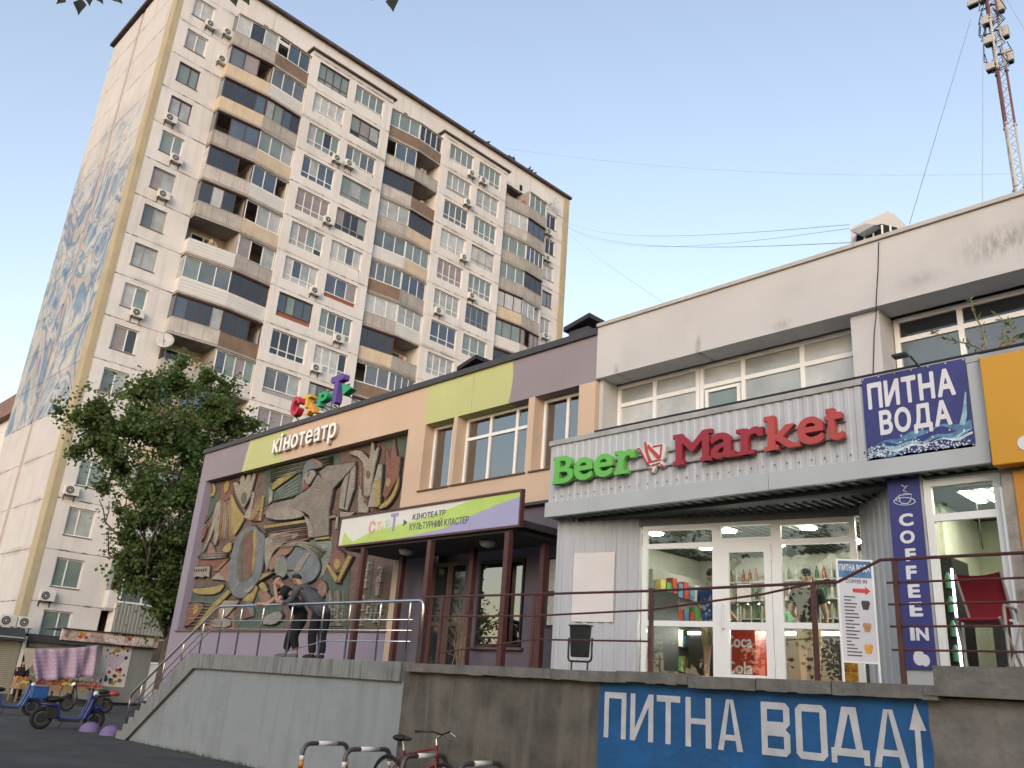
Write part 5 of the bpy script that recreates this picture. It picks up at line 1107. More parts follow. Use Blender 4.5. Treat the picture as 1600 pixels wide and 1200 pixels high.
MB().box(-4.9,-2.2,14.2,14.3,TZ,4.7).build('back_wall', mat('coffee_wall', (.30,.31,.24), .8, var=.1), ck); MB().box(-4.45,-4.40,11.5,14.2,TZ,4.7).build('left_wall', mat('coffee_wall', (.30,.31,.24)), ck); MB().box(-2.6,-2.5,11.6,14.2,TZ,4.7).build('right_wall', mat('coffee_wall', (.30,.31,.24)), ck); MB().box(-4.5,-2.4,11.25,14.3,4.66,4.70).build('ceiling', M_ceil, ck)
lp = MB().box(-3.9,-3.1,12.0,12.8,4.63,4.66).build('lamp_frame', M_greyf, ck)
for i in range(4): MB().box(-3.86+i*.2,-3.76+i*.2,12.03,12.77,4.615,4.629).build('lamp_tube', mat('tube_glow', (.9,.95,.8), .5, var=0, emit=(.95,1,.75), estr=25), lp)
fr_ = MB().box(-4.38,-4.0,11.9,12.5,TZ,3.75).build('drinks_fridge', M_black, ck); MB().box(-4.02,-3.995,11.88,11.9,2.2,3.6).build('fridge_light', mat('fridge_glow', (.8,.85,.9), .5, var=0, emit=(.8,.9,1), estr=3), fr_)
for j in range(5):
    for i in range(3): MB().lathe((-4.3+i*.12,11.88,2.15+j*.3),[(.04,0),(.04,.14),(.015,.2)],8).build('bottle', mat('fridge_bottle_%d' % (i % 3), ((.25,.05,.03),(.3,.3,.28),(.05,.2,.1))[i % 3], .3), fr_)
MB().box(-4.0,-2.7,13.2,13.7,TZ,3.15).build('counter', mat('bar_dark', (.03,.03,.032)), ck)
for x in (-3.75,-3.35): MB().tube([(x,12.3,4.66),(x+.02,12.3,3.9)], .01, 5).build('pendant_cord', M_black, ck)
cb = thing('coffee_banner', 'tall narrow navy banner with a cup and vertical white coffee lettering', 'banner', (-4.24,11.15,TZ)); FKb = F3((0,11.165,0),(1,0,0),(0,-1,0))
MB().fbox(FKb,-4.45,-4.05,2.30,4.69,-.03,0).build('panel', M_navy, cb)
k3 = lambda x, y: (1200+x/2.4, 700+y/2.4)
for ch, y0, y1, x0, x1 in (('C',243,295,493,542),('O',307,360,497,548),('F',375,425,517,552),('F',440,493,520,555),('E',510,562,527,568),('E',577,632,533,577)):
    a = P(*k3(x0,y1),Y=11.16); b = P(*k3(x1,y0),Y=11.16); glyph_mb(MB(), ch, FKb, a.x, b.x, a.z, b.z, .004, .04, n0=.001).build('letter', M_bwt, cb)
a = P(*k3(535,722),Y=11.16); b = P(*k3(600,672),Y=11.16)
for ch, f0, f1 in (('I',0,.25),('N',.33,1)): glyph_mb(MB(), ch, FKb, a.x+(b.x-a.x)*f0, a.x+(b.x-a.x)*f1, a.z, b.z, .004, .04, n0=.001).build('letter', M_bwt, cb)
def kp(pts, n=.004): return [FKb(P(*k3(x,y),Y=11.16).x, P(*k3(x,y),Y=11.16).z, n) for x,y in pts]
for (x,y,r_) in ((567,787,22),(590,797,17)): MB().prism(kp(ell(x,y,r_,r_*1.35,14,-.2),.004+r_*.0001), FKb.n*-.003).build('coffee_bean', M_bwt, cb)
MB().tube(kp(ell(512,200,40,14,20)), .006, 4, closed=True).build('saucer_line', M_bwt, cb); MB().tube(kp([(490,178),(494,200),(502,208),(524,208),(534,198),(538,174),(490,178),(514,170),(538,174)]), .006, 4).build('cup_line', M_bwt, cb); MB().tube(kp([(490,182),(480,186),(482,198),(493,200)]), .005, 4).build('handle_line', M_bwt, cb)
MB().tube(kp([(500,138),(512,146),(524,140),(512,152),(506,160),(520,164)]), .006, 4).build('steam_line', M_bwt, cb)
# ================================================================== TERRACE THINGS
def local_thing(name, label, cat, loc, rotz=0, group=None):
    t = thing(name, label, cat, loc, group); t.rotation_euler.z = rotz; ORG[t.name] = (0,0,0); return t
# waste bin
bn = thing('waste_bin', 'black metal waste bin tilted in a tube stand by the white wall', 'bin', (-8.6,9.95,TZ)); YB_ = 9.95
M_bin = mat('bin_black', (.012,.013,.013), .6, var=.2)
mb = MB(); a0, a1, b0, b1 = -8.77,-8.45,-8.74,-8.47
mb.hexa([(b0,YB_-.06,2.26),(b1,YB_-.06,2.26),(b1,YB_+.06,2.26),(b0,YB_+.06,2.26),(a0,YB_-.07,2.70),(a1,YB_-.07,2.70),(a1,YB_+.07,2.70),(a0,YB_+.07,2.70)]); mb.build('bucket', M_bin, bn, bevel=.015)
MB().box(a0-.01,a1+.01,YB_-.08,YB_+.08,2.695,2.715).build('rim', M_bin, bn)
MB().tube(bend([(-8.83,YB_,2.53),(-8.83,YB_,2.20),(-8.38,YB_,2.20),(-8.38,YB_,2.53)],.07), .015, 8).build('cradle_tube', M_black, bn, smooth=True)
for x in (-8.76,-8.45): MB().tube([(x,YB_,2.2),(x,YB_,TZ)], .013, 6).build('leg', M_black, bn)
# menu board
mn = thing('menu_board', 'white standing menu board with red arrow and drink pictures', 'menu board', (-4.55,10.2,TZ))
tl = Vector((-4.82,10.10,0)); trr = Vector((-4.36,10.42,0)); FM = F3(tl,(trr-tl),Vector(((trr-tl).y,-(trr-tl).x,0))); LM = (trr-tl).length
z1_, z0_ = onF(FM,1313,876)[1], onF(FM,1316,1032)[1]; u1_ = onF(FM,1366,960)[0]; u0_ = onF(FM,1314,960)[0]
M_mb = mat('menu_white', (.55,.56,.60), .5, var=.04)
pm = MB().fbox(FM,u0_,u1_,z0_,z1_,-.02,0).build('panel', M_mb, mn)
mb = MB(); mb.fbox(FM,u0_-.025,u0_,TZ,z1_+.02,-.03,.01); mb.fbox(FM,u1_,u1_+.025,TZ,z1_+.02,-.03,.01); mb.fbox(FM,u0_,u1_,z1_,z1_+.02,-.03,.01); mb.fbox(FM,u0_,u1_,z0_-.02,z0_,-.03,.01); mb.build('frame', M_white, mn)
wM = u1_-u0_; hM = z1_-z0_; g_ = lambda a, b, c, d, n, m, nm: MB().fbox(FM,u0_+wM*a,u0_+wM*b,z0_+hM*c,z0_+hM*d,n,n+.003).build(nm, m, mn)
g_(0,1,.83,1,.001,mat('menu_blue',(.05,.15,.30),.5,var=.4,vs=8),'header_print'); M_txt = mat('menu_text', (.08,.08,.09), .6, var=0); M_arr = mat('menu_red', (.5,.03,.03), .5, var=0)
FMu = F3(FM(u0_,z0_,0),FM.u,FM.n); word('ПИТНА ВОДА', FMu, .04*wM, .96*wM, hM*.90, .075, .003, M_bwt, mn, .03, joined=True, name='lettering', n0=.005); word('COFFEE IN', FMu, .2*wM, .85*wM, hM*.775, .045, .003, M_txt, mn, .02, joined=True, name='lettering', n0=.001)
MB().prism([FMu(wM*x,hM*y,.002) for x,y in ((.4,.72),(.78,.72),(.78,.745),(.93,.70),(.78,.655),(.78,.68),(.4,.68))], FM.n*.003).build('arrow', M_arr, mn)
rb = random.Random(6)
for i in range(18): g_(.12,.12+rb.uniform(.15,.5),.05+i*.034,.062+i*.034,.001,M_txt,'text_line')
for y, c in ((.55,(.03,.03,.03)),(.33,(.40,.22,.10)),(.12,(.55,.28,.04))): MB().prism([FMu(wM*x,hM*(y+v),.002) for x,v in ((.68,-.04),(.84,-.04),(.9,.03),(.86,.05),(.66,.05),(.63,.03))], FM.n*.003).build('drink_picture', mat('drink%.2f' % y, c, .5, var=.3, vs=15), mn)
# toy behind the board
ty = thing('orange_toy', 'orange plush toy lying on the shop floor behind the glass', 'toy', (-4.75,12.55,TZ)); o_ = FS(uD_-.25,TZ,-.35); ORG[ty.name] = tuple(o_); ty.location = o_
M_pl = mat('orange_plush', (.50,.22,.03), .95, var=.3, vs=12, bump=.6, bs=60)
MB().ball(o_+Vector((0,0,.14)),.14,12,8).build('body', M_pl, ty, smooth=True); MB().ball(o_+Vector((.02,-.03,.33)),.10,12,8).build('head', M_pl, ty, smooth=True)
for s in (-1,1): MB().ball(o_+Vector((s*.09,-.03,.41)),.035,8,6).build('ear', M_pl, ty, smooth=True); MB().ball(o_+Vector((s*.14,-.10,.08)),.06,8,6,(1,1.5,.8)).build('leg', M_pl, ty, smooth=True)
# red folding chair
rc = thing('red_chair', 'red fabric folding chair with grey legs behind the terrace rail', 'chair', (-3.05,10.0,TZ)); M_rf = mat('red_canvas', (.19,.012,.022), .8, var=.15, vs=5, bump=.2, bs=80)
mb = MB(); n = 8; top = [P(1492,897,Y=9.85),P(1563,893,Y=9.85)]; bot = [P(1517,972,Y=10.05),P(1583,967,Y=10.05)]
vs_ = []
for j in range(6):
    for i in range(n+1):
        a = top[0].lerp(top[1],i/n); b = bot[0].lerp(bot[1],i/n); p = a.lerp(b,j/5); p.z -= .03*math.sin(math.pi*i/n)*(1-j/5); p.y += .05*math.sin(math.pi*j/5); vs_.append(p)
fs_ = [(j*(n+1)+i,j*(n+1)+i+1,(j+1)*(n+1)+i+1,(j+1)*(n+1)+i) for j in range(5) for i in range(n)]
mb.add(vs_+[v+Vector((0,.012,0)) for v in vs_], fs_+[tuple(k+len(vs_) for k in reversed(f)) for f in fs_]); mb.build('back_fabric', M_rf, rc, smooth=True)
MB().box(bot[0].x,bot[1].x,9.62,10.05,bot[0].z-.03,bot[0].z).build('seat', M_rf, rc, bevel=.01)
for x0, x1, y0, y1 in ((bot[0].x,bot[0].x-.1,9.62,10.2),(bot[1].x,bot[1].x+.06,9.62,10.2),(bot[0].x-.1,bot[0].x+.02,10.1,9.7),(bot[1].x+.06,bot[1].x-.03,10.1,9.7)): MB().tube([(x0,y0,bot[0].z),(x1,y1,TZ)], .016, 6).build('leg', M_greyf, rc)
MB().tube(bend([(bot[1].x+.05,10.05,bot[0].z),(bot[1].x+.05,10.02,bot[0].z+.12),(bot[1].x+.05,9.62,bot[0].z+.12),(bot[1].x+.05,9.6,TZ)],.05), .016, 6).build('armrest', M_greyf, rc)
for a, b in zip(top, bot): MB().tube([a,b], .014, 6).build('back_post', M_greyf, rc)
# dry stems in front of the entrance, and the sapling on the canopy
M_dry = mat('dry_stem', (.20,.14,.08), .9, var=.3, vs=9); M_sap = mat('willow_leaf', (.07,.11,.03), .6, var=.35, vs=6)
ds = thing('dry_shrub', 'dry leafless stems bundled beside the cinema entrance rail', 'shrub', (-10.8,9.8,TZ)); rd = random.Random(3); bx = P(717,1030,Y=9.85)
mb = MB()
for i in range(11):
    x = bx.x+rd.uniform(-.1,.1); mb.tube([(x,9.85+rd.uniform(-.06,.06),TZ),(x+rd.gauss(0,.04),9.85,TZ+.4),(x+rd.gauss(.03,.06),9.85,TZ+rd.uniform(.6,.95))], [.009,.007,.003], 5)
mb.build('stem', M_dry, ds); mb = MB()
for i in range(26):
    z = TZ+rd.uniform(.1,.8); d = Vector((rd.choice((-1,-1,1))*rd.uniform(.1,.42),rd.uniform(-.2,.2),rd.uniform(.05,.4))); p = Vector((bx.x,9.85,z)); mb.tube([p,p+d*.6,p+d], [.004,.003,.0015], 4)
mb.build('twig', M_dry, ds)
sp_ = thing('sapling', 'willow sapling with narrow leaves sprouting from the canopy roof edge', 'sapling', (-3.0,11.1,6.05)); K8 = lambda x, y: (1440+x/7.5, 420+y/7.5)
mb = MB(); lf = MB(); rd = random.Random(7)
for path in (((770,1000),(740,830),(710,700),(640,580),(600,460),(570,340)),((770,1000),(700,940),(560,880),(440,860),(330,830),(220,780),(90,720)),((850,990),(930,850),(970,740),(985,640),(890,540)),((880,980),(1000,860),(1100,790),(1050,680),(1000,600)),((900,970),(1080,830),(1200,800),(1330,760),(1400,700))):
    pts = [P(*K8(x,y),Y=11.1+.06*i) for i, (x, y) in enumerate(path)]; mb.tube(pts, [.012*(1-i/len(pts))+.003 for i in range(len(pts))], 5)
    for i in range(len(pts)-1):
        for t in np.linspace(.1,1,6):
            if i == 0 and t < .5: continue
            p = pts[i].lerp(pts[i+1],t); d = (pts[i+1]-pts[i]).normalized(); a = (d*.6+Vector((rd.gauss(0,.7),rd.gauss(0,.7),rd.gauss(0,.6)))).normalized(); b_ = a.cross(Vector((rd.gauss(0,1),rd.gauss(0,1),1))).normalized(); s = rd.uniform(.07,.13); lf.add([p,p+a*s*.5+b_*s*.13,p+a*s,p+a*s*.5-b_*s*.13], [(0,1,2,3)])
mb.build('stem', M_dry, sp_); lf.build('leaves', M_sap, sp_)
# rooftop air-conditioner housing
ra = thing('rooftop_unit', 'white rooftop air unit with barred opening on the white building', 'roof unit', (-5.8,15,9.2)); Yr = 15.0
A_, B_, C_, Dd = P(1328,355,Y=Yr), P(1388,330,Y=Yr), P(1416,357,Y=Yr), P(1333,385,Y=Yr)
MB().prism([(A_.x,Yr,9.2),(A_.x,Yr,A_.z-.05),(A_.x+.1,Yr,A_.z),(B_.x,Yr,B_.z),(B_.x+.12,Yr,B_.z-.12),(C_.x,Yr,C_.z),(C_.x,Yr,9.2)], (0,1.0,0)).build('housing', mat('unit_white', (.50,.48,.44), .5, var=.08), ra)
MB().prism([P(x,y,Y=Yr-.01) for x,y in ((1340,360),(1378,350),(1402,356),(1404,368),(1338,378))], (0,-.01,0)).build('opening', M_dark, ra)
for x in (1350,1364,1378,1391): MB().tube([P(x,352,Y=Yr-.03),P(x+1,375,Y=Yr-.03)], .02, 5).build('grille_bar', M_white, ra)
MB().prism([P(x,y,Y=Yr-.3) for x,y in ((1328,360),(1352,349),(1368,351),(1342,365))], (0,.3,.04)).build('sheet_flap', mat('flap_grey', (.3,.3,.3), .5), ra)
# ================================================================== BIKE RACKS AND BICYCLE
M_rk = mat('rack_steel', (.33,.33,.33), .4, metal=.6, var=.1); M_tape = mat('white_tape', (.62,.62,.60), .5, var=.05); M_org = mat('orange_band', (.60,.25,.02), .5, var=.05); M_rkd = mat('rack_dark', (.09,.09,.09), .4, metal=.4)
rk0 = None
for i, (x, y0) in enumerate(((-12.42,7.93),(-11.45,8.05),(-10.49,8.38),(-9.41,8.5))):
    if rk0 is None:
        rk0 = local_thing('bike_rack', 'grey hoop bike rack with orange bands, farthest from the bicycle', 'bike rack', (x,y0,0), .12, 'hoop bike racks below the wall')
        MB().tube(bend([(0,0,0),(0,0,.75),(0,.92,.75),(0,.92,0)],.16,7), .035, 12).build('hoop', M_rkd, rk0, smooth=True)
        MB().tube([(0,.28,.75),(0,.66,.75)], .0365, 12).build('white_tape', M_tape, rk0, smooth=True)
        for y in (0,.92): MB().tube([(0,y,.42),(0,y,.5)], .0375, 12).build('orange_band', M_org, rk0, smooth=True); MB().tube([(0,y,0),(0,y,.015)], .07, 12).build('foot_plate', M_rkd, rk0)
        for y in (0,.92): MB().tube([(0,y,.505),(0,y,.58)], .0368, 12).build('white_band', M_tape, rk0, smooth=True)
    else: copy_tree(rk0, loc=(x,y0,0), label=('','grey hoop bike rack beside the rear wheel of the red bicycle','grey hoop bike rack in front of the red bicycle frame','grey hoop bike rack beyond the front wheel, below the blue lettering')[i])
bk = local_thing('bicycle', 'dark red bicycle with black saddle leaning among the bike racks', 'bicycle', (-11.25,8.75,0), .05)
M_tyre = mat('tyre', (.012,.012,.012), .8, var=.2); M_bred = mat('bike_red', (.16,.012,.018), .3, var=.1)
ring = lambda c, r, n=28: [(c[0]+r*math.cos(a),c[1],c[2]+r*math.sin(a)) for a in np.linspace(0,2*math.pi,n+1)[:-1]]
RW = .35; rear, front = (-.05,0,RW), (1.17,0,RW)
for c in (rear, front):
    w = MB().tube(ring(c,RW-.02), .024, 8, closed=True).build('wheel', M_tyre, bk, smooth=True); MB().tube(ring(c,RW-.055), .010, 6, closed=True).build('rim', M_steel, w)
    mb = MB()
    for a in np.linspace(0,2*math.pi,19)[:-1]: mb.tube([(c[0],.02,c[2]),(c[0]+(RW-.06)*math.cos(a),0,c[2]+(RW-.06)*math.sin(a))], .0016, 3)
    mb.build('spokes', M_steel, w, kind='stuff'); MB().tube([(c[0],-.05,c[2]),(c[0],.05,c[2])], .02, 8).build('hub', M_black, w)
BB = Vector((.40,0,.30)); ST = Vector((.27,0,.78)); HT = Vector((.98,0,.88)); HB = Vector((1.02,0,.70))
for nm, p, q, r_ in (('top_tube',ST+Vector((0,0,-.06)),HT,.018),('down_tube',BB,HB,.021),('seat_tube',BB,ST,.018),('head_tube',HB,HT+Vector((-.01,0,.03)),.022)): MB().tube([p,q], r_, 8).build(nm, M_bred, bk, smooth=True)
for y in (-.06,.06): MB().tube([BB+Vector((0,y*.5,0)),Vector((rear[0],y,RW))], .011, 6).build('chain_stay', M_bred, bk); MB().tube([ST+Vector((0,y*.4,-.08)),Vector((rear[0],y,RW))], .010, 6).build('seat_stay', M_bred, bk); MB().tube([HB+Vector((0,y*.9,0)),HB+Vector((.05,y,-.08)),Vector((front[0],y,RW))], .014, 6).build('fork_leg', M_bred, bk)
MB().tube([ST,ST+Vector((-.04,0,.14))], .014, 8).build('seat_post', M_steel, bk)
sx = ST+Vector((-.04,0,.17)); mb = MB(); mb.ball(sx+Vector((-.07,0,0)),.12,14,8,(1.05,.95,.42)); mb.build('saddle', M_bin, bk, smooth=True); MB().ball(sx+Vector((.09,0,0)),.06,12,8,(1.7,.7,.5)).build('saddle_nose', M_bin, bk, smooth=True)
mb = MB().tube([sx+Vector((-.06+.035*math.cos(a),.035*math.sin(a),-.05-.08*a/25)) for a in np.linspace(0,25,60)], .006, 4); mb.build('saddle_spring', M_black, bk)
MB().tube([HT,HT+Vector((-.02,0,.12)),HT+Vector((.08,0,.18))], .014, 8).build('stem', M_steel, bk); hb = HT+Vector((.08,0,.18))
MB().tube([hb+Vector((-.14,-.30,.03)),hb+Vector((-.02,-.16,.04)),hb,hb+Vector((-.02,.16,.04)),hb+Vector((-.14,.30,.03))], .012, 8).build('handlebar', M_black, bk, smooth=True)
for y in (-.30,.30): MB().tube([hb+Vector((-.14,y,.03)),hb+Vector((-.20,y*1.15,.03))], .018, 8).build('grip', M_bin, bk); MB().tube([hb+Vector((-.08,y*.8,.03)),hb+Vector((-.02,y*1.0,-.02))], .006, 5).build('brake_lever', M_steel, bk)
MB().tube([hb,hb+Vector((.16,.03,-.08)),hb+Vector((.13,.02,-.28)),HB+Vector((.03,0,0))], .004, 4).build('brake_cable', M_black, bk)
cw = MB().tube(ring((BB.x,-.05,BB.z),.10,20), .008, 6, closed=True).build('chainring', M_steel, bk); MB().tube([(BB.x,-.07,BB.z),(BB.x+.12,-.07,BB.z-.12),(BB.x+.12,-.15,BB.z-.12)], .011, 6).build('crank', M_black, cw); MB().tube([(BB.x,.07,BB.z),(BB.x-.12,.07,BB.z+.12),(BB.x-.12,.15,BB.z+.12)], .011, 6).build('crank', M_black, cw)
# ================================================================== SCOOTERS
def scooter(name, label, loc, rz, col, box=True, group=None):
    t = local_thing(name, label, 'scooter', loc, rz, group); m = mat('scooter_'+col[0], col[1], .35, var=.05); R_ = .27
    for x in (-.62,.68):
        w = MB().tube(ring((x,0,R_),R_-.05), .055, 10, closed=True).build('wheel', M_tyre, t, smooth=True); MB().lathe((x,-.03,R_),[(.14,0),(.14,.06)],14,(0,1,0)).build('rim', M_black, w)
    for y in (-.12,.12): MB().tube(bend([(-.75,y,.62),(-.28,y,.60),(-.22,y,.27),(.30,y,.25),(.42,y,.58),(.52,0,.98)],.1), .032, 8).build('frame_tube', m, t, smooth=True)
    MB().box(-.22,.30,-.15,.15,.20,.26).build('floor_board', M_black, t); MB().box(-.55,-.26,-.10,.10,.26,.60).build('battery_case', M_bin, t, bevel=.02)
    mb = MB(); mb.ball((-.42,0,.74),.2,14,8,(1.35,.75,.4)); mb.build('seat', M_bin, t, smooth=True)
    MB().prism([(.40,-.13,.30),(.50,-.16,.60),(.56,-.10,.92),(.60,-.10,.90),(.56,-.16,.58),(.47,-.13,.28)],(0,.28,0)).build('leg_shield', m, t)
    MB().tube([(.68,.0,R_),(.62,0,.55),(.50,0,1.02)], .03, 8).build('fork', M_black, t, smooth=True); MB().tube([(.40,-.36,1.06),(.50,-.15,1.02),(.50,.15,1.02),(.40,.36,1.06)], .018, 8).build('handlebar', M_black, t, smooth=True)
    for y in (-.3,.3): MB().tube([(.46,y,1.05),(.48,y*1.1,1.2)], .008, 5).build('mirror_stem', M_black, t); MB().lathe((.48,y*1.1,1.24),[(.055,0),(.055,.02)],12,(1,0,0)).build('mirror', M_steel, t)
    MB().ball((.58,0,.93),.08,12,8).build('headlight', mat('headlight', (.7,.7,.68), .1), t, smooth=True); MB().tube([(.55,0,.50),(.72,0,.58),(.90,0,.44)], [.06,.075,.03], 8).build('front_fender', m, t, smooth=True); MB().tube([(-.05,.14,.24),(-.12,.24,.01)], .012, 6).build('kickstand', M_black, t)
    if box:
        b = MB().box(-1.0,-.62,-.19,.19,.74,1.02).build('delivery_box', mat('crate_blue', (.015,.07,.23), .45, var=.25, vs=6), t, bevel=.02); MB().box(-1.01,-.61,-.2,.2,1.022,1.04).build('box_lid', mat('crate_lid', (.02,.08,.25), .5), b)
        MB().tube([(-.98,-.17,.72),(-.7,-.15,.60),(-.4,-.1,.60)], .014, 6).build('rear_rack', M_black, t)
    else: MB().ball((-.85,0,.70),.12,12,8,(1.6,.8,.7)).build('tail_fairing', mat('tail_red', (.35,.03,.03), .35), t, smooth=True)
    return t
s1 = P(60,1139,Z=0); rz1 = math.radians(82)
scooter('electric_scooter', 'blue electric delivery scooter parked beside the lilac concrete dome', (s1.x+.62*math.cos(rz1),s1.y+.62*math.sin(rz1),0), rz1, ('blue',(.010,.020,.14)))
s2 = P(8,1117,Z=0); scooter('electric_scooter', 'blue scooter without box parked in front of the fruit crates', (s2.x,s2.y,0), math.radians(80), ('teal',(.012,.05,.20)), False)
s3 = P(133,1113,Z=0); scooter('motor_scooter', 'dark motor scooter with red tail parked by the fruit kiosk', (s3.x,s3.y,0), math.radians(250), ('dark',(.02,.02,.025)), False)
M_dome = mat('lilac_paint', (.15,.11,.23), .7, var=.12, vs=4)
for i, (x, y) in enumerate(((140,1143),(172,1149))):
    p = P(x,y,Z=0); MB(); d = MB().ball((0,0,0),.27,18,8,(1,1,.9),half=True).build('concrete_dome', M_dome, smooth=True); d.location = p; tag(d, ('lilac painted concrete dome beside the scooter wheel','lilac painted concrete dome beside the lowest stair step')[i], 'bollard', 'lilac concrete domes')
# ================================================================== FRUIT KIOSK, STALL, SHUTTERS
kk = thing('fruit_kiosk', 'grey fruit kiosk with fruit poster and printed fascia beside the tree', 'kiosk', (-43.5,17,0)); FKi = F3((-42.3,0,0),(0,1,0),(1,0,0))
M_kg = mat('kiosk_grey', (.19,.20,.195), .6, var=.06, streak=.2); q0 = 15.95; q1 = P(240,1013,X=-42.3).y
MB().box(-45.2,-42.3,q0,q1,.12,2.56).build('body', M_kg, kk); MB().box(-45.1,-42.35,q0+.05,q1-.05,0,.12).build('plinth', M_black, kk); MB().fbox(FKi,q0-.03,q0+.06,0,2.56,-.05,.03).build('corner_post', M_trim, kk)
sz0, sz1, sy0 = P(240,1013,X=-42.2).z, P(240,999,X=-42.2).z, P(93,1000,X=-42.2).y
FKs = F3((-42.1,0,0),(0,1,0),(1,0,0)); sgn = MB().fbox(FKs,sy0,q1+.1,sz0+.02,sz1+.08,-.12,0).build('fascia_sign', mat('sign_print', (.46,.36,.33), .5, var=.8, vs=2.5), kk); MB().box(-45.3,-42.0,sy0,q1+.15,sz1+.085,sz1+.13).build('roof', M_cap, kk); MB().fbox(FKs,sy0,q1+.12,sz0-.04,sz0+.015,-.2,.03).build('awning_edge', M_black, kk)
rb = random.Random(12)
for i in range(26):
    y = sy0+.05+(q1-sy0)*rb.random(); z = rb.uniform(sz0+.06,sz1+.05); r_ = rb.uniform(.05,.11); c = rb.choice(((.45,.04,.03),(.5,.25,.03),(.1,.22,.03),(.5,.42,.38),(.25,.03,.08)))
    MB().prism([FKs(y+r_*math.cos(a),z+r_*.8*math.sin(a),.001+i*.0001) for a in np.linspace(0,2*math.pi,11)[:-1]], FKs.n*.002).build('fruit_print', mat('fp%.2f%.2f' % c[:2], c, .5, var=.3, vs=9), sgn)
ov0, ov1 = P(164,1001,X=-42.1).y, P(193,1005,X=-42.1).y; word('ОВОЧІ', FKs, ov0, ov1, sz0+.10, .30, .004, M_bwt, sgn, .05, joined=True, name='lettering', n0=.005); fv0, fv1 = P(204,1007,X=-42.1).y, P(237,1011,X=-42.1).y; word('ФРУКТИ', FKs, fv0, fv1, sz0+.10, .30, .004, M_bwt, sgn, .05, joined=True, name='lettering', n0=.005)
ya, yb_ = P(155,1040,X=-42.29).y, P(201,1040,X=-42.29).y; za, zb_ = P(178,1073,X=-42.29).z, P(178,1006,X=-42.29).z
po = MB().fbox(FKi,ya,yb_,za,zb_,.002,.02).build('poster', mat('poster_white', (.50,.50,.48), .5, var=.08), kk)
for i in range(46):
    u = rb.uniform(ya+.12,yb_-.12); v = rb.choice((rb.uniform(zb_-.55,zb_-.12),rb.uniform(za+.12,za+.55),rb.uniform(za,zb_)));  v = min(max(v,za+.1),zb_-.1); r_ = rb.uniform(.05,.10); c = rb.choice(((.35,.05,.04),(.4,.2,.04),(.08,.14,.03),(.10,.02,.05),(.03,.04,.05),(.4,.3,.12)))
    MB().prism([FKi(u+r_*math.cos(a),v+r_*math.sin(a),.021+i*.0001) for a in np.linspace(0,2*math.pi,11)[:-1]], FKi.n*.001).build('fruit_print', mat('fq%.2f%.2f' % c[:2], c, .5, var=.3, vs=9), po)
cy_, cz_ = (ya+yb_)/2, (za+zb_)/2+.15; MB().prism([FKi(cy_+.42*x,cz_+.4*z,.028) for x,z in ((0,-1),(.9,.1),(.95,.6),(.5,.9),(0,.55),(-.5,.9),(-.95,.6),(-.9,.1))], FKi.n*.001).build('heart_print', mat('heart_lilac', (.42,.36,.45), .5, var=.05), po)
# cloth hung beside the stall
cl_ = thing('hung_cloth', 'lilac patterned cloth hung over a line above the fruit crates', 'cloth', (-42,14.3,1.2)); M_cl = mat('lilac_cloth', (.36,.27,.37), .9, var=.1, vs=2); M_cl2 = mat('white_cloth_pattern', (.66,.60,.66), .9, var=.1)
c00, c10, c11, c01 = [P(x,y,X=-41.9) for x,y in ((46,1013),(154,1008),(146,1056),(56,1066))]; nx, nz = 26, 10; vs_ = []
def cloth(u, v):
    p = c00.lerp(c10,u).lerp(c01.lerp(c11,u),v); p.x += .10*math.sin(u*19+v*2)*(.4+v)+.04*math.sin(u*41); p.z -= .12*math.sin(math.pi*u)*(1-v)*.6; return p
mb = MB(); mb.add([cloth(i/nx,j/nz) for j in range(nz+1) for i in range(nx+1)], [(j*(nx+1)+i,j*(nx+1)+i+1,(j+1)*(nx+1)+i+1,(j+1)*(nx+1)+i) for j in range(nz) for i in range(nx)]); o = mb.build('sheet', M_cl, cl_, smooth=True); so = o.modifiers.new('thick','SOLIDIFY'); so.thickness = .01; so.offset = 0
mb = MB()
for j in range(7):
    for i in range(22):
        u, v = (i+.5+.3*(j % 2))/23, (j+.8)/8; pts = [cloth(u+du,v+dv)+Vector((.012,0,0)) for du,dv in ((-.016,.018),(0,-.020),(.016,.018),(0,.001))]; mb.add(pts,[(0,1,2,3)])
mb.build('pattern', M_cl2, cl_, kind='stuff'); MB().tube([P(38,1012,X=-41.9),P(95,1010,X=-41.9),P(156,1006,X=-41.9)], .012, 5).build('line', M_black, cl_)
ct = thing('cream_cloth', 'cream cloth draped at the end of the lilac cloth line', 'cloth', (-42,13.2,1.2)); d0 = [P(x,y,X=-41.85) for x,y in ((37,1012),(55,1014),(50,1040),(40,1048))]; MB().prism(d0,(.03,0,0)).build('sheet', mat('cream_cloth', (.42,.38,.30), .9, var=.15), ct)
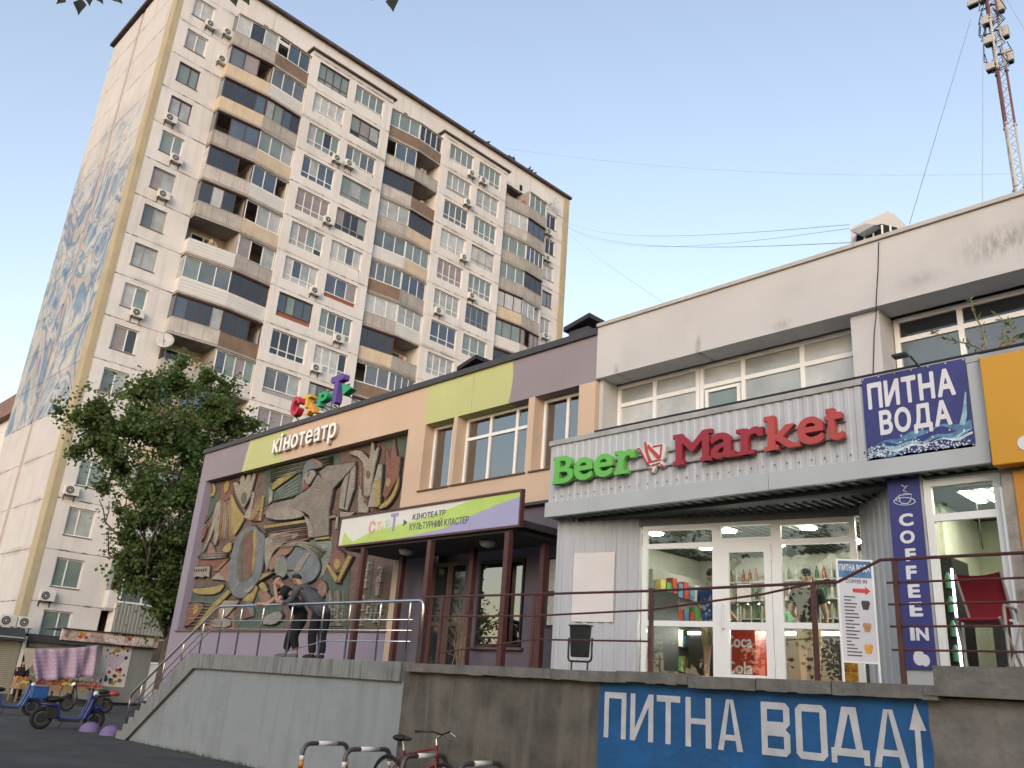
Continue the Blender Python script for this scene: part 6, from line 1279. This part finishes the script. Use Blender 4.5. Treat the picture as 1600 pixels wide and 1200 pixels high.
# stall crates with fruit
M_crate = mat('crate_wood', (.25,.17,.09), .9, var=.3, vs=6); FR = [((.42,.16,.02),'oranges'),((.35,.05,.03),'apples'),((.12,.17,.04),'green peppers'),((.42,.32,.05),'bananas'),((.25,.12,.06),'potatoes'),((.22,.03,.05),'beets')]
st_t = thing('market_table', 'low wooden market table holding fruit crates beside the kiosk', 'table', (-42.0,14.0,0)); MB().box(-42.6,-41.4,12.2,15.8,.50,.55).build('table_top', M_crate, st_t)
for x in (-42.5,-41.5):
    for y in (12.3,14,15.7): MB().box(x-.03,x+.03,y-.03,y+.03,0,.5).build('leg', M_crate, st_t)
rb = random.Random(15)
for i in range(6):
    for r_ in range(2):
        y = 12.3+i*.58; x = -42.5+r_*.58; c, nm = FR[(i*2+r_*3) % 6]
        t = thing('fruit_crate', 'open crate of %s %s' % (nm, ('in the back row','in the front row')[r_]+(' near the stall keeper',' near the fruit kiosk')[i > 2]), 'crate', (x+.25,y+.25,.55), 'fruit crates on the market table')
        zb2 = .55+(.16 if r_ == 0 else 0); mb = MB(); mb.box(x,x+.52,y,y+.52,zb2,zb2+.02)
        for a in ((x,x+.52,y,y+.02),(x,x+.52,y+.5,y+.52),(x,x+.02,y+.02,y+.5),(x+.5,x+.52,y+.02,y+.5)): mb.box(*a,zb2+.02,zb2+.18)
        if r_ == 0: mb.box(x+.02,x+.5,y+.02,y+.5,.552,zb2-.002)
        mb.build('box', M_crate, t); mb = MB()
        for k in range(34): mb.ball((x+rb.uniform(.06,.46),y+rb.uniform(.06,.46),zb2+.17+rb.uniform(-.05,.08)), rb.uniform(.04,.055), 7, 5)
        mb.build('fruit', mat('fruit_'+nm.replace(' ','_'), c, .5, var=.3, vs=8), t, smooth=True, kind='stuff')
# shutters and low annex at the foot of the tower
M_shut = mat('roller_shutter', (.30,.275,.21), .6, var=.08, streak=.2)
an = thing('shutter_annex', 'low annex with beige roller shutters and dark eave at the tower foot', 'shop annex', (-50.5,15,0)); FA = F3((-50.6,0,0),(0,1,0),(1,0,0))
def shutter(F, u0, u1, v1):
    mb = MB(); n = 26
    for i in range(n): mb.fbox(F,u0,u1,v1*i/n,v1*(i+.86)/n,-.02,.012)
    mb.fbox(F,u0,u1,0,v1,-.05,-.021); mb.build('shutter', M_shut, an)
shutter(FA,15.0,18.6,2.55); MB().fbox(FA,14.8,18.9,2.56,2.95,-.75,.25).build('eave', M_cap, an); shutter(F3((-50.2,0,0),(0,1,0),(1,0,0)),13.1,14.5,2.45); shutter(F3((-50.2,0,0),(0,1,0),(1,0,0)),11.4,12.95,2.45)
MB().box(-55,-50.22,10.5,14.38,0,2.5).build('annex_body', M_pan[1], an); MB().fbox(F3((-50.2,0,0),(0,1,0),(1,0,0)),14.55,14.72,0,2.8,-.3,.06).build('pier', M_pan[1], an); MB().fbox(F3((-50.2,0,0),(0,1,0),(1,0,0)),12.96,13.09,0,2.5,-.1,.05).build('pier', M_pan[1], an)
MB().prism([(-49.7,10.4,2.52),(-49.7,10.4,2.72),(-50.2,10.4,3.15),(-54,10.4,3.2),(-54,10.4,2.52)],(0,4.1,0)).build('annex_roof', mat('green_black_roof', (.03,.04,.035), .7, var=.3), an); MB().fbox(F3((-49.68,0,0),(0,1,0),(1,0,0)),10.4,14.45,2.66,2.72,0,.02).build('gutter', M_trim, an)
for x, y in ((12,962),(40,965)):
    p = P(x,y,X=-50.6); p.z = 3.2; p.y -= .4; copy_tree(ac0, loc=p, label='air conditioner on the dark annex roof, '+('away from' if x < 30 else 'right against')+' the tower corner')
MB().box(-51.38,-50.15,19.0,24.3,.0,1.9).build('loggia_base', M_pan[0], tw); FLg = F3((-50.15,0,0),(0,1,0),(1,0,0))
window(FLg,19.0,24.2,1.92,3.3,M_white,tw,(20.2,20.7,21.9,22.4,23.4),(),[PANE[0],PANE[0],PANE[0],PANE[1]],n=0,fw=.1,name='loggia_window'); MB().box(-51.38,-50.0,18.9,24.4,3.32,3.42).build('loggia_cornice', M_cap, tw)
profile(F3((-50.4,0,0),(0,1,0),(1,0,0)),18.9,24.3,3.43,5.0,.2,.03).build('loggia_cladding', mat('grey_profile', (.25,.25,.22), .7, var=.1), tw); MB().box(-51.38,-50.42,18.9,24.3,3.43,5.0).build('loggia_side', M_pan[0], tw); window(F3((-50.4,0,0),(0,1,0),(1,0,0)),18.95,24.2,5.02,6.6,M_white,tw,(20.2,21.6,23.0),(),[PANE[1]],n=0,fw=.09,name='loggia_window')
# far low building at the left edge
fb = thing('far_house', 'distant pale house with brown roof beyond the tower', 'house', (-95,22,0)); MB().box(-110,-84,19.6,40,0,22.6).build('wall', M_pan[2], fb)
MB().prism([(-112,19.0,22.6),(-82,19.0,22.6),(-84,19.0,24.4),(-112,19.0,24.4)],(0,22,0)).build('roof', mat('brown_roof', (.20,.12,.10), .8, var=.2), fb)
Ff = F3((0,19.6,0),(1,0,0),(0,-1,0))
for x in (-92,-88.5,-85.8): 
    for z in (13,17,20): window(Ff,x,x+1.6,z,z+1.7,M_white,fb,(x+.8,),(),[PANE[1]],n=.02,joined=True)
# ================================================================== MAST AND WIRES
ms = thing('antenna_mast', 'red and white lattice radio mast carrying panel antennas behind the building', 'mast', (-6.5,30,0)); MC = P(1592,298,Y=30); mxc, myc = MC.x, 30
M_mr = mat('mast_red', (.15,.065,.06), .6, var=.15); M_mw = mat('mast_white', (.42,.40,.38), .6, var=.1); hw = .17
legs = [Vector((mxc+hw*1.15*math.cos(a),myc+hw*1.15*math.sin(a),0)) for a in (.4,.4+2.09,.4+4.19)]
secs = [(8,19.6,M_mw),(19.6,22.2,M_mw),(22.2,24.6,M_mr),(24.6,27.0,M_mw),(27.0,31,M_mr)]
for z0, z1, m in secs:
    for l in legs: MB().tube([l+Vector((0,0,z0)),l+Vector((0,0,z1-.02))], .045, 6).build('mast_leg', m, ms)
    for l in legs: MB().tube([l+Vector((0,0,z1-.06)),l+Vector((0,0,z1))], .075, 8).build('flange', m, ms)
    n = int((z1-z0)/.32)
    mb = MB()
    for i in range(n):
        for k in range(3):
            a, b = legs[k], legs[(k+1) % 3]; p, q = (a,b) if i % 2 else (b,a); mb.tube([p+Vector((0,0,z0+(z1-z0)*i/n)),q+Vector((0,0,z0+(z1-z0)*(i+1)/n))], .013, 4)
    mb.build('lattice', mat('lattice_grey', (.30,.31,.33), .5), ms, kind='stuff')
M_ant = mat('antenna_beige', (.40,.385,.36), .6, var=.06); M14 = lambda x, y: (1400+x/3.75, y/3.75)
for (x, y, w_, h_, dp) in ((450,20,60,55,0),(515,5,55,30,.1),(535,120,60,75,-.1),(550,235,62,70,-.1),(555,392,50,62,-.1),(615,35,26,75,.3),(642,185,28,75,.3),(668,325,26,85,.3)):
    a = P(*M14(x-w_/2,y+h_/2),Y=30+dp); b = P(*M14(x+w_/2,y-h_/2),Y=30+dp); an_ = MB().box(a.x,b.x,30+dp-.12,30+dp+.12,a.z,b.z).build('antenna_panel', M_ant, ms, bevel=.03)
    MB().box(a.x+.03,b.x-.03,30+dp-.1,30+dp+.1,a.z-.06,a.z-.002).build('connector_plate', M_black, an_)
    MB().tube([((a.x+b.x)/2,30+dp,(a.z+b.z)/2),(mxc,myc,(a.z+b.z)/2+.05)], .035, 6).build('mount_arm', M_black, an_)
rb = random.Random(5)
for i in range(26):
    z = rb.uniform(24.9,29.5); s = rb.choice((-1,1)); p = Vector((mxc+s*rb.uniform(.1,.4),myc-.2,z)); q = Vector((mxc+rb.uniform(-.1,.1),myc-.2,z-rb.uniform(.4,1.1))); m_ = (p+q)/2+Vector((s*rb.uniform(.1,.35),0,-.25)); MB().tube([p,p.lerp(m_,.6),m_,q.lerp(m_,.5),q], .018, 5).build('feeder_cable', M_black, ms)
mb = MB().tube([(mxc+.02,myc,8),(mxc+.02,myc,30)], .05, 6).build('cable_run', M_black, ms) if False else None
def wire(label, p, q, sag, r, n=16):
    p, q = Vector(p), Vector(q); pts = [p.lerp(q,i/n)-Vector((0,0,sag*4*(i/n)*(1-i/n))) for i in range(n+1)]
    return tag(MB().tube(pts, r, 4).build('cable', mat('wire_grey', (.22,.23,.25), .6)), label, 'cable', 'overhead cables')
wire('guy wire slanting from the mast head to the white parapet', P(1517,30,Y=29.8), P(1421,350,Y=22), 0, 0.0100); wire('plumb cable hanging beside the mast', P(1536,10,Y=29.6), P(1535,318,Y=29.6), 0, 0.0080); wire('guy wire leaving the mast head on the side away from the tower', P(1570,-5,Y=30), P(1606,55,Y=30), 0, 0.0100)
T_ = Vector((X0+.2,53.6,46.2)); wire('upper cable strung from the tower corner to the rooftop unit', T_, P(1327,351,Y=15.2), .9, 0.0066); wire('lower sagging cable strung from the tower corner to the white parapet', T_-Vector((0,0,.35)), P(1330,379,Y=15.0), 1.0, 0.0084); wire('thin middle cable strung from the tower corner to the rooftop unit', T_-Vector((0,0,.15)), P(1327,357,Y=15.2), 1.4, 0.0054); wire('thin cable dropping steeply from the tower corner behind the parapet', T_-Vector((0,0,.6)), P(1042,476,Y=20), .3, 0.0054); wire('faint high cable passing behind the mast', P(690,215,X=X0-2), P(1620,270,Y=60), 1.5, 0.0075)
# pigeons on the tower roof
M_pig = mat('pigeon', (.035,.035,.04), .8, var=.2); pg0 = None
for i, (x, y) in enumerate(((738,208),(762,223),(795,246),(799,248),(803,251),(826,266),(830,268),(836,273),(208,30))):
    p = P(x,y+3,X=X0+.1); p.z = ROOF+.12
    if x < 300: p = P(x,y,Y=TY0); p.z = ROOF+.10
    if pg0 is None:
        pg0 = local_thing('pigeon', 'dark pigeon perched on the tower roof edge', 'pigeon', p, .5, 'pigeons on the tower roof edge'); b = MB(); b.tube([(-.34,0,.10),(-.22,0,.16),(0,0,.22),(.12,0,.30),(.17,0,.40),(.20,0,.44)], [.015,.06,.11,.09,.05,.045], 8); b.tube([(.22,0,.44),(.28,0,.43)], [.015,.004], 5); b.build('body', M_pig, pg0, smooth=True)
        for s in (-1,1): MB().tube([(0,s*.04,.14),(.01,s*.04,0)], .01, 4).build('leg', M_pig, pg0)
    else: copy_tree(pg0, loc=p, rotz=i*1.3)
# overhanging twigs with leaves near the camera
M_ov = mat('near_leaf', (.018,.026,.010), .6, var=.3, vs=20)
def twig(label, px_list, dist, seed):
    c = Vector((0,0,EYE))+ray(*px_list[0]).normalized()*dist; t = thing('leafy_twig', label, 'twig', tuple(c)); rd = random.Random(seed); top = Vector((0,0,EYE))+ray(px_list[0][0]+30,px_list[0][1]-170).normalized()*dist
    for x, y, s, ang in px_list[1:]:
        p = Vector((0,0,EYE))+ray(x,y).normalized()*(dist+rd.uniform(-.15,.15)); MB().tube([top,top.lerp(p,.6)+Vector((.02,.02,.03)),p], [.006,.004,.002], 5).build('stem', M_bark, t)
        L_ = .8*s/FPX*dist; dn = (-_u*math.cos(ang)+_r*math.sin(ang)); sd = (_r*math.cos(ang)+_u*math.sin(ang)); nn = -_fwd; out = []
        for u, v in ((0,0),(.22,.18),(.42,.35),(.30,.55),(.12,.8),(0,1.05),(-.12,.8),(-.30,.55),(-.42,.35),(-.22,.18)): out.append(p+sd*u*L_+dn*v*L_+nn*(.25*abs(u)*L_))
        mb = MB(); k = len(out); mb.add(out+[q+nn*.002 for q in out],[tuple([0]+[i,i+1]) for i in range(1,k-1)]+[tuple(k+j for j in (0,i+1,i)) for i in range(1,k-1)]); mb.build('leaf', M_ov, t)
twig('dark hanging leaves over the sky left of the tower roof', [(135,-20),(128,-2,26,-.2),(150,-14,24,.5),(140,-12,22,0),(176,-12,24,.7),(104,-6,20,-.9)], 6.5, 1); twig('dark hanging leaves over the sky beyond the tower roof', [(600,-20),(612,-6,28,.1),(590,-10,16,-.7),(640,-12,16,.6),(572,-10,12,-.4)], 6.5, 2)
twig('green hanging leaves in front of the tower attic', [(365,-20),(365,-8,20,.2),(380,-14,26,.4),(345,-16,18,-.6)], 7, 3)
# ================================================================== PEOPLE
M_skin = mat('skin', (.36,.20,.14), .6, var=.08, vs=20); M_hair = mat('dark_hair', (.012,.010,.009), .7, var=.2); M_btee = mat('black_cotton', (.010,.010,.011), .9, var=.2, vs=10); M_bpan = mat('black_trousers', (.010,.010,.013), .9, var=.25, vs=8); M_jack = mat('charcoal_jacket', (.06,.062,.07), .8, var=.3, vs=7); M_shoe = mat('grey_shoe', (.10,.10,.12), .7, var=.3, vs=20); M_bsho = mat('black_shoe', (.014,.014,.016), .6, var=.2)
def skin(name, chains, m, parent, sub=2):
    """chains of (point, radius); a chain may start at an index of an earlier point"""
    vs, es, rs = [], [], []; idx = {}
    for ch in chains:
        prev = None
        for key, p, r in ch:
            if p is None: prev = idx[key]; continue
            vs.append(tuple(p)); rs.append(r); i = len(vs)-1; idx[key] = i
            if prev is not None: es.append((prev,i))
            prev = i
    me = bpy.data.meshes.new(name); me.from_pydata(vs, es, []); o = bpy.data.objects.new(name, me); COL.objects.link(o); o.parent = parent; me.materials.append(m)
    sk = o.modifiers.new('skin','SKIN'); sk.use_smooth_shade = True
    for i, r in enumerate(rs):
        rr = r if isinstance(r, tuple) else (r,r); me.skin_vertices[0].data[i].radius = rr
    me.skin_vertices[0].data[0].use_root = True
    ss = o.modifiers.new('sub','SUBSURF'); ss.levels = sub; ss.render_levels = sub; return o
def person(label, J, top, pants, shoe, sleeve, hairm=None, short_leg=False, jacket=False, face=Vector((0,-1,0)), cat='person'):
    o = (J['aL']+J['aR'])/2; o = Vector((o.x,o.y,J['floor'])); t = thing('person', label, cat, tuple(o)); V3 = lambda p: Vector(p)-o
    j = {k: V3(v) for k, v in J.items() if k != 'floor'}; up = (j['head']-j['neck']).normalized()
    hands = []
    for s in 'LR':
        d = (j['h'+s]-j['e'+s]).normalized(); sd = d.cross(face).normalized(); pal = j['h'+s]+d*.05
        hands.append([('h'+s,None,0),('p'+s,pal,.034)])
        for k, (off, ln) in enumerate(((-.026,.06),(-.009,.068),(.009,.064),(.026,.05))):
            a = pal+d*.035+sd*off; hands.append([('p'+s,None,0),('f%s%d' % (s,k),a,.010),('g%s%d' % (s,k),a+d*ln*.55-face*-.012,.009),('k%s%d' % (s,k),a+d*ln*.9+face*.03,.008)])
        hands.append([('h'+s,None,0),('t'+s,j['h'+s]+d*.03+sd*.04,.011),('u'+s,j['h'+s]+d*.07+sd*.05,.009)])
    hd = j['head']
    body = [[('pel',j['pel'],(.15,.11)),('bel',j['pel'].lerp(j['ch'],.5),(.135,.105)),('ch',j['ch'],(.165,.115)),('uc',j['ch'].lerp(j['neck'],.6),(.12,.095)),('nb',j['ch'].lerp(j['neck'],.86),.062),('nk',j['neck'].lerp(hd,.25),.048),('ju',hd-up*.095+face*.01,(.055,.06)),('jaw',hd-up*.055+face*.018,(.078,.082)),('hd',hd+up*.02,(.088,.102)),('cr',hd+up*.085-face*.01,(.072,.085))]]
    for s in 'LR':
        body += [[('ch',None,0),('s'+s,j['s'+s],.064),('e'+s,j['e'+s],.049),('h'+s,j['h'+s],.033)], [('pel',None,0),('hp'+s,j['hp'+s],.098),('k'+s,j['k'+s],.063),('a'+s,j['a'+s],.040),('to'+s,j['to'+s]+Vector((0,0,.03)),.022)]]
    body.append([('jaw',None,0),('nose',hd-up*.02+face*.118,.015)])
    skin('body', body+hands, M_skin, t)
    kw = 1.22 if jacket else 1.05
    sh = [[('hem',j['pel'].lerp(j['ch'],-.10 if not jacket else -.20)+Vector((0,0,-.02 if not jacket else -.05)),(.165*kw,.135*kw)),('pel',j['pel'].lerp(j['ch'],.06),tuple(q_*kw for q_ in (.175,.14))),('bel',j['pel'].lerp(j['ch'],.5),tuple(q_*kw for q_ in (.168,.138))),('ch',j['ch'],tuple(q_*kw for q_ in (.19,.145))),('uc',j['ch'].lerp(j['neck'],.6),(.145,.115)),('nk',j['neck'].lerp(j['ch'],.12),.085)]]
    for s in 'LR':
        arm = [('uc',None,0),('s'+s,j['s'+s],.088)]
        arm += [('e'+s,j['e'+s],.072),('h'+s,j['h'+s].lerp(j['e'+s],.12),.052)] if sleeve == 'long' else [('m'+s,j['s'+s].lerp(j['e'+s],.65),.076)]
        sh.append(arm)
    skin('jacket' if jacket else 't_shirt', sh, top, t)
    pa = [[('pel',j['pel'],(.172,.135)),('wst',j['pel'].lerp(j['ch'],.32),(.14,.11))]]
    for s in 'LR':
        lg = [('pel',None,0),('hp'+s,j['hp'+s],.128),('k'+s,j['k'+s],.098)]
        if short_leg == 'shorts': lg = lg[:2]+[('k'+s,j['hp'+s].lerp(j['k'+s],.9),.086)]
        else: lg.append(('a'+s,j['a'+s].lerp(j['k'+s],.2 if short_leg else .05),.08))
        pa.append(lg)
    skin('trousers' if not short_leg == 'shorts' else 'shorts', pa, pants, t)
    for s in 'LR': skin('shoe', [[('h',j['a'+s]+(j['a'+s]-j['to'+s]).normalized()*.045+Vector((0,0,-.03)),.056),('m',j['a'+s].lerp(j['to'+s],.35)+Vector((0,0,-.005)),.062),('n',j['a'+s].lerp(j['to'+s],.7)+Vector((0,0,.012)),.058),('t',j['to'+s]+Vector((0,0,.045)),(.056,.044))]], shoe, t)
    if jacket: skin('hood', [[('a',j['neck']-face*.16+Vector((0,0,-.09)),.06),('b',j['neck']-face*.11+Vector((0,0,-.03)),.075),('c',j['neck']-face*.05+Vector((0,0,-.01)),.06)]], top, t)
    hc = hd+up*.055-face*.022; skin('hair', [[('a',hd-up*.01-face*.075,.062),('b',hd+up*.07-face*.045,(.09,.088)),('c',hd+up*.105+face*.02,(.08,.066)),('d',hd+up*.10+face*.065,(.058,.032))]], hairm or M_hair, t)
    sd = up.cross(face).normalized()
    for s in (-1,1):
        MB().ball(hd+face*.094+sd*s*.034+up*.012, .0105, 8, 6).build('eye', M_black, t); MB().ball(hd+sd*s*.092-up*.01, .026, 8, 6, (.5,.8,1.2)).build('ear', M_skin, t, smooth=True)
    MB().tube([hd+face*.094+sd*.022-up*.062,hd+face*.102-up*.064,hd+face*.094-sd*.022-up*.062], .006, 5).build('mouth', mat('lips', (.25,.09,.08), .6), t)
    # local meshes were built round the origin
    return t
v = lambda x, y, z: Vector((x,y,z))
# the parts above use local coordinates, so the MB origin must not be subtracted twice
_old_thing = thing
def thing(name, label, cat, loc=(0,0,0), group=None, rotz=0):
    o = _old_thing(name, label, cat, loc, group, rotz)
    if name == 'person': ORG[o.name] = (0,0,0)
    return o
f = TZ
fa = Vector((-.35,-.9,-.25)).normalized()
person('man in black t-shirt and cropped black trousers leaning on the steel handrail', dict(floor=f,
    pel=v(-16.45,10.02,f+.90), ch=v(-16.74,9.79,f+1.30), neck=v(-16.87,9.69,f+1.475), head=v(-16.95,9.62,f+1.57), sL=v(-16.62,9.66,f+1.40), sR=v(-16.97,9.80,f+1.38), eL=v(-16.62,9.49,f+1.10), hL=v(-16.86,9.52,f+1.42), eR=v(-17.02,9.52,f+1.08), hR=v(-17.25,9.46,f+1.07),
    hpL=v(-16.36,10.0,f+.84), hpR=v(-16.54,10.04,f+.84), kL=v(-16.40,9.86,f+.46), kR=v(-16.62,9.90,f+.46), aL=v(-16.32,9.95,f+.09), aR=v(-16.72,9.92,f+.09), toL=v(-16.50,9.80,f), toR=v(-16.94,9.80,f)), M_btee, M_bpan, M_shoe, 'short', short_leg=True, face=fa)
fb_ = Vector((-.93,-.30,-.2)).normalized()
person('man in charcoal jacket turned towards his friend at the steel handrail', dict(floor=f,
    pel=v(-15.62,9.98,f+.94), ch=v(-15.98,9.84,f+1.30), neck=v(-16.19,9.74,f+1.475), head=v(-16.30,9.70,f+1.58), sL=v(-16.04,9.60,f+1.39), sR=v(-16.06,9.99,f+1.37), eL=v(-16.14,9.49,f+1.09), hL=v(-16.40,9.47,f+1.08), eR=v(-16.25,9.80,f+1.06), hR=v(-16.45,9.56,f+1.10),
    hpL=v(-15.64,9.88,f+.88), hpR=v(-15.60,10.07,f+.88), kL=v(-15.70,9.86,f+.48), kR=v(-15.56,10.0,f+.48), aL=v(-15.62,9.88,f+.09), aR=v(-15.42,9.98,f+.09), toL=v(-15.86,9.82,f), toR=v(-15.66,9.92,f)), M_jack, M_bpan, M_bsho, 'long', jacket=True, face=fb_)
def standing(label, x, y, z, h, face, top, pants, shoe=None, sleeve='short', short_leg=False, hairm=None, arms=.35):
    face = Vector(face).normalized(); sd = Vector((0,0,1)).cross(face); k = h/1.75; p = lambda a, b, c: Vector((x,y,z))+sd*a*k+face*b*k+Vector((0,0,c*k))
    return person(label, dict(floor=z,pel=p(0,0,.93),ch=p(0,.02,1.28),neck=p(0,.02,1.48),head=p(0,.04,1.63),sL=p(.18,0,1.40),sR=p(-.18,0,1.40),eL=p(.25,arms*.2,1.12),eR=p(-.25,arms*.2,1.12),hL=p(.2,arms,1.0),hR=p(-.2,arms,1.0),hpL=p(.09,0,.88),hpR=p(-.09,0,.88),kL=p(.10,.03,.48),kR=p(-.10,.03,.48),aL=p(.10,0,.09),aR=p(-.10,0,.09),toL=p(.13,.16,0),toR=p(-.13,.16,0)), top, pants, shoe or M_bsho, sleeve, hairm, short_leg, face=face)
M_bluet = mat('blue_tshirt', (.015,.04,.16), .85, var=.15); M_khaki = mat('khaki_shorts', (.32,.23,.13), .9, var=.1); M_dkt = mat('dark_top', (.02,.02,.025), .9); M_grn = mat('green_shirt', (.03,.25,.10), .85)
q = FS(U(1090),0,-.55); standing('shop customer in blue t-shirt and khaki shorts seen from behind', q.x, q.y, TZ, 1.78, (.1,1,0), M_bluet, M_khaki, short_leg='shorts')
q = FS(U(1243),0,-.55); standing('shop customer in dark top and khaki shorts beside the glass door', q.x, q.y, TZ, 1.75, (-.3,1,0), M_dkt, M_khaki, short_leg='shorts')
standing('bar keeper in green shirt behind the beer taps', -8.15, 15.0, TZ, 1.68, (.1,-1,0), M_grn, M_bpan)
q = P(27,1080,X=-43.0); standing('stall keeper in black top beside the cream cloth', q.x, q.y, 0, 1.62, (1,-.2,0), M_btee, M_bpan, sleeve='long')
